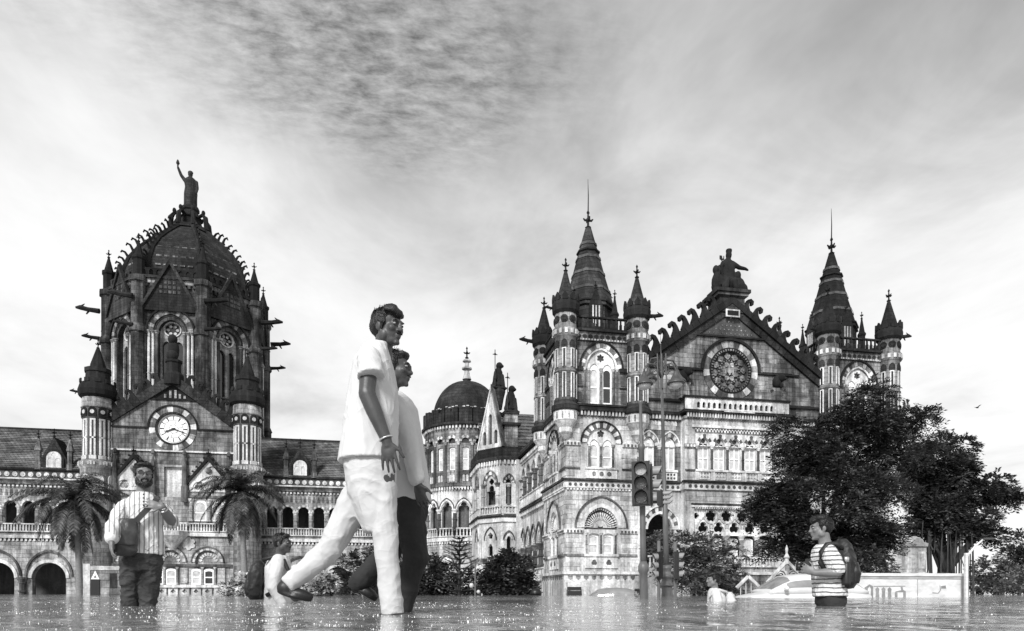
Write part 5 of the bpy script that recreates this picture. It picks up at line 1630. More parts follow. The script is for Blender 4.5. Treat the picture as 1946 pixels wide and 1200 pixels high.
# ------------------------------------------------------------------ great octagonal dome tower
def dome_tower():
    cx, cy = -29.3, 116.0
    T = thing('dome_tower', 'massive octagonal dome tower rising behind the clock gable', 'tower', (cx, cy, BED))
    apo = 10.3
    fw = 2 * apo * math.tan(PI / 8)
    circ = apo / math.cos(PI / 8)
    for k in range(8):
        a = -PI / 2 + k * PI / 4
        nx, ny = math.cos(a), math.sin(a)
        vis = facing(cx, cy, (nx, ny))
        F = Fr(cx + apo * nx - fw / 2 * math.cos(a + PI / 2), cy + apo * ny - fw / 2 * math.sin(a + PI / 2), a + PI / 2)
        c = fw / 2
        if not vis:
            MB().panel(F, rect(0, fw, BED, 48.0), [], 0, 0).build('wall', 'stone_tower', T)
            continue
        MB().panel(F, rect(0, fw, BED, 46.6), [opening(c, 27.0, 3.3, 39.2, 'pointed', 20, 0.6)], 0, 1.2).build('wall', 'stone_tower', T)
        # deep window with tracery, shafts and striped arch
        hs = [opening(c - 0.8, 27.2, 1.2, 37.2, 'pointed', 10), opening(c + 0.8, 27.2, 1.2, 37.2, 'pointed', 10), foil(c, 39.9, 1.05, 6, n=48, depth=0.25)]
        MB().panel(F, opening(c, 27.0, 3.3, 39.2, 'pointed', 20, 0.6), hs, -0.8, 0.3).build('tracery', 'stone_far', T)
        MB().prism(F, opening(c, 27.0, 3.3, 39.2, 'pointed', 20, 0.6), -1.3, -1.18).build('pane', 'pane_dark', T)
        ring_band(T, F, c, 39.9, 1.05, 1.22, 'stone_far_white', -0.82, -0.66, n=28)
        for j in range(6):
            ang = j * PI / 3
            MB().prism(F, circle(c + 0.62 * math.cos(ang), 39.9 + 0.62 * math.sin(ang), 0.22, 10), -1.1, -0.95).build('foil', 'stone_far_white', T)
        arch_band(T, F, c, 39.3, 3.32, 4.0, 'stone_grey', 'pointed', -0.4, -0.1, 20, 0.6, 'arch_moulding')
        arch_band(T, F, c, 39.3, 4.05, 4.5, 'stone_dark', 'pointed', -0.1, 0.06, 20, 0.6, 'arch_moulding')
        voussoirs(T, F, c, 39.3, 4.6, 6.1, 17, ['stone_far_mid', 'stone_far', 'stone_grey'], 'pointed', -0.05, 0.2, 0.6)
        arch_band(T, F, c, 39.3, 6.12, 6.6, 'stone_soot', 'pointed', -0.02, 0.45, 20, 0.6)
        for j, e in enumerate((-2.9, -2.35, -1.85, 1.85, 2.35, 2.9)):
            p = F.p(c + e, 0, 0.12)
            o = column(T, p[0], p[1], 26.5, 39.2, 0.2, 'stone_far_white' if j in (0, 1, 4, 5) else 'stone_grey', 'stone_far', 8, True)
        for (s0, s1) in ((0.0, c - 3.2), (c + 3.2, fw)):
            course(T, F, s0, s1, 38.6, 39.4, -0.05, 0.45, 'stone_dark', 'impost_course')
            course(T, F, s0, s1, 32.3, 32.7, -0.05, 0.2, 'stone_dark', 'string_course')
            course(T, F, s0, s1, 27.2, 27.9, -0.05, 0.4, 'stone_grey', 'string_course')
        # gablet over the arch
        MB().panel(F, [(c - 3.9, 42.3), (c + 3.9, 42.3), (c, 49.8)], [opening(c, 42.28, 3.0, 42.3, 'round', 10)[2:]] if False else [], 0.5, 0, 0.6).build('gablet', 'stone_dark', T)
        q = MB()
        for r in range(4):
            for j in range(-4, 5):
                s = c + j * 0.6; z = 45.2 + r * 0.75
                if abs(s - c) < (49.2 - z) * 0.5 - 0.25:
                    q.prism(F, rect(s - 0.2, s + 0.2, z - 0.22, z + 0.25), 0.48, 0.56)
        if q.v: q.build('diaper_work', 'stone_tower', T)
        for sg in (-1, 1):
            poly = [(c + sg * 4.2, 42.2), (c + sg * 3.8, 42.2), (c, 49.5), (c, 50.4)]
            MB().prism(F, poly, 0.3, 0.8).build('coping', 'stone_dark', T)
        # cornice
        course(T, F, -0.2, fw + 0.2, 46.6, 47.3, -0.4, 0.3, 'stone_mid', 'cornice')
        dentils(T, F, 0, fw, 46.1, 46.6, 0.0, 0.35, 'stone_tower', 0.7, 0.5)
        course(T, F, -0.3, fw + 0.3, 47.3, 47.7, -0.4, 0.6, 'stone_dark', 'cornice_cap')
        MB().panel(F, rect(0, fw, 47.7, 49.0), [opening(0.7 + j * 0.98, 47.9, 0.55, 48.4, 'pointed', 6) for j in range(int((fw - 0.6) / 0.98))], 0.2, 0.3).build('parapet', 'stone_dark', T)
        for (zb, mat) in ((50.2, 'stone_mid'), (51.6, 'stone_mid')):
            pass
    # corner buttress turrets
    for k in range(8):
        a = -PI / 2 + (k + 0.5) * PI / 4
        x, y = cx + circ * math.cos(a), cy + circ * math.sin(a)
        if not facing(cx, cy, (math.cos(a), math.sin(a) - 0.35)): continue
        b = MB().lathe(x, y, [(1.3, BED), (1.3, 27.5), (1.45, 27.7), (1.1, 28.6), (1.1, 38.6), (1.35, 38.8), (1.35, 39.4), (1.05, 40.0), (1.05, 46.4), (1.3, 46.6), (1.3, 47.4), (0.9, 47.6)], 8, PI / 8 + a).build('buttress_turret', 'stone_tower', T)
        MB().lathe(x, y, [(0.8, 47.4), (0.8, 50.0), (0.95, 50.2), (0.95, 50.6), (0.65, 50.8), (0.12, 53.0)], 8).build('pinnacle', 'stone_soot', b)
        q = MB(); finial_mesh(q, x, y, 52.8, 1.5); q.build('finial', 'stone_soot', b)
        for (z, L) in ((44.0, 3.2), (39.6, 2.4)):
            gargoyle(T, x + 1.2 * math.cos(a), y + 1.2 * math.sin(a), z, 0.0 if math.cos(a) > 0 else PI, L, 'stone_soot')
        for e in (-0.5, 0.5):
            F = Fr(x + 1.32 * math.cos(-PI / 2), y + 1.32 * math.sin(-PI / 2), 0)
    # dome
    prof = [(9.6, 46.5), (9.6, 49.6), (9.4, 49.7), (9.2, 51.4), (8.5, 53.6), (7.1, 55.8), (5.5, 57.6), (4.0, 59.1), (2.8, 60.3)]
    dm = MB().lathe(cx, cy, prof, 8, PI / 8).build('dome', 'dome_stone', T)
    for k in range(8):
        a = PI / 8 + k * PI / 4
        if not facing(cx, cy, (math.cos(a), math.sin(a) - 0.3)): continue
        q = MB(); q.tube([(cx + (r + 0.05) * math.cos(a), cy + (r + 0.05) * math.sin(a), z) for r, z in prof[1:]], 0.42, 6); q.build('rib', 'stone_soot', dm)
        q = MB()
        for i in range(2, 8):
            for t in (0.0, 0.5):
                if i == 7 and t: continue
                r = prof[i][0] * (1 - t) + prof[i + 1][0] * t; z = prof[i][1] * (1 - t) + prof[i + 1][1] * t
                x, y = cx + r * math.cos(a), cy + r * math.sin(a)
                oc, os = math.cos(a), math.sin(a)
                jt = R.uniform(0.75, 1.35)
                q.tube([(x, y, z), (x + 0.25 * oc, y + 0.25 * os, z + 0.5 * jt), (x + 0.55 * oc, y + 0.55 * os, z + 1.0 * jt), (x + 0.95 * oc, y + 0.95 * os, z + 1.1 * jt), (x + 1.1 * oc, y + 1.1 * os, z + 0.8 * jt)], [0.26, 0.2, 0.17, 0.17, 0.1], 6)
        q.build('cresting', 'stone_soot', dm)
    q = MB()
    for k in range(8):
        a = PI / 8 + (k + 0.5) * PI / 4
        for (r, z) in ((8.6, 50.4), (8.2, 52.0), (7.5, 53.8), (6.4, 55.6)):
            for e in (-2.2, -1.1, 0, 1.1, 2.2):
                if abs(e) < r * 0.36:
                    F = Fr(cx + (r + 0.02) * math.cos(a), cy + (r + 0.02) * math.sin(a), a + PI / 2)
                    q.box(F, e - 0.35, e + 0.35, z, z + 0.25, -0.5, 0.12)
    q.build('slit_band', 'stone_mid', dm)
    # lantern with small buttresses
    ln = MB().lathe(cx, cy, [(3.2, 60.2), (3.0, 60.9), (1.7, 61.1), (1.6, 62.6), (1.9, 62.8), (1.3, 63.2), (1.15, 64.1), (1.35, 64.3), (1.35, 64.8)], 8, PI / 8).build('lantern', 'stone_dark', T)
    for k in range(8):
        a = PI / 8 + k * PI / 4
        c, s = math.cos(a), math.sin(a)
        q = MB(); q.tube([(cx + 1.3 * c, cy + 1.3 * s, 63.0), (cx + 2.2 * c, cy + 2.2 * s, 63.4), (cx + 2.7 * c, cy + 2.7 * s, 62.6), (cx + 2.9 * c, cy + 2.9 * s, 60.6)], [0.3, 0.32, 0.36, 0.4], 6)
        q.ellipsoid((cx + 2.3 * c, cy + 2.3 * s, 63.7), (0.3, 0.3, 0.45), None, 8, 6)
        q.build('flying_buttress', 'stone_soot', ln)
    ZK = 0.93
    for o in T.children_recursive:
        for v in o.data.vertices:
            z = v.co.z + BED
            if z > 20: v.co.z = 20 + (z - 20) * (0.93 - 0.0) * 0.985 - BED
    return T, cx, cy
DOME, DCX, DCY = dome_tower()
# ------------------------------------------------------------------ statues, people: smooth bodies from voxel-fused volumes
PENDING = []
def body(q, name, mat, parent=None, voxel=0.012, smooth=4, origin=None, disp=None):
    o = q.build(name, mat, parent, True, origin)
    m = o.modifiers.new('fuse', 'REMESH'); m.mode = 'VOXEL'; m.voxel_size = voxel; m.use_smooth_shade = True
    if smooth:
        m = o.modifiers.new('smooth', 'SMOOTH'); m.iterations = smooth; m.factor = 0.5
    PENDING.append((o, disp))
    return o
def finish_remesh():
    dg = bpy.context.evaluated_depsgraph_get()
    for o, disp in PENDING:
        me = bpy.data.meshes.new_from_object(o.evaluated_get(dg))
        old = o.data
        o.modifiers.clear()
        o.data = me
        me.name = old.name
        if not me.materials:
            me.materials.append(old.materials[0])
        if disp:
            amp, sc, sz, seed = disp
            nr = [v.normal.copy() for v in me.vertices]
            off = Vector((seed * 3.1, seed * 1.7, seed))
            for v, n in zip(me.vertices, nr):
                w = 0.5 * noise.noise(v.co * 4.0 + off)
                p = Vector((v.co.x * sc + 2.0 * v.co.z + w, v.co.y * sc + w, v.co.z * sc * sz + w)) + off
                k = 1.3 * (1 - min(1.0, abs(noise.noise(p)) * 2.2)) ** 2 - 0.35 + 0.5 * noise.noise(p * 0.6) + 0.35 * (1 - min(1.0, abs(noise.noise(p * 2.2)) * 2.2)) ** 2
                v.co += n * (amp * k)
        me.polygons.foreach_set('use_smooth', [True] * len(me.polygons))
        bpy.data.meshes.remove(old)
def V3(*a): return Vector(a)
def RZ(a): return Matrix.Rotation(a, 3, 'Z')

class Head:
    """a head in its own frame: face towards -y, centre at the origin, 0.235 m tall"""
    def __init__(self, c, yaw, pitch=0.0, s=1.0, roll=0.0):
        self.c = Vector(c); self.s = s
        self.M = Matrix.Rotation(yaw, 3, 'Z') @ Matrix.Rotation(pitch, 3, 'X') @ Matrix.Rotation(roll, 3, 'Y')
    def P(self, x, y, z): return self.c + self.M @ (Vector((x, y, z)) * self.s)
    def e(self, q, c, r): q.ellipsoid(self.P(*c), [k * self.s for k in r], self.M, 14, 10)
    def skin(self, q, neck=True):
        self.e(q, (0, .018, .034), (.073, .090, .080))
        self.e(q, (0, -.024, -.030), (.060, .064, .082))
        self.e(q, (0, -.040, -.080), (.043, .042, .032))
        self.e(q, (0, -.074, -.098), (.022, .016, .017))
        self.e(q, (0, -.100, -.026), (.013, .017, .014)); self.e(q, (0, -.091, -.004), (.0095, .014, .030))
        self.e(q, (-.014, -.092, -.030), (.010, .011, .009)); self.e(q, (.014, -.092, -.030), (.010, .011, .009))
        self.e(q, (0, -.078, .026), (.052, .017, .012))
        self.e(q, (0, -.086, -.056), (.024, .011, .007)); self.e(q, (0, -.084, -.068), (.021, .011, .008))
        for sg in (-1, 1):
            self.e(q, (sg * .037, -.060, -.020), (.024, .024, .022)); self.e(q, (sg * .074, .012, -.008), (.010, .021, .031)); self.e(q, (sg * .052, -.006, -.055), (.02, .035, .035))
        if neck:
            q.tube([self.P(0, .018, -.05), self.P(0, .028, -.12), self.P(0, .04, -.19)], [.056 * self.s, .055 * self.s, .066 * self.s], 14)
    def eyes(self, par):
        for sg in (-1, 1):
            q = MB(); self.e(q, (sg * .031, -.078, .006), (.0135, .011, .0075)); o = q.build('eye', 'eye_white', par, True)
            q = MB(); self.e(q, (sg * .031, -.0865, .006), (.0062, .004, .0062)); q.build('iris', 'hair', o, True)
            q = MB(); self.e(q, (sg * .030, -.086, .026), (.016, .007, .004)); q.build('eyebrow', 'hair', par, True)
    def hair(self, par, voxel, full=1.0, fringe=0.0, seed=1.0):
        q = MB()
        self.e(q, (0, .024, .058), (.078, .090, .060 * full)); self.e(q, (0, .055, .022), (.075, .064, .082))
        for sg in (-1, 1):
            self.e(q, (sg * .066, .018, .026), (.016, .050, .050)); self.e(q, (sg * .070, -.008, .0), (.006, .014, .034))
        self.e(q, (0, -.044, .084), (.060, .038, .024 * full))
        if fringe: self.e(q, (0, -.066, .074), (.056, .026, .016 + fringe)); self.e(q, (-.03, -.04, .09), (.045, .05, .022 + fringe)); self.e(q, (.03, 0, .095), (.045, .06, .024 + fringe))
        o = body(q, 'hair', 'hair', par, voxel, 2, disp=(.005, 22, 0.6, seed))
        rr = random.Random(int(seed * 10)); st = MB()
        for i in range(900):
            a = rr.uniform(0, 2 * PI); h = rr.uniform(-.25, 1.0)
            x, y, z = .080 * math.cos(a) * math.sqrt(max(0, 1 - max(h, 0) ** 2)), .024 + .093 * math.sin(a) * math.sqrt(max(0, 1 - max(h, 0) ** 2)), .056 + .063 * full * h
            if y < -.035 and h < .45: continue
            d = Vector((rr.gauss(.25, .35), rr.gauss(-.5, .4), rr.gauss(.15, .3) - (.6 if h < .2 else 0))).normalized()
            L = rr.uniform(.014, .030); w = Vector((d.y, -d.x, .2)).normalized() * .0016
            p = Vector((x, y, z)); q1 = p + d * L * .6 + Vector((x, y - .02, z - .05)).normalized() * .004; q2 = p + d * L
            st.add([tuple(self.P(*(p - w))), tuple(self.P(*(p + w))), tuple(self.P(*(q1 + w * .7))), tuple(self.P(*(q1 - w * .7))), tuple(self.P(*q2))], [(0, 1, 2, 3), (3, 2, 4)])
        st.build('hair_strands', 'hair', o, kind='stuff')
        return o
    def beard(self, par, voxel, full=True):
        q = MB()
        for sg in (-1, 1):
            self.e(q, (sg * .050, -.022, -.062), (.020, .040, .042)); self.e(q, (sg * .030, -.060, -.088), (.026, .026, .024))
        self.e(q, (0, -.072, -.098), (.032, .024, .024))
        q2 = MB()
        self.e(q, (0, -.050, -.105), (.04, .04, .02))
        for sg in (-1, 1):
            self.e(q, (sg * .016, -.084, -.084), (.018, .012, .010)); self.e(q, (sg * .014, -.094, -.047), (.018, .009, .008)); self.e(q, (sg * .029, -.083, -.062), (.006, .010, .018))
        return body(q, 'beard', 'hair', par, voxel, 2, disp=(.003, 60, 1, 2.0))
    def moustache(self, par):
        q = MB()
        for sg in (-1, 1): self.e(q, (sg * .012, -.091, -.046), (.016, .008, .006))
        return q.build('moustache', 'hair', par, True)
def hand(q, w, d, n, curl=0.35, s=1.0, thumb=1):
    """w wrist, d along the fingers, n out of the palm; five fingers of their own length"""
    w, d, n = Vector(w), Vector(d).normalized(), Vector(n)
    n = (n - d * n.dot(d)).normalized()
    t = d.cross(n).normalized() * thumb
    M = Matrix((t, d, n)).transposed()
    q.ellipsoid(w + d * .048 * s, (.043 * s, .054 * s, .019 * s), M, 12, 8)
    q.tube([w - d * .03 * s, w, w + d * .03 * s], [.026 * s, .026 * s, .026 * s], 10)
    for off, ln in ((-.036, .80), (-.012, .95), (.012, 1.02), (.036, .93)):
        p = w + d * (.088 - abs(off) * .15) * s + t * off * s
        d_, d = d, (d + t * off * 4.0).normalized()
        pts = [p - d * .02 * s, p]
        a = curl * .6
        for L in (.042, .027, .022):
            dd = d * math.cos(a) + n * math.sin(a)
            p = p + dd * L * ln * s
            pts.append(p); a += curl
        q.tube(pts, [.0100 * s, .0098 * s, .0088 * s, .0080 * s, .0065 * s], 8)
        d = d_
    p = w + d * .028 * s + t * .034 * s
    d1 = (t * .75 + d * .65 + n * .15).normalized(); d2 = (t * .35 + d * .85 + n * .3).normalized()
    q.tube([p - d1 * .02 * s, p, p + d1 * .036 * s, p + d1 * .036 * s + d2 * .03 * s, p + d1 * .036 * s + d2 * .052 * s], [.014 * s, .0135 * s, .0115 * s, .0105 * s, .008 * s], 8)
def limb(q, pts, rads, n=14, hem=False):
    q.tube(pts, rads, n)
    for p, r in list(zip(pts, rads))[:-1 if hem else None]: q.ellipsoid(p, (r * .98, r * .98, r * .98), None, 12, 8)
def shoe(par, heel, toe, up, mat='shoe_dark', voxel=.008):
    q = MB(); h, t = Vector(heel), Vector(toe)
    d = (t - h); L = d.length; d.normalize()
    up = Vector(up); up = (up - d * up.dot(d)).normalized(); sd = d.cross(up)
    M = Matrix((sd, d, up)).transposed()
    q.ellipsoid(h + d * L * .22 + up * .045, (.040, L * .28, .048), M); q.ellipsoid(h + d * L * .66 + up * .032, (.047, L * .36, .034), M)
    q.ellipsoid(h + d * L * .5 + up * .012, (.046, L * .52, .016), M); q.ellipsoid(h + d * L * .25 + up * .085, (.040, .05, .04), M)
    return body(q, 'shoe', mat, par, voxel, 2)
def person(x, y, t, label, zfeet=None):
    """an empty mesh root placed at a waterline point of the photograph; builder fills it. Local axes: X to the right, Y away, Z up from the water."""
    p = atT(x, HY, t)
    return Vector((p.x, p.y, 0.0))
def turn(p):                                # local Y runs along the line of sight
    return math.atan2(-p[0], p[1])
def place(o, p):
    o.location = p; o.rotation_euler = (0, 0, turn(p))

# ---- bronze/stone figures on the roofs
def statue(name, label, mat, origin, fill, voxel=0.09, rotz=0.0, cat='statue', group=None):
    q = MB(); fill(q)
    o = body(q, name, mat, None, voxel, 2)
    o.location = origin; o.rotation_euler = (0, 0, rotz)
    tag(o, label, cat, group)
    return o
def fill_progress(q):                       # standing robed woman, right arm raised with a torch
    q.loft([(0, 0, 0, 1.0, 1.0), (0, 0, 1.2, .95, .9), (.05, 0, 2.4, 1.0, .85), (.05, 0, 3.4, .85, .7), (0, 0, 4.2, .95, .7), (0, 0, 4.7, .7, .55), (0, 0, 4.95, .35, .35)], 16)
    q.ellipsoid((0, -.05, 5.45), (.38, .42, .5)); q.ellipsoid((0, .1, 5.75), (.42, .4, .3))
    limb(q, [V3(-.8, 0, 4.35), V3(-1.35, 0, 5.1), V3(-1.75, -.1, 6.1)], [.3, .25, .2])
    q.lathe(-1.8, -.1, [(.12, 6.0), (.14, 6.6), (.3, 6.8), (.22, 7.1), (.05, 7.5)], 8)
    limb(q, [V3(.85, 0, 4.3), V3(1.0, -.1, 3.3), V3(.9, -.4, 2.5)], [.3, .25, .2])
    for a in range(9):
        an = a * 2 * PI / 9
        q.tube([(.9 * math.cos(an), .85 * math.sin(an), .05), (.88 * math.cos(an + .1), .8 * math.sin(an + .1), 2.2)], .12, 6)
def fill_seated(q):                         # enthroned figure pointing right, attendants on both sides
    q.ellipsoid((0, .2, .9), (1.35, 1.0, 1.0)); q.loft([(0, .1, .4, 1.0, .8), (.05, .1, 1.7, .85, .65), (.1, .1, 2.5, .8, .5), (.15, .1, 3.1, .62, .4), (.2, .1, 3.4, .25, .25)], 14)
    q.ellipsoid((.28, .05, 3.75), (.28, .32, .42)); q.lathe(.3, .05, [(.24, 3.9), (.3, 4.15), (.28, 4.3)], 10)
    limb(q, [V3(.6, 0, 3.0), V3(1.3, -.1, 2.6), V3(1.9, -.1, 2.55), V3(2.15, -.1, 2.45)], [.25, .2, .15, .1])
    q.ellipsoid((-1.1, -.3, .9), (.5, .5, 1.0)); q.ellipsoid((-1.2, -.3, 2.1), (.3, .33, .42)); limb(q, [V3(-1.0, -.3, 1.6), V3(-.85, -.4, 2.1), V3(-.85, -.3, 2.5)], [.2, .14, .12])
    q.ellipsoid((1.15, -.2, .75), (.6, .6, .85)); q.ellipsoid((1.0, -.3, 1.75), (.3, .35, .42)); q.ellipsoid((1.65, 0, .6), (.45, .6, .55)); q.ellipsoid((1.0, -.2, 2.0), (.22, .4, .12))
    limb(q, [V3(-.4, -.8, 1.0), V3(-.5, -.95, .3)], [.3, .25]); limb(q, [V3(.4, -.8, 1.0), V3(.5, -.95, .3)], [.3, .25])
    q.wb = q.wbox(-1.5, 1.6, -.7, .9, -.1, .25)
    q.tube([(-.85, -.9, 0.1), (-.85, -.75, 2.9)], .07, 6)
    for e in (-.2, 0, .2): q.tube([(-.85 + e, -.75, 2.85), (-.85 + e, -.75, 3.25)], .06, 6)
    q.tube([(-1.06, -.75, 2.88), (-.64, -.75, 2.88)], .06, 6)
def fill_beast(q):                          # seated heraldic beast holding a staff
    q.ellipsoid((0, .1, .6), (.75, .8, .65)); q.loft([(0, 0, .4, .7, .7), (-.05, -.1, 1.3, .62, .6), (0, -.15, 2.1, .55, .5), (0, -.15, 2.5, .35, .35)], 12)
    q.ellipsoid((.1, -.25, 2.85), (.42, .5, .45)); q.ellipsoid((.35, -.5, 2.75), (.25, .28, .2)); limb(q, [V3(-.4, -.4, 1.7), V3(-.6, -.7, 1.0)], [.22, .16]); limb(q, [V3(.4, -.5, 1.6), V3(.5, -.75, .3)], [.22, .18])
    q.wbox(-.9, .9, -.9, .9, -.1, .15)
statue('statue', 'robed figure with raised arm standing atop the great dome', 'stone_dark', (DCX, DCY, 20 + (64.8 - 20) * .93 * .985 - .05), fill_progress, .1, 0.1)
statue('statue', 'seated figure group pointing right on the rose-window gable', 'stone_soot', (GC, TY + 0.75, 27.92), fill_seated, .075)
s1 = atT(946, 742, 84.5); s2 = atT(968, 752, 83.5)
for (p, zt, lab) in (((s1.x, s1.y), 25.3, 'seated beast with staff on the peak of the steep carved gable'), ((15.7, 81.9), 22.1, 'seated beast with staff on the pier right of the steep gable')):
    o = statue('statue', lab, 'stone_soot', (p[0], p[1], zt), fill_beast, .08, 0.2)
    q = MB(); q.tube([(-.65, -.75, 0), (-.65, -.75, 4.6)], .05, 6); q.tube([(-.95, -.75, 4.0), (-.35, -.75, 4.0)], .05, 6); q.ellipsoid((-.65, -.75, 4.05), (.14, .14, .14))
    ORG[o] = V3(0, 0, 0); st = q.build('staff', 'black_iron', o)
# the steep gable needs a foot for its statue
q = MB(); q.lathe(s1.x, s1.y, [(.5, 22.8), (.75, 24.2), (.95, 25.0), (.95, 25.3)], 8); 
o = q.build('statue_pedestal', 'stone_dark', None, False, (s1.x, s1.y, 22.8)); tag(o, 'dark stone pedestal on the peak of the steep gable', 'pedestal')
# flag on the clock gable
fp = atT(336, 690, 97.0)
fl = thing('flagpole', 'thin white flagpole with small flag above the clock gable', 'flagpole', (fp.x, fp.y + 3.0, 27.0))
fx, fy = fp.x, fp.y + 3.0
MB().tube([(fx, fy, 27.0), (fx, fy, 41.5)], [.09, .06], 6).build('pole', 'sash_white', fl)
vs_, fs_ = [], []
for i in range(9):
    for j in range(4):
        vs_.append((fx - i * .24, fy + .12 * math.sin(i * .9), 41.2 - i * .12 - j * .38 + .06 * math.sin(i)))
for i in range(8):
    for j in range(3): fs_.append((i * 4 + j, i * 4 + j + 1, i * 4 + j + 5, i * 4 + j + 4))
fo = MB().add(vs_, fs_).build('flag', 'stone_white', fl, True)

# ================================================================== people
# ---- front walker: pale shirt and trousers, striding right. 330 px per metre at 3.94 m
def front_walker():
    k = 1300 / 3.94
    X0, Y0 = 725, 1167
    X = lambda px: (px - X0) / k
    Z = lambda py: (Y0 - py) / k
    yb = 0.0
    q = MB()
    H = Head((X(737), -.02, Z(624)), rad(50), rad(4), 0.95)
    H.skin(q)
    # torso
    q.loft([(X(703), .0, Z(900), .125, .15), (X(704), 0, Z(830), .12, .14), (X(708), 0, Z(760), .12, .15), (X(708), 0, Z(712), .10, .16), (X(710), 0, Z(690), .08, .12), (X(722), 0, Z(664), .05, .055)], 18)
    # near arm hanging, elbow back, forearm forward
    sh = V3(X(704), -.165, Z(706)); el = V3(X(699), -.225, Z(770)); wr = V3(X(735), -.235, Z(856))
    limb(q, [sh, el], [.050, .044]); limb(q, [el, el.lerp(wr, .35), wr], [.046, .045, .029])
    hand(q, wr, (.12, -.02, -1), (.25, 1, 0), .22, .98, 1)
    # far arm swings back
    sh2 = V3(X(716), .165, Z(703)); el2 = V3(X(712), .23, Z(775)); wr2 = V3(X(690), .22, Z(850))
    limb(q, [sh2, el2], [.055, .045]); limb(q, [el2, wr2], [.044, .03]); hand(q, wr2, (-.1, 0, -1), (.5, -.7, 0), .4, .95, 1)
    hipn, kn, an = V3(X(722), -.07, Z(905)), V3(X(733), -.085, Z(1030)), V3(X(742), -.08, Z(1160))
    hipf, kf, af = V3(X(688), .08, Z(925)), V3(X(628), .09, Z(1042)), V3(X(552), .09, Z(1112))
    limb(q, [hipn, kn], [.085, .058]); limb(q, [kn, an], [.056, .04]); limb(q, [hipf, kf], [.085, .058]); limb(q, [kf, af], [.056, .04])
    limb(q, [an, V3(X(742) + .1, -.08, Z(1160) - .075)], [.04, .03]); limb(q, [af, V3(X(565), .09, Z(1134))], [.04, .03])
    B = body(q, 'person', 'skin_dark', None, .0052, 3)
    place(B, person(X0, Y0, 3.94, ''))
    tag(B, 'person in pale short-sleeved shirt and cream trousers striding right in the foreground', 'person', 'people wading through the flood')
    ORG[B] = V3(0, 0, 0)
    H.eyes(B); H.hair(B, .007, 1.0, .008, 1.3); H.moustache(B)
    # shirt
    q = MB()
    q.loft([(X(701), 0, Z(878), .170, .190), (X(702), 0, Z(850), .164, .186), (X(706), 0, Z(800), .153, .180), (X(708), 0, Z(748), .142, .186), (X(708), 0, Z(710), .124, .196), (X(708), 0, Z(690), .104, .178), (X(710), 0, Z(676), .088, .140), (X(712), 0, Z(663), .070, .105), (X(718), 0, Z(655), .062, .072)], 30, 2.2)
    q.ellipsoid((X(705), 0, Z(676)), (.06, .13, .06))
    limb(q, [V3(X(705), -.10, Z(697)), V3(X(703), -.155, Z(700)), V3(X(703), -.19, Z(714)), V3(X(706), -.212, Z(739))], [.070, .066, .070, .079], 16, True)
    limb(q, [V3(X(710), .10, Z(697)), V3(X(710), .155, Z(700)), V3(X(710), .19, Z(714)), V3(X(708), .212, Z(739))], [.070, .066, .070, .077], 16, True)
    body(q, 'shirt', 'cloth_white', B, .0075, 3, disp=(.0055, 8.0, .45, 3.0))
    # trousers
    q = MB()
    q.loft([(X(703), 0, Z(868), .146, .165), (X(706), 0, Z(900), .146, .168), (X(708), 0, Z(940), .138, .160), (X(716), 0, Z(980), .115, .148), (X(722), 0, Z(1012), .085, .12)], 26, 2.3)
    limb(q, [V3(X(722), -.06, Z(930)), kn.lerp(hipn, .4), kn, kn.lerp(an, .5), an + V3(.01, 0, -.02)], [.098, .078, .066, .063, .067], 16, True)
    limb(q, [V3(X(688), .05, Z(935)), kf.lerp(hipf, .5), kf, kf.lerp(af, .5), af + V3(-.004, 0, .0)], [.102, .088, .074, .061, .053], 16, True)
    body(q, 'trousers', 'cloth_cream', B, .0075, 3, disp=(.0058, 7.5, .8, 5.0))
    shoe(B, an + V3(-.06, 0, -.085), an + V3(.2, 0, -.095), (0, 0, 1)); shoe(B, (X(530), .09, Z(1128)), (X(594), .09, Z(1146)), (.25, 0, 1))
    q = MB()
    p = el.lerp(wr, .93)
    M = (wr - el).to_track_quat('Z', 'Y').to_matrix()
    pts = [p + M @ V3(.036 * math.cos(a), .036 * math.sin(a), 0) for a in [2 * PI * i / 16 for i in range(17)]]
    q.tube(pts, .005, 6, False); q.build('bracelet', 'metal_pale', B, True)
    return B
front_walker()
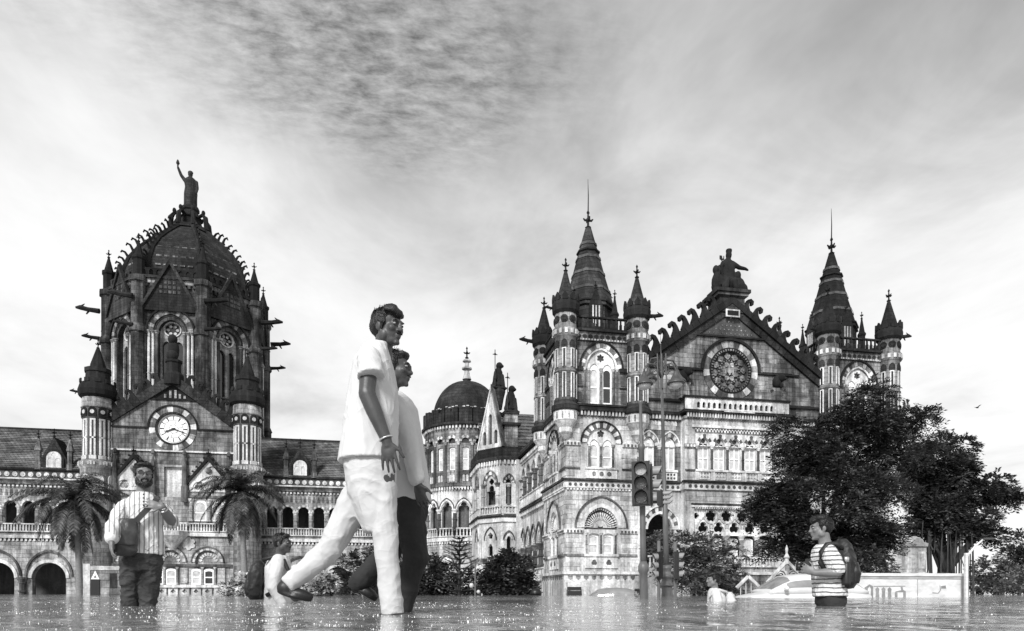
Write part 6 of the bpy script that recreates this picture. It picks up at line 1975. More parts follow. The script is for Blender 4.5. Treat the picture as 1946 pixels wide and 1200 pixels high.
# ---- the companion walking just beyond, dark trousers
def companion():
    t = 4.45; k = 1300 / t
    X0, Y0 = 775, 1163
    X = lambda px: (px - X0) / k
    Z = lambda py: (Y0 - py) / k
    q = MB()
    H = Head((X(752), 0, Z(702)), rad(76), rad(3), 1.03)
    H.skin(q)
    q.loft([(X(768), 0, Z(960), .13, .15), (X(762), 0, Z(880), .13, .14), (X(752), 0, Z(800), .115, .14), (X(748), 0, Z(768), .085, .11), (X(744), 0, Z(745), .05, .05)], 18)
    hip, kn, an = V3(X(772), -.07, Z(955)), V3(X(790), -.08, Z(1062)), V3(X(760), -.08, Z(1160))
    hipf, kf, af = V3(X(762), .07, Z(955)), V3(X(740), .08, Z(1050)), V3(X(682), .08, Z(1108))
    sh = V3(X(752), -.17, Z(785)); el = V3(X(780), -.24, Z(860)); wr = V3(X(792), -.24, Z(930))
    limb(q, [sh + V3(0, .04, -.02), el], [.036, .040]); limb(q, [el, wr], [.043, .03]); hand(q, wr, (.25, 0, -1), (.6, .7, 0), .35, .95, 1)
    limb(q, [V3(X(750), .16, Z(790)), V3(X(738), .22, Z(850)), V3(X(740), .22, Z(925))], [.045, .042, .03])
    for (h, kk, a) in ((hip, kn, an), (hipf, kf, af)):
        limb(q, [h, kk], [.08, .055]); limb(q, [kk, a], [.052, .038])
    limb(q, [an, an + V3(.1, 0, -.07)], [.04, .03]); limb(q, [af, af + V3(.06, 0, -.06)], [.04, .03])
    B = body(q, 'person', 'skin_dark', None, .008, 3)
    place(B, person(X0, Y0, t, '')); ORG[B] = V3(0, 0, 0)
    tag(B, 'person in white shirt and dark trousers mostly hidden behind the striding foreground walker', 'person', 'people wading through the flood')
    H.eyes(B); H.hair(B, .009, .95, 0, 2.2); H.moustache(B)
    q = MB()
    q.loft([(X(778), 0, Z(955), .15, .17), (X(772), 0, Z(900), .145, .17), (X(762), 0, Z(840), .145, .18), (X(752), 0, Z(785), .145, .195), (X(748), 0, Z(762), .115, .16), (X(743), 0, Z(748), .068, .07)], 26, 2.3)
    limb(q, [V3(X(752), -.12, Z(780)), sh, sh.lerp(el, .5), el, el.lerp(wr, .85)], [.072, .072, .070, .064, .055])
    limb(q, [V3(X(750), .16, Z(775)), V3(X(738), .23, Z(850))], [.08, .07])
    body(q, 'shirt', 'cloth_white', B, .011, 3, disp=(.0062, 6, .6, 8.0))
    q = MB()
    q.loft([(X(772), 0, Z(940), .135, .155), (X(772), 0, Z(975), .14, .16), (X(772), 0, Z(1000), .11, .14)], 22)
    limb(q, [hip, hip.lerp(kn, .5), kn, kn.lerp(an, .5), an], [.108, .10, .088, .075, .07]); limb(q, [hipf, hipf.lerp(kf, .5), kf, kf.lerp(af, .5), af], [.105, .098, .085, .073, .066])
    body(q, 'trousers', 'cloth_dark', B, .011, 3, disp=(.0062, 6, 1.2, 9.0))
    shoe(B, an + V3(-.06, 0, -.085), an + V3(.2, 0, -.095), (0, 0, 1)); shoe(B, (X(664), .08, Z(1112)), (X(712), .08, Z(1146)), (.5, 0, 1))
companion()
# ---- bearded man coming towards the camera with a messenger bag
def bearded_man():
    t = 6.28; k = 1300 / t
    X0, Y0 = 271, HY + HC * k
    X = lambda px: (px - X0) / (k * 1.12)
    Z = lambda py: (Y0 - py) / k
    q = MB()
    H = Head((X(273), -.03, Z(903)), rad(6), rad(2), 1.02)
    H.skin(q)
    q.loft([(0, 0, Z(1062), .14, .11), (0, 0, Z(1030), .145, .115), (0, 0, Z(990), .14, .115), (0, 0, Z(966), .14, .105), (0, .01, Z(952), .11, .085), (X(273), .01, Z(938), .065, .065)], 20)
    shR, elR, wrR = V3(X(238), -.02, Z(968)), V3(X(219), -.15, Z(1006)), V3(X(216), -.27, Z(1034))
    shL, elL, wrL = V3(X(310), .0, Z(968)), V3(X(328), -.06, Z(993)), V3(X(306), -.235, Z(967))
    limb(q, [shR, elR], [.055, .045]); limb(q, [elR, wrR], [.043, .032]); hand(q, wrR, (.02, -.1, -1), (.9, .1, 0), .4, 1.0, -1)
    limb(q, [shL, elL], [.055, .046]); limb(q, [elL, elL.lerp(wrL, .5), wrL], [.047, .046, .032]); hand(q, wrL, (-1, .02, .22), (0, 1, -.2), .2, .9, 1)
    zf = Z(875) - 1.74
    for sg, px, pk in ((-1, 250, 247), (1, 288, 281)):
        hp, kn, an = V3(X(px), 0, Z(1060)), V3(X(pk), -.04 * sg, Z(1150)), V3(X(pk), .02, zf + .08)
        limb(q, [hp, kn], [.085, .06]); limb(q, [kn, an], [.058, .04]); limb(q, [an, an + V3(0, -.14, -.05)], [.04, .03])
    B = body(q, 'person', 'skin', None, .008, 3)
    p = person(X0, Y0, t, ''); place(B, p); ORG[B] = V3(0, 0, 0)
    BED_POINTS.append((p.x, p.y, zf))
    tag(B, 'bearded person in striped kurta walking towards camera with a shoulder bag', 'person', 'people wading through the flood')
    H.eyes(B); H.hair(B, .008, .9, 0, 4.0); H.beard(B, .007)
    # spectacles
    q = MB()
    for sg in (-1, 1):
        pts = [H.P(sg * .033 + .023 * math.cos(a), -.104, .006 + .015 * math.sin(a)) for a in [2 * PI * i / 18 for i in range(19)]]
        q.tube(pts, .002, 5, False)
        q.tube([H.P(sg * .058, -.1, .01), H.P(sg * .074, -.0, .012)], .002, 5)
    q.tube([H.P(-.008, -.105, .01), H.P(.008, -.105, .01)], .002, 5)
    g = q.build('spectacles', 'lamp_metal', B)
    q = MB()
    for sg in (-1, 1):
        pts = [tuple(H.P(sg * .033 + .0225 * math.cos(2 * PI * i / 14), -.1035, .006 + .0145 * math.sin(2 * PI * i / 14))) for i in range(14)]
        q = MB(); q.add(pts, [tuple(range(14))]); q.build('lens', 'spectacle_lens', g)
    q = MB()
    q.loft([(X(274), 0, Z(1054), .168, .130), (X(273), 0, Z(1030), .165, .138), (X(272), 0, Z(1000), .160, .135), (X(272), 0, Z(972), .180, .130), (X(272), 0, Z(960), .180, .118), (X(272), .01, Z(948), .125, .10), (X(273), .01, Z(937), .078, .075)], 30, 2.3)
    limb(q, [V3(X(244), 0, Z(968)), shR, shR.lerp(elR, .5), elR, elR.lerp(wrR, .72)], [.075, .074, .072, .068, .058])
    limb(q, [V3(X(300), 0, Z(968)), shL, shL.lerp(elL, .5), elL.lerp(shL, .1)], [.075, .074, .070, .066])
    body(q, 'kurta', 'shirt_vertical', B, .008, 3, disp=(.0085, 7, .6, 12.0))
    q = MB(); limb(q, [elR.lerp(wrR, .60), elR.lerp(wrR, .80)], [.062, .060]); body(q, 'cuff', 'cloth_white', B, .009, 1)
    q = MB(); q.loft([(X(273), .006, Z(941), .074, .072), (X(273), .004, Z(936), .064, .064)], 20); q.build('collar', 'cloth_white', B, True)
    q = MB()
    q.loft([(0, 0, Z(1035), .148, .12), (0, 0, Z(1062), .158, .13), (0, 0, Z(1085), .145, .115)], 24)
    for sg, px, pk in ((-1, 250, 247), (1, 288, 281)):
        hp, kn, an = V3(X(px), 0, Z(1065)), V3(X(pk), -.04 * sg, Z(1150)), V3(X(pk), .02, zf + .08)
        limb(q, [hp, hp.lerp(kn, .5), kn, kn.lerp(an, .5), an], [.096, .084, .070, .066, .058])
    body(q, 'jeans', 'denim', B, .010, 2, disp=(.010, 9, 1.6, 14.0))
    for pk in (247, 281): shoe(B, (X(pk), .08, zf), (X(pk), -.19, zf), (0, 0, 1))
    q = MB(); F_ = Fr(X(273), -.139, 0)
    for i, zb in enumerate((943, 950, 957, 964)):
        MB().lathe(X(273), -.125 - .004 * i, [(.007, Z(zb) - .006), (.007, Z(zb) + .006)], 8).build('button', 'hair', B)
    # watch
    pw = elL.lerp(wrL, .86); M = (wrL - elL).to_track_quat('Z', 'Y').to_matrix()
    q = MB(); q.tube([pw + M @ V3(.036 * math.cos(a), .036 * math.sin(a), 0) for a in [2 * PI * i / 16 for i in range(17)]], .008, 6, False)
    q.ellipsoid(pw + V3(.0, -.038, .0), (.018, .008, .018)); q.build('watch', 'metal_pale', B, True)
    # the bag hangs from its strap: a thing of its own
    bag = thing('shoulder_bag', 'dark leather messenger bag hanging from the bearded person', 'bag', p, rotz=turn(p), local=True)
    bc = V3(X(238), -.15, Z(1026))
    q = MB()
    q.loft([(bc.x - .01, bc.y, bc.z - .16, .085, .04), (bc.x, bc.y, bc.z - .13, .10, .055), (bc.x + .012, bc.y, bc.z + .05, .095, .055), (bc.x + .03, bc.y, bc.z + .16, .065, .035)], 20, 3.2)
    body(q, 'bag_body', 'leather', bag, .010, 3, disp=(.008, 9, 1, 21.0))
    q = MB()
    q.loft([(bc.x + .0, bc.y - .03, bc.z - .07, .093, .045), (bc.x + .012, bc.y - .02, bc.z + .06, .098, .052), (bc.x + .034, bc.y, bc.z + .172, .066, .038)], 20, 3.2)
    body(q, 'flap', 'leather', bag, .010, 3, disp=(.006, 8, 1, 22.0))
    def strap(pts, name):
        q = MB(); n = len(pts)
        for a, b in zip(pts[:-1], pts[1:]):
            a, b = Vector(a), Vector(b); d = (b - a).normalized(); s = d.cross(V3(0, 1, 0)).normalized() * .024; u = V3(0, -.005, 0)
            q.add([tuple(a + s), tuple(a - s), tuple(b - s), tuple(b + s), tuple(a + s + u), tuple(a - s + u), tuple(b - s + u), tuple(b + s + u)], [(4, 5, 6, 7), (0, 3, 2, 1), (0, 1, 5, 4), (2, 3, 7, 6), (1, 2, 6, 5), (3, 0, 4, 7)])
        q.build(name, 'leather', bag)
    strap([(bc.x + .05, -.19, bc.z + .13), (X(258), -.19, Z(996)), (X(272), -.185, Z(980)), (X(284), -.175, Z(967)), (X(293), -.155, Z(957)), (X(298), -.11, Z(949)), (X(300), -.05, Z(944)), (X(300), .03, Z(943)), (X(298), .1, Z(950))], 'strap')
bearded_man()
def pack(origin, bc, face, label, bottle=False, wide=.14, tall=.23, mat='nylon', deep=.085, sides=()):
    """a backpack behind its wearer: shell, pocket, straps, optional bottle. face = +1 when the back is to the right"""
    bp = thing('backpack', label, 'backpack', origin, rotz=turn(origin), local=True)
    q = MB(); q.loft([(bc.x, bc.y, bc.z - tall, deep * .8, wide * .8), (bc.x + face * .01, bc.y, bc.z - tall * .8, deep, wide), (bc.x, bc.y, bc.z + tall * .3, deep, wide), (bc.x - face * .02, bc.y, bc.z + tall * .8, deep * .75, wide * .85), (bc.x - face * .03, bc.y, bc.z + tall, deep * .4, wide * .6)], 20, 3.0)
    body(q, 'pack_body', mat, bp, .011, 3, disp=(.008, 9, 1, 31.0))
    q = MB(); q.loft([(bc.x + face * deep * .8, bc.y, bc.z - tall * .8, .045, wide * .75), (bc.x + face * deep * .95, bc.y, bc.z - tall * .4, .05, wide * .8), (bc.x + face * deep * .8, bc.y, bc.z + tall * .05, .035, wide * .7)], 16, 3.0)
    body(q, 'pocket', mat, bp, .011, 2, disp=(.005, 9, 1, 33.0))
    for pts in sides:
        MB().tube(pts, .024, 8).build('shoulder_strap', mat, bp, True)
    if bottle:
        b = V3(bc.x + face * .0, bc.y - wide - .03, bc.z - tall * .45)
        o = MB().lathe(b.x, b.y, [(.036, b.z - .10), (.038, b.z - .08), (.038, b.z + .09), (.026, b.z + .11)], 14).build('bottle', 'black_iron', bp, True)
        MB().lathe(b.x, b.y, [(.028, b.z + .11), (.028, b.z + .15), (.02, b.z + .16)], 12).build('bottle_cap', 'metal_pale', o, True)
    return bp
# ---- photographer on the right: striped T-shirt, facing left
def photographer():
    t = 6.5; k = 1300 / t
    X0, Y0 = 1575, HY + HC * k
    X = lambda px: (px - X0) / (k * 1.08)
    Z = lambda py: (Y0 - py) / k
    q = MB()
    H = Head((X(1560), -.02, Z(1004)), rad(-74), rad(3), .98)
    H.skin(q)
    q.loft([(X(1578), 0, Z(1135), .12, .15), (X(1576), 0, Z(1100), .12, .145), (X(1573), 0, Z(1065), .125, .165), (X(1570), 0, Z(1045), .115, .17), (X(1568), 0, Z(1035), .06, .065)], 18)
    sh, el, wr = V3(X(1578), -.19, Z(1052)), V3(X(1591), -.24, Z(1090)), V3(X(1549), -.25, Z(1090))
    limb(q, [sh + V3(0, .03, -.02), el], [.042, .044]); limb(q, [el, el.lerp(wr, .4), wr], [.046, .044, .03]); hand(q, wr, (-.9, .1, .45), (.2, 1, 0), .6, .95, -1)
    sh2, el2, wr2 = V3(X(1565), .19, Z(1052)), V3(X(1572), .23, Z(1092)), V3(X(1545), .0, Z(1085))
    limb(q, [sh2, el2], [.05, .044]); limb(q, [el2, wr2], [.042, .03]); hand(q, wr2, (-1, 0, .2), (0, -1, 0), .6, .95, 1)
    zf = Z(980) - 1.66
    for yy, pk in ((-.08, 1592), (.08, 1566)):
        hp, kn, an = V3(X(1580), yy, Z(1138)), V3(X(pk), yy, Z(1225)), V3(X(pk + 6), yy, zf + .08)
        limb(q, [hp, kn], [.08, .056]); limb(q, [kn, an], [.054, .038]); limb(q, [an, an + V3(-.13, 0, -.05)], [.04, .03])
    B = body(q, 'person', 'skin', None, .008, 3)
    p = person(X0, Y0, t, ''); place(B, p); ORG[B] = V3(0, 0, 0); BED_POINTS.append((p.x, p.y, zf))
    tag(B, 'person in striped T-shirt wading left holding a camera', 'person', 'people wading through the flood')
    H.eyes(B); H.hair(B, .008, 1.1, .010, 6.0)
    q = MB()
    q.loft([(X(1578), 0, Z(1133), .155, .185), (X(1577), 0, Z(1110), .150, .18), (X(1574), 0, Z(1080), .145, .18), (X(1572), 0, Z(1058), .142, .19), (X(1570), 0, Z(1043), .115, .16), (X(1568), 0, Z(1034), .068, .07)], 28, 2.3)
    limb(q, [V3(X(1575), -.15, Z(1053)), sh.lerp(el, .4), sh.lerp(el, .8)], [.08, .082, .078]); limb(q, [V3(X(1566), .15, Z(1053)), sh2.lerp(el2, .7)], [.08, .076])
    body(q, 'shirt', 'shirt_across', B, .009, 3, disp=(.0085, 7, .7, 41.0))
    q = MB()
    q.loft([(X(1578), 0, Z(1120), .13, .16), (X(1579), 0, Z(1145), .135, .165), (X(1580), 0, Z(1160), .11, .14)], 22)
    for yy, pk in ((-.08, 1592), (.08, 1566)):
        hp, kn, an = V3(X(1580), yy, Z(1142)), V3(X(pk), yy, Z(1225)), V3(X(pk + 6), yy, zf + .08)
        limb(q, [hp, hp.lerp(kn, .5), kn, an], [.1, .095, .085, .065])
    body(q, 'trousers', 'cloth_dark', B, .011, 2, disp=(.008, 7, 1, 42.0))
    for yy, pk in ((-.08, 1592), (.08, 1566)): shoe(B, (X(pk + 6) + .08, yy, zf), (X(pk + 6) - .18, yy, zf), (0, 0, 1))
    pack(p, V3(X(1606), .02, Z(1072)), 1, 'black backpack with bottle on the person in the striped T-shirt', True, .15, .23, sides=([V3(X(1600), -.14, Z(1045)), V3(X(1588), -.15, Z(1036)), V3(X(1572), -.17, Z(1037)), V3(X(1561), -.2, Z(1052)), V3(X(1560), -.21, Z(1070)), V3(X(1568), -.21, Z(1084))], [V3(X(1595), -.18, Z(1050)), V3(X(1600), -.2, Z(1075)), V3(X(1604), -.17, Z(1098))]))
    cm = thing('camera_in_hands', 'black camera held by the person in the striped T-shirt', 'camera', p, rotz=turn(p), local=True)
    c = V3(X(1537), -.15, Z(1077))
    MB().wbox(c.x - .03, c.x + .03, c.y - .07, c.y + .07, c.z - .048, c.z + .042).build('camera_body', 'signal_black', cm)
    MB().wbox(c.x - .025, c.x + .022, c.y - .028, c.y + .028, c.z + .0415, c.z + .068).build('viewfinder', 'signal_black', cm)
    q = MB(); q.tube([c + V3(-.02, 0, -.005), c + V3(-.06, 0, -.005), c + V3(-.062, 0, -.005), c + V3(-.105, 0, -.005)], [.033, .033, .037, .037], 16); l = q.build('lens', 'signal_black', cm, True)
    q = MB(); q.tube([c + V3(-.1045, 0, -.005), c + V3(-.107, 0, -.005)], [.03, .03], 16); q.build('front_glass', 'pane_dark', l)
photographer()
# ---- simpler waders further out
def wader(px, t, ptop, height, yaw, label, hairf, leftface, skin='skin', packlab=None, packmat='nylon', lean=0.0, seed=1.0, paleback=False):
    k = 1300 / t
    Y0 = HY + HC * k
    X = lambda a: (a - px) / k
    top = (Y0 - ptop) / k
    sgn = 1 if leftface else -1               # backs point this way in X
    q = MB()
    hc = V3(-sgn * .06 - sgn * lean, -.01, top - .125)
    H = Head(hc, yaw, 0, 1.02); H.skin(q)
    zsh = top - .31
    q.loft([(0, 0, top - .86, .13, .155), (0, 0, top - .7, .13, .15), (0, 0, zsh - .12, .12, .15), (-sgn * .02, 0, zsh - .03, .09, .13), (-sgn * .03, 0, zsh + .03, .05, .05)], 16)
    els = []
    for sd in (-1, 1):
        sh = V3(-sgn * .01, sd * .19, zsh - .03); el = V3(sgn * .05, sd * .24, zsh - .33); wr = V3(-sgn * .08, sd * .22, zsh - .56)
        limb(q, [sh + V3(0, -sd * .04, -.02), el], [.040, .040]); limb(q, [el, wr], [.042, .03]); hand(q, wr, (-sgn * .3, 0, -1), (-sgn, 0, 0), .4, .95, sd)
        els.append((sh, el, wr))
    zf = top - height
    for sd, dx in ((-1, .12), (1, -.12)):
        hp, kn, an = V3(0, sd * .08, top - .88), V3(dx - sgn * .04, sd * .08, top - 1.27), V3(dx * 1.3, sd * .08, zf + .08)
        limb(q, [hp, kn], [.08, .056]); limb(q, [kn, an], [.054, .038]); limb(q, [an, an + V3(-sgn * .13, 0, -.05)], [.04, .03])
    B = body(q, 'person', skin, None, .011, 3)
    p = person(px, 0, t, ''); place(B, p); ORG[B] = V3(0, 0, 0); BED_POINTS.append((p.x, p.y, zf))
    tag(B, label, 'person', 'people wading through the flood')
    H.eyes(B); H.hair(B, .011, .95, hairf, seed); H.moustache(B)
    q = MB()
    q.loft([(0, 0, top - .88, .160, .185), (0, 0, top - .75, .155, .18), (0, 0, top - .6, .150, .178), (0, 0, zsh - .1, .148, .188), (-sgn * .015, 0, zsh - .02, .125, .175), (-sgn * .03, 0, zsh + .045, .072, .075)], 24, 2.3)
    for (sh, el, wr) in els: limb(q, [sh + V3(0, -sh.y * .2, 0), sh.lerp(el, .5), el, el.lerp(wr, .8)], [.08, .075, .064, .05])
    body(q, 'shirt', 'cloth_white', B, .012, 3, disp=(.0062, 7, .8, seed * 7))
    q = MB(); q.loft([(0, 0, top - .82, .135, .16), (0, 0, top - .95, .14, .165)], 20)
    for sd, dx in ((-1, .12), (1, -.12)):
        limb(q, [V3(0, sd * .08, top - .9), V3(dx - sgn * .04, sd * .08, top - 1.27), V3(dx * 1.3, sd * .08, zf + .08)], [.1, .085, .068])
    body(q, 'trousers', 'cloth_dark', B, .013, 2)
    for sd, dx in ((-1, .12), (1, -.12)):
        a = V3(dx * 1.3, sd * .08, zf); shoe(B, a + V3(sgn * .08, 0, 0), a + V3(-sgn * .18, 0, 0), (0, 0, 1), voxel=.012)
    if packlab:
        pack(p, V3(sgn * .23, 0, zsh - .24), sgn, packlab, False, .15, .22, packmat, sides=([V3(sgn * .16, -.13, zsh - .02), V3(sgn * .04, -.15, zsh + .02), V3(-sgn * .07, -.18, zsh - .02), V3(-sgn * .13, -.2, zsh - .16), V3(-sgn * .05, -.22, zsh - .32), V3(sgn * .12, -.18, zsh - .42)],))
    return B
wader(527, 7.9, 1012, 1.70, rad(62), 'moustached person in white shirt with dark backpack wading right beyond the striding leg', 0, False, 'skin_dark', 'dark backpack on the moustached person in white shirt', 'nylon', 0.0, 2.0)
wader(1362, 11.3, 1088, 1.66, rad(-70), 'person in white shirt with small pale backpack wading left by the dark bush', .01, True, 'skin', 'small pale backpack on the person by the dark bush', 'cloth_cream', 0.0, 3.0)
wader(1216, 19.0, 1119, 1.66, rad(-80), 'distant dark-haired person in white shirt beside the traffic light pole', .01, True, 'skin', None, 'nylon', 0.0, 5.0)
# ------------------------------------------------------------------ vegetation
def leaf_cloud(centres, n_sprays, leaf, mat, T, name='crown', seed=1, droop=0.5, per=12, spray=0.6, layered=0.6, shell=0.55):
    """leaf-sized blades set along small twigs through the crown's lobes. centres: (x, y, z, rx, ry, rz)"""
    rr = random.Random(seed)
    vs, fs = [], []
    vol = [c[3] * c[4] + c[3] * c[5] + c[4] * c[5] for c in centres]
    tot = sum(vol)
    for c, w in zip(centres, vol):
        m = int(n_sprays * w / tot)
        for _ in range(m):
            while True:
                d = Vector((rr.gauss(0, 1), rr.gauss(0, 1), rr.gauss(0, 1)))
                if d.length > .1: break
            d.normalize()
            rad_ = shell + (1 - shell) * rr.random() ** 0.6
            if rr.random() < .12: rad_ *= rr.uniform(1.0, 1.22)
            p = Vector((c[0] + d.x * c[3] * rad_, c[1] + d.y * c[4] * rad_, c[2] + d.z * c[5] * rad_))
            out = Vector((d.x + rr.gauss(0, .5), d.y + rr.gauss(0, .5), d.z * (1 - layered) + rr.gauss(0, .25)))
            out.normalize()
            L = spray * rr.uniform(.6, 1.2)
            side = out.cross(Vector((0, 0, 1)))
            if side.length < .1: side = Vector((1, 0, 0))
            side.normalize()
            up = side.cross(out)
            for i in range(per):
                t = (i + .5) / per
                q = p + out * L * t + Vector((0, 0, -droop * L * t * t))
                sg = 1 if i % 2 else -1
                ld = (side * sg * .8 + out * .6 + up * rr.gauss(0, .25)).normalized()
                lw = (out * .8 - side * sg * .5 + up * rr.gauss(0, .35)).normalized()
                s = leaf * rr.uniform(.65, 1.3)
                a = q + ld * s * .5
                b = len(vs)
                vs += [tuple(q), tuple(a + lw * s * .22), tuple(q + ld * s), tuple(a - lw * s * .22)]
                fs.append((b, b + 1, b + 2, b + 3))
    return MB().add(vs, fs).build(name, mat, T)
def clumps(L, seed, k=5, f=.5):
    rr = random.Random(seed); out = []
    for c in L:
        for _ in range(k):
            d = Vector((rr.gauss(0, 1), rr.gauss(0, 1), rr.gauss(0, 1))).normalized() * rr.uniform(.35, .95)
            g = f * rr.uniform(.65, 1.25)
            out.append((c[0] + d.x * c[3], c[1] + d.y * c[4], c[2] + d.z * c[5], c[3] * g, c[4] * g, c[5] * g * .75))
    return out
def limbs(T, base, tips, r0, mat='bark', name='trunk', wob=.25, seed=3):
    rr = random.Random(seed)
    q = MB()
    base = Vector(base)
    fork = base + (sum((Vector(t) for t in tips), Vector()) / len(tips) - base) * .35
    fork.x = base.x + (fork.x - base.x) * .4; fork.y = base.y + (fork.y - base.y) * .4
    q.tube([base, base.lerp(fork, .5) + V3(rr.gauss(0, wob * .3), rr.gauss(0, wob * .3), 0), fork], [r0 * 1.25, r0, r0 * .85], 10)
    for t in tips:
        t = Vector(t)
        m1 = fork.lerp(t, .35) + V3(rr.gauss(0, wob), rr.gauss(0, wob), rr.uniform(0, wob)); m2 = fork.lerp(t, .7) + V3(rr.gauss(0, wob), rr.gauss(0, wob), rr.uniform(0, wob))
        q.tube([fork - V3(0, 0, r0 * .3), m1, m2, t], [r0 * .6, r0 * .42, r0 * .25, r0 * .08], 7)
        for _ in range(4):
            s = m1.lerp(m2, rr.random()); e = s + V3(rr.gauss(0, 1.1), rr.gauss(0, 1.1), rr.uniform(.2, 1.2)) * .8
            q.tube([s, s.lerp(e, .5) + V3(0, 0, .1), e], [r0 * .2, r0 * .13, r0 * .04], 5)
    return q.build(name, mat, T, True)
def lobe(px, py, t, rx, rz, ry=None):
    p = atT(px, py, t); k = t / FPX
    return (p.x, p.y, p.z, rx * k, (ry or (rx + rz) / 2) * k, rz * k)
# large feathery tree on the right
t0 = 40.0
b = atT(1572, 1128, t0)
T = thing('broadleaf_tree', 'large dark feathery tree standing before the right corner tower', 'tree', (b.x, b.y, BED))
L = [lobe(*a) for a in ((1560, 860, t0, 70, 62), (1655, 790, t0 + 1, 62, 52), (1600, 800, t0 + .5, 50, 38), (1500, 850, t0, 50, 55), (1482, 930, t0 - .5, 46, 55), (1530, 960, t0 - 1.5, 72, 62), (1610, 930, t0 - 1.5, 72, 68),
     (1690, 850, t0 + 1, 52, 56), (1732, 806, t0 + 2, 40, 40), (1672, 930, t0, 40, 48), (1560, 1020, t0 - 1, 62, 36), (1640, 1010, t0 - 1, 70, 34), (1500, 1000, t0 - .5, 46, 38), (1680, 1030, t0, 30, 28), (1590, 880, t0 + 2, 85, 60))]
L += [lobe(*a) for a in ((1470, 985, t0, 40, 40), (1545, 1055, t0, 60, 30), (1610, 1060, t0 - .5, 60, 26), (1475, 1030, t0, 40, 28), (1455, 950, t0, 26, 40), (1690, 985, t0, 34, 36))]
leaf_cloud(clumps(L, 3), 10500, .21, 'leaf_dark', T, seed=5, per=13, spray=.75, layered=.75, droop=.35, shell=.5)
limbs(T, (b.x, b.y, BED), [(l[0], l[1], l[2]) for l in L[:11]], .32, seed=6)
# banyan-like tree with hanging roots
t1 = 50.0
b = atT(1790, 1128, t1)
T = thing('banyan_tree', 'spreading banyan tree with hanging roots at the right edge', 'tree', (b.x, b.y, BED))
L = [lobe(*a) for a in ((1790, 880, t1, 62, 55), (1840, 880, t1, 48, 50), (1860, 940, t1, 56, 46), (1780, 960, t1, 66, 50), (1905, 945, t1, 30, 22), (1830, 990, t1 - 1, 60, 36), (1880, 1000, t1, 38, 26), (1765, 880, t1 + 2, 36, 50), (1770, 1000, t1, 30, 34), (1738, 890, t1 + 1, 30, 40), (1735, 950, t1 + 1, 26, 34), (1928, 935, t1, 16, 14))]
leaf_cloud(clumps(L, 4), 6000, .29, 'leaf_mid', T, seed=8, per=9, spray=.6, layered=.3, droop=.4, shell=.5)
limbs(T, (b.x, b.y, BED), [(l[0], l[1], l[2]) for l in L[:9]], .45, seed=9)
rr = random.Random(4)
q = MB()
for i in range(70):
    p = atT(rr.uniform(1735, 1850), rr.uniform(985, 1030), t1 + rr.uniform(-1.5, 1.5)); z1 = rr.choice((BED, BED, p.z - rr.uniform(.6, 2.2)))
    q.tube([p, p + V3(rr.gauss(0, .08), rr.gauss(0, .08), (z1 - p.z) * .5), V3(p.x + rr.gauss(0, .1), p.y + rr.gauss(0, .1), z1)], [.05, .04, rr.uniform(.015, .09)], 5)
q.build('hanging_roots', 'bark', T, kind='stuff')
# shrubs and bushes
def shrub(name, label, lobes, n, leaf, mat, seed, group=None, per=9, spray=.35, layered=.2, droop=.4, cat='shrub', stem=.07, shell=.25):
    x = sum(l[0] for l in lobes) / len(lobes); y = sum(l[1] for l in lobes) / len(lobes)
    T = thing(name, label, cat, (x, y, BED), group)
    leaf_cloud(lobes, n, leaf, mat, T, 'foliage', seed, droop, per, spray, layered, shell)
    limbs(T, (x, y, BED), [(l[0], l[1], l[2]) for l in lobes[:6]] if len(lobes) > 1 else [(x, y, lobes[0][2]), (x + .3, y, lobes[0][2] + .3)], stem, 'bark', 'stem', .1, seed)
    return T
t = 33.0
shrub('creeper_bush', 'leafy grey bush right of the lamp post', [lobe(*a) for a in ((1290, 1040, t, 58, 30), (1340, 1040, t, 42, 26), (1370, 1065, t, 48, 38), (1330, 1085, t - .5, 55, 42), (1385, 1105, t, 34, 34), (1285, 1080, t, 48, 38), (1255, 1030, t, 30, 22), (1350, 1110, t - .5, 60, 26))], 2300, .15, 'leaf_grey', 12, per=9, spray=.3)
t = 44.0
shrub('dark_shrub', 'dark leafy shrub at the foot of the canted pavilion', [lobe(*a) for a in ((975, 1085, t, 38, 34), (955, 1105, t, 44, 28), (995, 1112, t, 24, 26), (965, 1060, t, 16, 16), (940, 1080, t, 16, 22))], 950, .30, 'leaf_mid', 13, 'dark shrubs along the garden edge', per=9, spray=.5, droop=1.3, layered=.2)
shrub('dark_shrub', 'dark shrub below the round domed tower, left of the tiered pine', [lobe(*a) for a in ((818, 1090, t, 24, 36), (840, 1098, t, 30, 32), (815, 1120, t, 30, 22), (900, 1108, t, 40, 26))], 950, .26, 'leaf_mid', 14, 'dark shrubs along the garden edge', per=9, spray=.45, droop=1.1)
shrub('dark_shrub', 'dark shrub seen between the legs of the striding walker', [lobe(*a) for a in ((680, 1085, t, 34, 36), (655, 1110, t, 30, 24), (710, 1075, t, 30, 34), (770, 1095, t, 36, 34))], 850, .22, 'leaf_dark', 15, 'dark shrubs along the garden edge', per=8, spray=.4)
shrub('dark_shrub', 'low dark shrub under the large feathery tree', [lobe(*a) for a in ((1650, 1065, 37, 34, 26), (1620, 1085, 37, 30, 18), (1680, 1080, 37, 22, 18), (1560, 1090, 37, 40, 14))], 650, .16, 'leaf_dark', 16, 'dark shrubs along the garden edge', per=8, spray=.3)
def blossom(label, lobes, n, seed):
    T = shrub('flowering_shrub', label, lobes, n, .13, 'leaf_mid', seed, 'white flowering shrubs', per=5, spray=.16)
    leaf_cloud([(a, b2, c + .06, d * 1.04, e * 1.04, f * 1.05) for a, b2, c, d, e, f in lobes], int(n * 1.1), .17, 'petal_white', T, 'blossoms', seed + 50, .3, 6, .14, .0, .75)
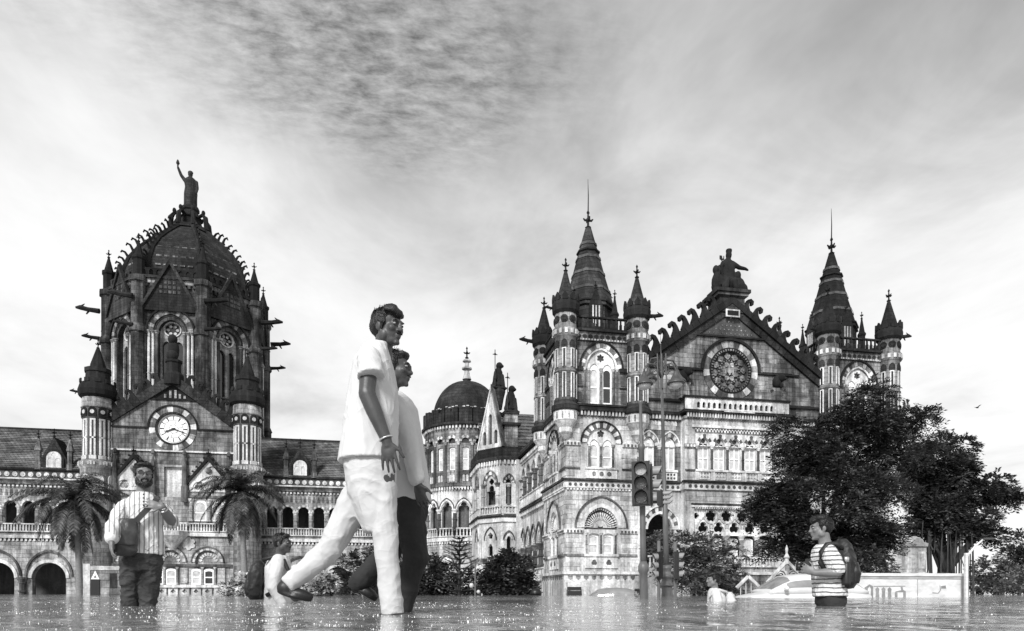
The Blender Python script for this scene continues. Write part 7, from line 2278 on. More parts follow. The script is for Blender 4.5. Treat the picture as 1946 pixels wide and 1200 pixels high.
blossom('white flowering shrub left of the moustached person', [lobe(*a) for a in ((470, 1112, 29, 26, 16), (440, 1122, 29, 22, 12), (492, 1118, 29, 20, 16))], 260, 21)
blossom('white flowering shrub under the raised rear leg of the walker', [lobe(*a) for a in ((618, 1112, 29, 22, 20), (600, 1122, 29, 22, 12))], 200, 22)
shrub('far_tree', 'distant pale tree at the far right edge', [lobe(*a) for a in ((1940, 1035, 85, 30, 26), (1925, 1060, 85, 30, 20), (1950, 1075, 85, 34, 24))], 700, .4, 'leaf_mid', 25, cat='tree', per=7, spray=.6, stem=.2)
shrub('far_shrub', 'mixed garden shrubs behind the white barrier post', [lobe(*a) for a in ((1880, 1085, 60, 34, 26), (1915, 1095, 60, 34, 22), (1860, 1110, 58, 30, 14), (1930, 1110, 58, 34, 14), (1900, 1115, 56, 40, 10))], 900, .28, 'leaf_grey', 26, per=8, spray=.45)
# tiered pine
t = 42.0
b = atT(873, 1128, t)
T = thing('tiered_pine', 'small tiered pine below the round domed tower', 'tree', (b.x, b.y, BED))
zt = atT(873, 1018, t).z
MB().tube([(b.x, b.y, BED), (b.x, b.y, zt * .5), (b.x, b.y, zt)], [.13, .08, .015], 8).build('trunk', 'bark', T, True)
rr = random.Random(31)
z = .25; i = 0
while z < zt - .1:
    f = 1 - z / zt
    Lb = .25 + 1.75 * f ** .75
    for k in range(7):
        a = 2 * PI * k / 7 + i * .4 + rr.uniform(-.15, .15)
        l = Lb * rr.uniform(.8, 1.1)
        pts = [V3(b.x, b.y, z), V3(b.x + l * .5 * math.cos(a), b.y + l * .5 * math.sin(a), z + .06 * l), V3(b.x + l * math.cos(a), b.y + l * math.sin(a), z + .24 * l)]
        q = MB()
        q.tube(pts, [.03, .022, .01], 5)
        for j in range(26):
            u = (j + 1) / 27
            c = pts[0].lerp(pts[1], u * 2) if u < .5 else pts[1].lerp(pts[2], u * 2 - 1)
            dr = V3(math.cos(a), math.sin(a), .2); sd = V3(-math.sin(a), math.cos(a), 0)
            for sg in (-1, 1):
                e = c + (sd * sg * .8 + dr * .6 + V3(0, 0, rr.uniform(-.1, .45))) * (.16 * (1 - u * .4))
                w = V3(0, 0, .022) + dr * .02
                q.add([tuple(c - w), tuple(e), tuple(c + w)], [(0, 1, 2)])
        q.build('branch', 'leaf_dark', T)
    z += .18 + .16 * f + .03; i += 1
# palms
def palm(px, pyc, t, label, seed, n=34, spread=1.0):
    rr = random.Random(seed)
    b = atT(px, 1128, t); c = atT(px - 8, pyc, t)
    T = thing('palm_tree', label, 'palm', (b.x, b.y, BED), 'royal palms before the clock front')
    q = MB(); zs = [BED + (c.z - BED) * i / 14 for i in range(15)]
    q.tube([(b.x + (c.x - b.x) * (i / 14) ** 1.5, b.y, zz) for i, zz in enumerate(zs)], [.34 - .012 * i + (.03 if i % 2 else 0) for i in range(15)], 12)
    q.build('trunk', 'palm_bark', T, True)
    MB().lathe(c.x, c.y, [(.2, c.z - 1.3), (.27, c.z - .8), (.22, c.z), (.08, c.z + .5)], 10).build('crown_shaft', 'leaf_palm', T, True)
    for i in range(n):
        az = 2 * PI * (i * .382) + rr.uniform(-.2, .2)
        el = rr.uniform(-.9, 1.3)
        Lf = rr.uniform(4.2, 5.8) * spread
        d = V3(math.cos(az), math.sin(az), 0)
        pts = []
        p = V3(c.x, c.y, c.z + .1)
        e = el; seg = 14
        for j in range(seg + 1):
            pts.append(p.copy())
            p = p + (d * math.cos(e) + V3(0, 0, math.sin(e))) * (Lf / seg)
            e -= rr.uniform(.07, .13) + .04 * (el > .6)
            e = max(e, -1.45)
        q = MB(); q.tube(pts, [.05 - .003 * j for j in range(seg + 1)], 5)
        sd = V3(-d.y, d.x, 0)
        for j in range(1, seg * 4 + 1):
            u = j / (seg * 4); m = min(seg - 1, int(u * seg)); c0 = pts[m].lerp(pts[m + 1], u * seg - m)
            dr = (pts[m + 1] - pts[m]).normalized()
            ll = .85 * (math.sin(PI * min(1, u * .85 + .12)) ** .7) * spread
            for sg in (-1, 1):
                tip = c0 + (sd * sg * .75 + dr * .55) * ll * rr.uniform(.8, 1.1) + V3(0, 0, -ll * rr.uniform(.1, .55))
                mid = c0.lerp(tip, .5) + V3(0, 0, ll * .12)
                w = dr * .05
                q.add([tuple(c0 - w * .6), tuple(c0 + w * .6), tuple(mid + w), tuple(mid - w), tuple(tip)], [(0, 1, 2, 3), (3, 2, 4)])
        q.build('frond', 'leaf_palm', T)
palm(152, 950, 68, 'palm tree on the left in front of the arcaded range', 41, 64, 1.15)
palm(466, 938, 68, 'palm tree right of the clock front', 42, 58, 1.0)
palm_s = atT(1905, 1095, 56)

# ------------------------------------------------------------------ street furniture
def lamp_post():
    t = 26.0; k = t / FPX
    b = atT(1270, 1128, t)
    T = thing('street_lamp', 'tall ornate street lamp with four bell-shaped heads', 'street lamp', (b.x, b.y, BED), rotz=-TH, local=True)
    T.rotation_euler = (0, rad(-1.5), -TH)
    h = (1128 - 668) * k - BED; wl_ = -BED
    MB().lathe(0, 0, [(0.244, 0), (0.244, wl_ - .1), (0.209, wl_ + .2), (0.197, wl_ + .38)], 14).build('base', 'pole_paint', T)
    q = MB(); q.lathe(0, 0, [(0.209, wl_ + .36), (0.267, wl_ + .40), (0.267, wl_ + .46), (0.197, wl_ + .52), (0.197, wl_ + .68), (0.255, wl_ + .72), (0.255, wl_ + .80), (0.174, wl_ + .86), (0.162, wl_ + 1.0), (0.209, wl_ + 1.05), (0.209, wl_ + 1.12), (0.116, wl_ + 1.2)], 16); q.build('base_moulding', 'pole_paint', T, True)
    MB().lathe(0, 0, [(0.110, wl_ + 1.1), (0.099, wl_ + 3.5), (0.090, wl_ + 3.52), (0.122, wl_ + 3.56), (0.122, wl_ + 3.62), (0.075, wl_ + 3.7), (0.067, wl_ + 6.7), (0.093, wl_ + 6.72), (0.093, wl_ + 6.78), (0.058, wl_ + 6.8), (0.049, wl_ + 8.9)], 14).build('pole', 'pole_paint', T, True)
    z = h - .1
    MB().lathe(0, 0, [(0.049, wl_ + 8.85), (0.070, z - .5), (0.081, z - .2), (0.029, z), (0.017, z + .3), (0.003, z + .95)], 10).build('finial', 'lamp_metal', T)
    for e in (-.16, .16, 0):
        MB().tube([(e, -.1, wl_ + 7.9), (e, -.1, wl_ + 9.2)], .028, 6).build('strut', 'lamp_metal', T)
    for (x, y, zz) in ((-.42, .35, 8.30), (-.70, -.2, 7.97), (.68, .35, 8.20), (.46, -.3, 7.95)):
        zt = wl_ + zz + .62
        arm = MB(); arm.tube([(0, 0, zt - .3), (x * .3, y * .3, zt + .2), (x * .75, y * .75, zt + .22), (x, y, zt), (x, y, zt - .2)], [.05, .045, .04, .035, .04], 8)
        sc = [(x * .35 + .14 * math.cos(a) * (1 - a / 14), y * .35, zt - .08 + .14 * math.sin(a) * (1 - a / 14)) for a in [i * .55 for i in range(18)]]
        arm.tube(sc, .022, 6)
        arm.build('arm', 'lamp_metal', T, True)
        zz = zt - .25
        hd = MB().lathe(x, y, [(0.033, zz + .16), (0.073, zz + .12), (0.086, zz + .04), (0.145, zz - .06), (0.198, zz - .16), (0.304, zz - .26), (0.330, zz - .30), (0.330, zz - .34), (0.290, zz - .34), (0.185, zz - .2)], 24).build('lamp_head', 'lamp_metal', T, True)
        MB().lathe(x, y, [(0.264, zz - .34), (0.211, zz - .44), (0.099, zz - .52), (0.013, zz - .54)], 18).build('glass_bowl', 'lamp_glass', hd, True)
lamp_post()
def signal_head(T, x, y, z, w, h, yaw, lens=('signal_lens_pale', 'signal_lens', 'signal_lens')):
    """three-light signal head with hoods; local coordinates, facing -y turned by yaw"""
    F = Fr(x, y, yaw)
    d = w * .55
    hd = MB().box(F, -w / 2, w / 2, z, z + h, -d / 2, d / 2).build('signal_head', 'signal_black', T)
    MB().panel(F, rect(-w / 2 - .03, w / 2 + .03, z - .03, z + h + .03), [rect(-w / 2 + .03, w / 2 - .03, z + .03, z + h - .03)], d / 2 - .02, .02, .02).build('back_board', 'signal_black', hd)
    r = min(w * .40, h / 3 * .42)
    for i in range(3):
        zc = z + h * (5 - 2 * i) / 6
        MB().prism(F, circle(0, zc, r, 20), d / 2 - .01, d / 2 + .015).build('lens', lens[i], hd)
        q = MB()
        n = 18
        pr = [(r * 1.08 * math.cos(a), zc + r * 1.08 * math.sin(a)) for a in [rad(-35 + 250 * j / n) for j in range(n + 1)]]
        for j in range(n):
            u0, u1 = pr[j], pr[j + 1]
            e0, e1 = .15 + .05 * (u0[1] - zc) / r, .15 + .05 * (u1[1] - zc) / r
            q.add([F.p(u0[0], u0[1], d / 2), F.p(u1[0], u1[1], d / 2), F.p(u1[0], u1[1], d / 2 + e1), F.p(u0[0], u0[1], d / 2 + e0)], [(0, 1, 2, 3)])
        q.build('hood', 'hood_grey' if abs(yaw) > .6 else 'signal_black', hd)
    return hd
def traffic_light(px, t, ytop, heads, label, r=.05, tilt=-1.0, cone=True):
    k = t / FPX
    b = atT(px, 1128, t)
    T = thing('traffic_light', label, 'traffic light', (b.x, b.y, BED), rotz=-TH, local=True, group='traffic lights')
    T.rotation_euler = (0, rad(tilt), -TH)
    w = -BED
    top = (1128 - ytop) * k + HC + w
    if cone:
        MB().lathe(0, 0, [(r * 1.9, 0), (r * 1.75, w + .35), (r * 1.7, w + .55), (r * 2.3, w + .6), (r * 2.3, w + .7), (r * 1.4, w + .8)], 16).build('pole_foot', 'pole_paint', T, True)
        MB().lathe(0, 0, [(r * 1.35, w + .75), (r * 1.25, w + 1.2), (r * 1.2, top - 1.05), (r * 1.5, top - 1.03), (r * 1.5, top - .95), (r * .75, top - .9), (r * .65, top - .08), (r * 1.0, top - .05), (r * 1.0, top)], 16).build('pole', 'pole_paint', T, True)
    else:
        MB().lathe(0, 0, [(r, 0), (r, top)], 12).build('pole', 'pole_paint', T, True)
    for (hx, hy, z0, wd, hh, yaw) in heads:
        signal_head(T, hx, hy, z0 + w, wd, hh, yaw)
        MB().tube([(0, 0, z0 + w + hh * .75), (hx, hy, z0 + w + hh * .75)], .03, 6).build('bracket', 'signal_black', T)
        MB().tube([(0, 0, z0 + w + hh * .25), (hx, hy, z0 + w + hh * .25)], .03, 6).build('bracket', 'signal_black', T)
traffic_light(1226, 14.6, 762, [(-.06, -.22, 1.98, .32, .88, rad(-14)), (.16, .02, 2.0, .26, .86, rad(78)), (.37, -.08, 1.98, .22, .3, rad(70))], 'large traffic light with three round lenses facing the camera')
traffic_light(1283, 24.0, 1030, [(.0, -.16, .62, .28, .95, rad(84))], 'smaller traffic light turned right behind the lamp post', .06, 0, False)
traffic_light(1252, 25.0, 1028, [(.0, -.16, .65, .28, .95, rad(-84))], 'smaller traffic light turned left behind the lamp post', .06, 0, False)

# cars stranded in the flood: only roofs and glass stand clear
def car(px, t, ytop, label, rotz, mat='car_white', carrier=False):
    b = atT(px, 1128, t)
    zr = HC + (1128 - ytop) * t / FPX              # roof height above the water
    g = zr - 1.46
    T = thing('car', label, 'car', (b.x, b.y, 0), rotz=rotz, local=True, group='cars standing in the flood')
    BED_POINTS.append((b.x, b.y, g))
    # body: lofted sections along x (front at -x)
    def sec(x, zb, zt, w, n=14):
        return [(x, w * math.copysign(abs(math.cos(a)) ** .5, math.cos(a)), zb + (zt - zb) * .5 + (zt - zb) * .5 * math.copysign(abs(math.sin(a)) ** .55, math.sin(a))) for a in [2 * PI * i / n for i in range(n)]]
    def loft(rows, name, m, par):
        n = len(rows[0]); vs = [p for r in rows for p in r]; fs = [(j * n + i, j * n + (i + 1) % n, (j + 1) * n + (i + 1) % n, (j + 1) * n + i) for j in range(len(rows) - 1) for i in range(n)]
        fs += [tuple(range(n - 1, -1, -1)), tuple(range((len(rows) - 1) * n, len(rows) * n))]
        return MB().add(vs, fs).build(name, m, par, True)
    bodyo = loft([sec(-1.85, g + .35, g + .72, .6), sec(-1.7, g + .22, g + .82, .76), (sec(-.95, g + .2, g + .95, .80)), sec(.0, g + .2, g + .98, .82), sec(1.2, g + .2, g + .98, .80), sec(1.75, g + .25, g + .92, .74), sec(1.86, g + .4, g + .75, .6)], 'body', mat, T)
    # cabin: one rounded shell, with the glass as parts set on it
    zb, zt = g + .93, zr
    def sec2(x, top, w, n=20):
        out = []
        for i in range(n + 1):
            a = PI * i / n
            hgt = math.sin(a) ** .55
            out.append((x, w * math.copysign(abs(math.cos(a)) ** .62, math.cos(a)) * (1 - .16 * hgt), zb + (top - zb) * hgt))
        out += [(x, -w * .9, zb - .1), (x, w * .9, zb - .1)]
        return out
    prof2 = [(-1.2, zb + .02, .72), (-1.02, zb + .16, .76), (-.8, zb + .31, .78), (-.55, zt - .07, .79), (-.2, zt - .02, .79), (.3, zt, .79), (.8, zt - .03, .78), (1.15, zt - .12, .76), (1.45, zb + .24, .73), (1.7, zb + .03, .68)]
    cab = loft([sec2(*q_) for q_ in prof2], 'cabin', mat, T)
    def surf(x, u):
        for (x0, t0, w0), (x1, t1, w1) in zip(prof2[:-1], prof2[1:]):
            if x0 <= x <= x1:
                f = (x - x0) / (x1 - x0); tp = t0 + (t1 - t0) * f; w = w0 + (w1 - w0) * f
                hgt = math.sin(u) ** .55 if 0 < u < PI else 0
                return Vector((x, w * math.copysign(abs(math.cos(u)) ** .62, math.cos(u)) * (1 - .16 * hgt), zb + (tp - zb) * hgt))
    def glass(x0, x1, u0, u1, name, nx=6, nu=5):
        vs = []
        for i in range(nx + 1):
            for j in range(nu + 1):
                p_ = surf(x0 + (x1 - x0) * i / nx, u0 + (u1 - u0) * j / nu)
                d_ = Vector((p_.x - .25, p_.y, p_.z - zb + .1)); d_.normalize()
                vs.append(tuple(p_ + d_ * .012))
        MB().add(vs, [(i * (nu + 1) + j, i * (nu + 1) + j + 1, (i + 1) * (nu + 1) + j + 1, (i + 1) * (nu + 1) + j) for i in range(nx) for j in range(nu)]).build(name, 'car_glass', T, True)
    glass(-1.12, -.6, .55, PI - .55, 'windscreen')
    glass(1.2, 1.62, .6, PI - .6, 'rear_window')
    for sg in (-1, 1):
        for (a0, a1) in ((-.72, -.02), (.06, .72), (.80, 1.22)):
            u0, u1 = (.07, .42) if sg > 0 else (PI - .42, PI - .07)
            glass(a0, a1, u0, u1, 'side_window')
        for x in (-1.2, 1.15):
            wq = MB(); wq.tube([(x, sg * .66, g + .29), (x, sg * .80, g + .29)], [.29, .29], 20); w_ = wq.build('wheel', 'tyre', T)
            wq = MB(); wq.tube([(x, sg * .80, g + .29), (x, sg * .815, g + .29)], [.17, .16], 16); wq.build('hub_cap', 'metal_pale', w_)
        MB().ellipsoid((-1.74, sg * .56, g + .68), (.1, .14, .1)).build('headlight', 'lamp_glass', T, True)
        MB().ellipsoid((-.82, sg * .88, zb + .08), (.06, .1, .07)).build('wing_mirror', mat, T, True)
    if carrier:
        q = MB()
        for y in (-.5, .5): q.tube([(-.4, y, zt + .1), (1.0, y, zt + .1)], .018, 6)
        for x in (-.4, -.05, .3, .65, 1.0): q.tube([(x, -.5, zt + .1), (x, .5, zt + .1)], .014, 6)
        for x in (-.4, 1.0):
            for y in (-.5, .5): q.tube([(x, y, zt - .05), (x, y, zt + .1)], .016, 6)
        q.build('roof_rack', 'black_iron', T)
    return T
car(1520, 20.0, 1090, 'white car with rounded roof half submerged beside the photographer', -TH + rad(4))
car(1160, 34.0, 1117, 'grey car sunk to its windows before the left corner tower', -TH + rad(-10), 'car_grey')

# dark latticed guard box by the corner of the pavilion
b = atT(1091, 1128, 46.0)
T = thing('guard_box', 'small dark tapered hut standing at the corner of the left tower', 'hut', (b.x, b.y, BED))
MB().lathe(b.x, b.y, [(.85, BED), (.62, .55)], 4, PI / 4 - TH).build('hut_wall', 'signal_black', T)
q = MB()
for z in (-.05, .28):
    MB().lathe(b.x, b.y, [(.85 - .118 * (z - BED) + .02, z), (.85 - .118 * (z + .05 - BED) + .02, z + .05)], 4, PI / 4 - TH, False).build('rail', 'stone_mid', T)
MB().lathe(b.x, b.y, [(.68, .55), (.66, .85), (.3, .9)], 4, PI / 4 - TH).build('hut_roof', 'stone_white', T)

# painted barrier wall with lettering
def barrier():
    t = 23.0; k = t / FPX
    p0 = atT(1560, 1128, t - .6); p1 = atT(1834, 1128, t + .2)
    dv = p1 - p0; ang = math.atan2(dv.y, dv.x); Lw = math.hypot(dv.x, dv.y)
    T = thing('painted_barrier', 'long white painted barrier wall with grey lettering at right', 'barrier', (p0.x, p0.y, BED))
    F = Fr(p0.x, p0.y, ang)
    h = HC + (1128 - 1090) * k
    MB().box(F, 0, Lw - .16, BED, h - .10, -.25, 0).build('panel', 'barrier_white', T)
    MB().box(F, -.02, Lw + .02, h - .10, h, -.3, .05).build('coping', 'barrier_white', T)
    MB().box(F, 0, Lw - .16, h - .19, h - .102, -.2, .02).build('frame_moulding', 'barrier_grey', T)  # darker frame line below the coping
    MB().box(F, Lw - .16, Lw, BED, h - .102, -.27, .03).build('end_post', 'barrier_grey', T)
    MB().box(F, Lw * .66, Lw * .66 + .02, .02, h - .2, -.02, .012).build('joint', 'barrier_grey', T)
    px = lambda x: (x - 1560) / (1834 - 1560) * Lw
    zz = lambda y: HC + (1128 - y) * k
    lt = []
    # grey brush letters under a head-line, as on the wall
    def stroke(poly):
        MB().prism(F, poly, -.01, .006).build('letter_stroke', 'paint_grey', T)
    y0, y1 = 1114, 1135
    stroke([(px(1641), zz(y1)), (px(1646), zz(y1)), (px(1647), zz(1119)), (px(1650), zz(1115)), (px(1650), zz(1111)), (px(1646), zz(1114)), (px(1641), zz(1117))])
    stroke([(px(1652), zz(y1)), (px(1657), zz(y1)), (px(1657), zz(1115)), (px(1650), zz(1111)), (px(1650), zz(1115)), (px(1653), zz(1119))])
    stroke([(px(1658), zz(1115.6)), (px(1718), zz(1115.2)), (px(1718), zz(1113.6)), (px(1658), zz(1114))])
    for c in (1665, 1676.5, 1688):
        stroke([(px(c - 3.8), zz(y1)), (px(c + 3.8), zz(y1)), (px(c + 2.6), zz(1128)), (px(c + 3.8), zz(1120)), (px(c), zz(1116)), (px(c - 3.8), zz(1120)), (px(c - 2.6), zz(1128))])
    stroke([(px(1698), zz(y1)), (px(1703), zz(y1)), (px(1703), zz(1126)), (px(1714), zz(1126)), (px(1714), zz(y1)), (px(1719), zz(y1)), (px(1719), zz(1124)), (px(1714), zz(1121.5)), (px(1713), zz(1116)), (px(1709), zz(1116)), (px(1710), zz(1122)), (px(1700), zz(1124)), (px(1698), zz(1127))])
    stroke([(px(1787), zz(1119)), (px(1797), zz(1119)), (px(1796), zz(1113)), (px(1787), zz(1114))])
    stroke([(px(1770), zz(1126)), (px(1781), zz(1127)), (px(1785), zz(1122)), (px(1784), zz(1113)), (px(1785.5), zz(1113)), (px(1786.5), zz(1122)), (px(1782), zz(1128.5)), (px(1770), zz(1128))])
    # white post with a sloping stay
    b = atT(1836, 1128, t - .2)
    P = thing('leaning_post', 'white post with a slanting arm at the end of the barrier', 'post', (b.x, b.y, BED), rotz=-TH, local=True)
    w = -BED
    MB().box(Fr(0, 0, 0), -.045, .045, 0, w + HC + 76 * k, -.045, .045).build('post', 'barrier_white', P)
    MB().tube([(.0, 0, w + HC + 68 * k), (.32, .05, w + HC + 88 * k), (.68, .1, w + HC + 104 * k)], [.04, .035, .03], 6).build('arm', 'barrier_white', P)
    MB().box(Fr(.6, .1, 0), 0, .34, w + HC + 102 * k, w + HC + 105 * k, -.1, .1).build('arm_plate', 'lamp_metal', P)
barrier()
# stone gate pier far right, and a pointed iron gate
def gate_pier():
    t = 46.0; k = t / FPX
    b = atT(1735, 1128, t)
    T = thing('stone_pier', 'pale panelled stone pier under the trees behind the barrier', 'pier', (b.x, b.y, BED))
    x, y = b.x, b.y
    z = lambda py: HC + (1128 - py) * k
    MB().lathe(x, y, [(.98, BED), (.98, z(1092)), (.86, z(1088))], 8, PI / 8).build('pier_base', 'stone_light', T)
    MB().lathe(x, y, [(.78, z(1089)), (.78, z(1042)), (.92, z(1040)), (.96, z(1034)), (.7, z(1032)), (.62, z(1026)), (.2, z(1020))], 8, PI / 8).build('pier_shaft', 'stone_light', T)
    for kk in range(8):
        a = kk * PI / 4
        F = Fr(x + .722 * math.cos(a), y + .722 * math.sin(a), a + PI / 2)
        if facing(x, y, (math.cos(a), math.sin(a))):
            MB().panel(F, rect(-.25, .25, z(1082), z(1050)), [rect(-.15, .15, z(1078), z(1054))], .03, .03, .03).build('panel_frame', 'stone_white', T)
    g = atT(1702, 1128, t)
    W = thing('garden_gateway', 'low stone gateway wall left of the panelled pier', 'wall', (g.x, g.y, BED))
    F = Fr(g.x, g.y, -TH)
    MB().box(F, -1.2, .7, BED, z(1088), -.4, 0).build('wall_base', 'stone_mid', W)
    MB().prism(F, [(-.15, z(1088)), (.45, z(1088)), (.45, z(1060)), (.15, z(1045)), (-.15, z(1060))], -.35, -.02).build('gable_stone', 'stone_light', W)
    MB().box(F, -.05, .35, z(1087), z(1062), -.02, .03).build('plaque', 'stone_white', W)
    MB().lathe(*F.p(-.75, 0, -.2)[:2], [(.22, z(1088)), (.22, z(1078)), (.3, z(1076)), (.1, z(1070))], 8).build('cap_stone', 'stone_light', W)
gate_pier()
def iron_gate():
    t = 27.0; k = t / FPX
    b = atT(1495, 1128, t)
    T = thing('ornate_gate', 'ornate gabled iron gate left of the half-submerged white car', 'gate', (b.x, b.y, BED), rotz=-TH, local=True)
    w = -BED
    X = lambda px: (px - 1495) * k
    Z = lambda py: w + HC + (1128 - py) * k
    F = Fr(0, 0, 0)
    for (x0, y0, x1, y1) in ((1449, 1118, 1494, 1068), (1536, 1108, 1496, 1068), (1422, 1096, 1449, 1122), (1449, 1124, 1449, 1180), (1536, 1108, 1536, 1180), (1422, 1096, 1400, 1118)):
        MB().tube([(X(x0), 0, Z(y0)), (X(x1), 0, Z(y1))], .075, 6).build('rake', 'stone_light', T)
    MB().tube([(X(1449), 0, Z(1108)), (X(1536), 0, Z(1108))], .04, 6).build('tie_bar', 'stone_grey', T)
    MB().lathe(X(1495), 0, [(.09, Z(1072)), (.07, Z(1062)), (.12, Z(1060)), (.04, Z(1052)), (.06, Z(1044)), (.01, Z(1036))], 8).build('finial', 'stone_white', T)
    for sg in (-1, 1):
        for (cx, cz, r0) in ((1495 + sg * 12, 1094, .20), (1495 + sg * 26, 1103, .13)):
            q = MB(); q.tube([(X(cx) + r0 * (1 - a / 13) * math.cos(a * sg), 0, Z(cz) + r0 * (1 - a / 13) * math.sin(a)) for a in [i * .5 for i in range(22)]], .022, 5); q.build('scroll', 'black_iron', T)
    for i in range(9):
        x = X(1456 + i * 9.5)
        MB().tube([(x, .03, 0), (x, .03, Z(1112))], .018, 5).build('bar', 'black_iron', T)
    for i in range(4):
        x = X(1408 + i * 10)
        MB().tube([(x, .03, 0), (x, .03, Z(1108))], .018, 5).build('bar', 'stone_light', T)
iron_gate()
# bollard-like dark round bin near the side wing
b = atT(1018, 1128, 42.0)
T = thing('round_bin', 'dark round-topped bin by the side wing', 'bin', (b.x, b.y, BED))
MB().lathe(b.x, b.y, [(.3, BED), (.33, .05)], 16).build('bin_body', 'signal_black', T, True)
MB().lathe(b.x, b.y, [(.37, .05), (.36, .2), (.25, .38), (.05, .45)], 16).build('bin_lid', 'signal_black', T, True)
# slim white globe lamp among the shrubs
b = atT(903, 1128, 41.0)
T = thing('globe_lamp', 'slim garden lamp post with two white globes among the shrubs', 'lamp', (b.x, b.y, BED))
z = lambda py: HC + (1128 - py) * 41 / FPX
MB().tube([(b.x, b.y, BED), (b.x, b.y, z(1070))], .05, 8).build('pole', 'pole_paint', T)
MB().ellipsoid((b.x - .22, b.y, z(1113)), (.14, .14, .16)).build('globe', 'lamp_glass', T, True)
MB().ellipsoid((b.x + .2, b.y, z(1125)), (.12, .12, .12)).build('globe', 'lamp_glass', T, True)
MB().tube([(b.x - .2, b.y, z(1118)), (b.x + .2, b.y, z(1128))], .03, 6).build('bracket', 'pole_paint', T)
# low boundary wall with a warning triangle, far left
t = 52.0; k = t / FPX
b = atT(196, 1128, t)
T = thing('boundary_wall', 'low pale boundary wall left of the bearded person', 'wall', (b.x, b.y, BED))
F = Fr(b.x, b.y, 0)
MB().box(F, -22 * k, 36 * k, BED, HC + 44 * k, -.3, 0).build('wall_face', 'stone_far', T)
MB().box(F, -24 * k, 38 * k, HC + 44 * k, HC + 52 * k, -.36, .06).build('coping', 'stone_far_white', T)
MB().box(F, -34 * k, -22 * k, BED, HC + 56 * k, -.34, .08).build('pier', 'stone_far_white', T)
MB().box(F, 12 * k, 24 * k, HC + 10 * k, HC + 38 * k, -.02, .03).build('louvre', 'stone_grey', T)
b2 = atT(181, 1128, t - 1.5)
T = thing('warning_sign', 'small triangular warning sign on a dark post by the low wall', 'sign', (b2.x, b2.y, BED))
F = Fr(b2.x, b2.y, 0)
MB().box(F, -7 * k, 7 * k, BED, HC + 26 * k, -.2, 0).build('post_box', 'signal_black', T)
MB().panel(F, [(-7 * k, HC + 26 * k), (7 * k, HC + 26 * k), (0, HC + 42 * k)], [[(-2.6 * k, HC + 28.5 * k), (2.6 * k, HC + 28.5 * k), (0, HC + 34.5 * k)]], .02, .03, .03).build('triangle', 'sash_white', T)
# bird
b = atT(1857, 775, 60)
q = MB()
q.ellipsoid((0, 0, 0), (.16, .07, .06)); q.add([(-.04, 0, .02), (.1, 0, .03), (.02, -.42, .16), (-.08, -.3, .13)], [(0, 1, 2, 3)]); q.add([(-.04, 0, .02), (.1, 0, .03), (.02, .42, .16), (-.08, .3, .13)], [(0, 1, 2, 3)]); q.add([(-.14, -.02, 0), (-.14, .02, 0), (-.28, .05, .01), (-.28, -.05, .01)], [(0, 1, 2, 3)])
o = q.build('bird', 'signal_black', None, True); o.location = b; tag(o, 'small dark bird flying above the right-hand trees', 'bird')

# ------------------------------------------------------------------ the drowned street and the flood
for (px, t, z) in ((725, 3.94, -.08), (760, 4.45, -.09)):
    p = atT(px, HY, t); BED_POINTS.append((p.x, p.y, z))
rows = []
ys = [-3 + i * .5 for i in range(40)] + [17 + i * 3 for i in range(40)]
xs = [-75 + i * 3 for i in range(22)] + [-9 + i * .5 for i in range(37)] + [9.5 + i * 3 for i in range(30)]
vs2 = [(x, y, bed_depth(x, y)) for y in ys for x in xs]
nx = len(xs)
fs2 = [(j * nx + i, j * nx + i + 1, (j + 1) * nx + i + 1, (j + 1) * nx + i) for j in range(len(ys) - 1) for i in range(nx - 1)]
o = MB().add(vs2, fs2).build('road', 'asphalt', None, True); tag(o, kind='structure')
import numpy as np
def ripple(x, y):
    rs = np.random.RandomState(5)
    h = np.zeros_like(x)
    for i in range(34):
        lam = 0.09 * (8.0 ** rs.rand())
        th = rs.normal(0.9, 0.75)
        k = 2 * np.pi / lam
        h += lam * 0.0013 * np.sin(k * (np.cos(th) * x + np.sin(th) * y) + rs.rand() * 6.28 + 1.5 * np.sin(x * 0.9 + i) + 1.2 * np.sin(y * 0.6 + 2 * i))
    gust = 0.62 + 0.38 * np.sin(x * 0.55 + 1.3 * np.sin(y * 0.21)) * np.sin(y * 0.33 + 0.7 * np.sin(x * 0.4) + 1.0)
    return h * gust
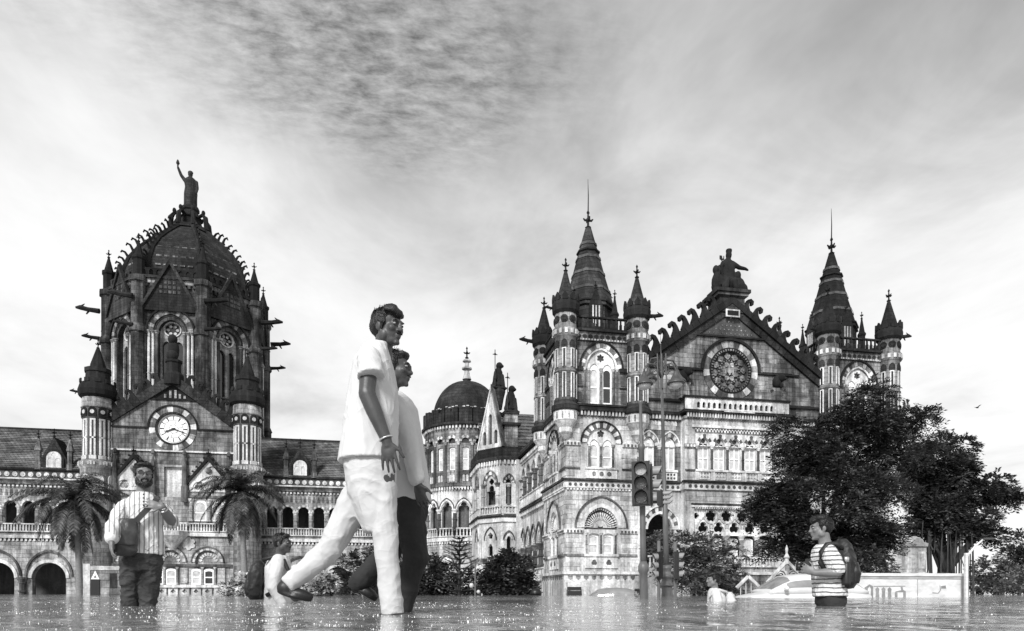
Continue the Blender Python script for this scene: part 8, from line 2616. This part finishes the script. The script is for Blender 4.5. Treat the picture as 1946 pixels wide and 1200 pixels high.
def water_patch(q, x0, x1, y0, y1, d, fade):
    nx_, ny_ = int((x1 - x0) / d) + 1, int((y1 - y0) / d) + 1
    X, Y = np.meshgrid(np.linspace(x0, x1, nx_), np.linspace(y0, y1, ny_))
    e = np.minimum.reduce([X - x0, x1 - X, Y - y0, y1 - Y])
    H = ripple(X, Y) * np.clip(e / fade, 0, 1)
    v = np.stack([X, Y, H], -1).reshape(-1, 3)
    idx = np.arange(nx_ * ny_).reshape(ny_, nx_)
    f = np.stack([idx[:-1, :-1], idx[:-1, 1:], idx[1:, 1:], idx[1:, :-1]], -1).reshape(-1, 4)
    q.add([tuple(r) for r in v.tolist()], [tuple(r) for r in f.tolist()])
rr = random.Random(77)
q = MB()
for i in range(9000):                                   # pale specks added to mimic sky glints on the ripples
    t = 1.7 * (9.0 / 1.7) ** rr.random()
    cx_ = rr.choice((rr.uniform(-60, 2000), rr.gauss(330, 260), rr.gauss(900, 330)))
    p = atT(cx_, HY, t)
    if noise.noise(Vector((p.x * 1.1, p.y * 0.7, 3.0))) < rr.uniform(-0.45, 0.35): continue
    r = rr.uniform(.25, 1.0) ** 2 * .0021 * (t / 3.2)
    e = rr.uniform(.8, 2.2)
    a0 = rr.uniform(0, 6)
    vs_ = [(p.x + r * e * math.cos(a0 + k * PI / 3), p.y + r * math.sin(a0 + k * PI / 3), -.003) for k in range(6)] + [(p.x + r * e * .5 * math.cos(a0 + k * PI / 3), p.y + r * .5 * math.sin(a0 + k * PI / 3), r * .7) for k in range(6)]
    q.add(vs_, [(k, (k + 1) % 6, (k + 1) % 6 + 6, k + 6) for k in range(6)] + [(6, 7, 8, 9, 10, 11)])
o = q.build('painted_glint_specks', 'painted_glint', None, True, kind='stuff'); tag(o, 'pale specks on the flood water painted as glints of sky', 'painted_glint', kind='stuff')
q = MB()
A = (-4.0, 6.0, 0.9, 8.0); B2 = (-12.0, 20.0, 8.0, 30.0)
water_patch(q, *A, 0.028, 0.25)
water_patch(q, *B2, 0.085, 0.5)
def flat(x0, x1, y0, y1):
    q.add([(x0, y0, 0), (x1, y0, 0), (x1, y1, 0), (x0, y1, 0)], [(0, 1, 2, 3)])
flat(-3000, 3000, -30, A[2]); flat(-3000, A[0], A[2], A[3]); flat(A[1], 3000, A[2], A[3])
flat(-3000, B2[0], B2[2], B2[3]); flat(B2[1], 3000, B2[2], B2[3]); flat(-3000, 3000, B2[3], 6000)
o = q.build('flood_water', 'flood_water', None, True); tag(o, kind='structure')
finish_remesh()
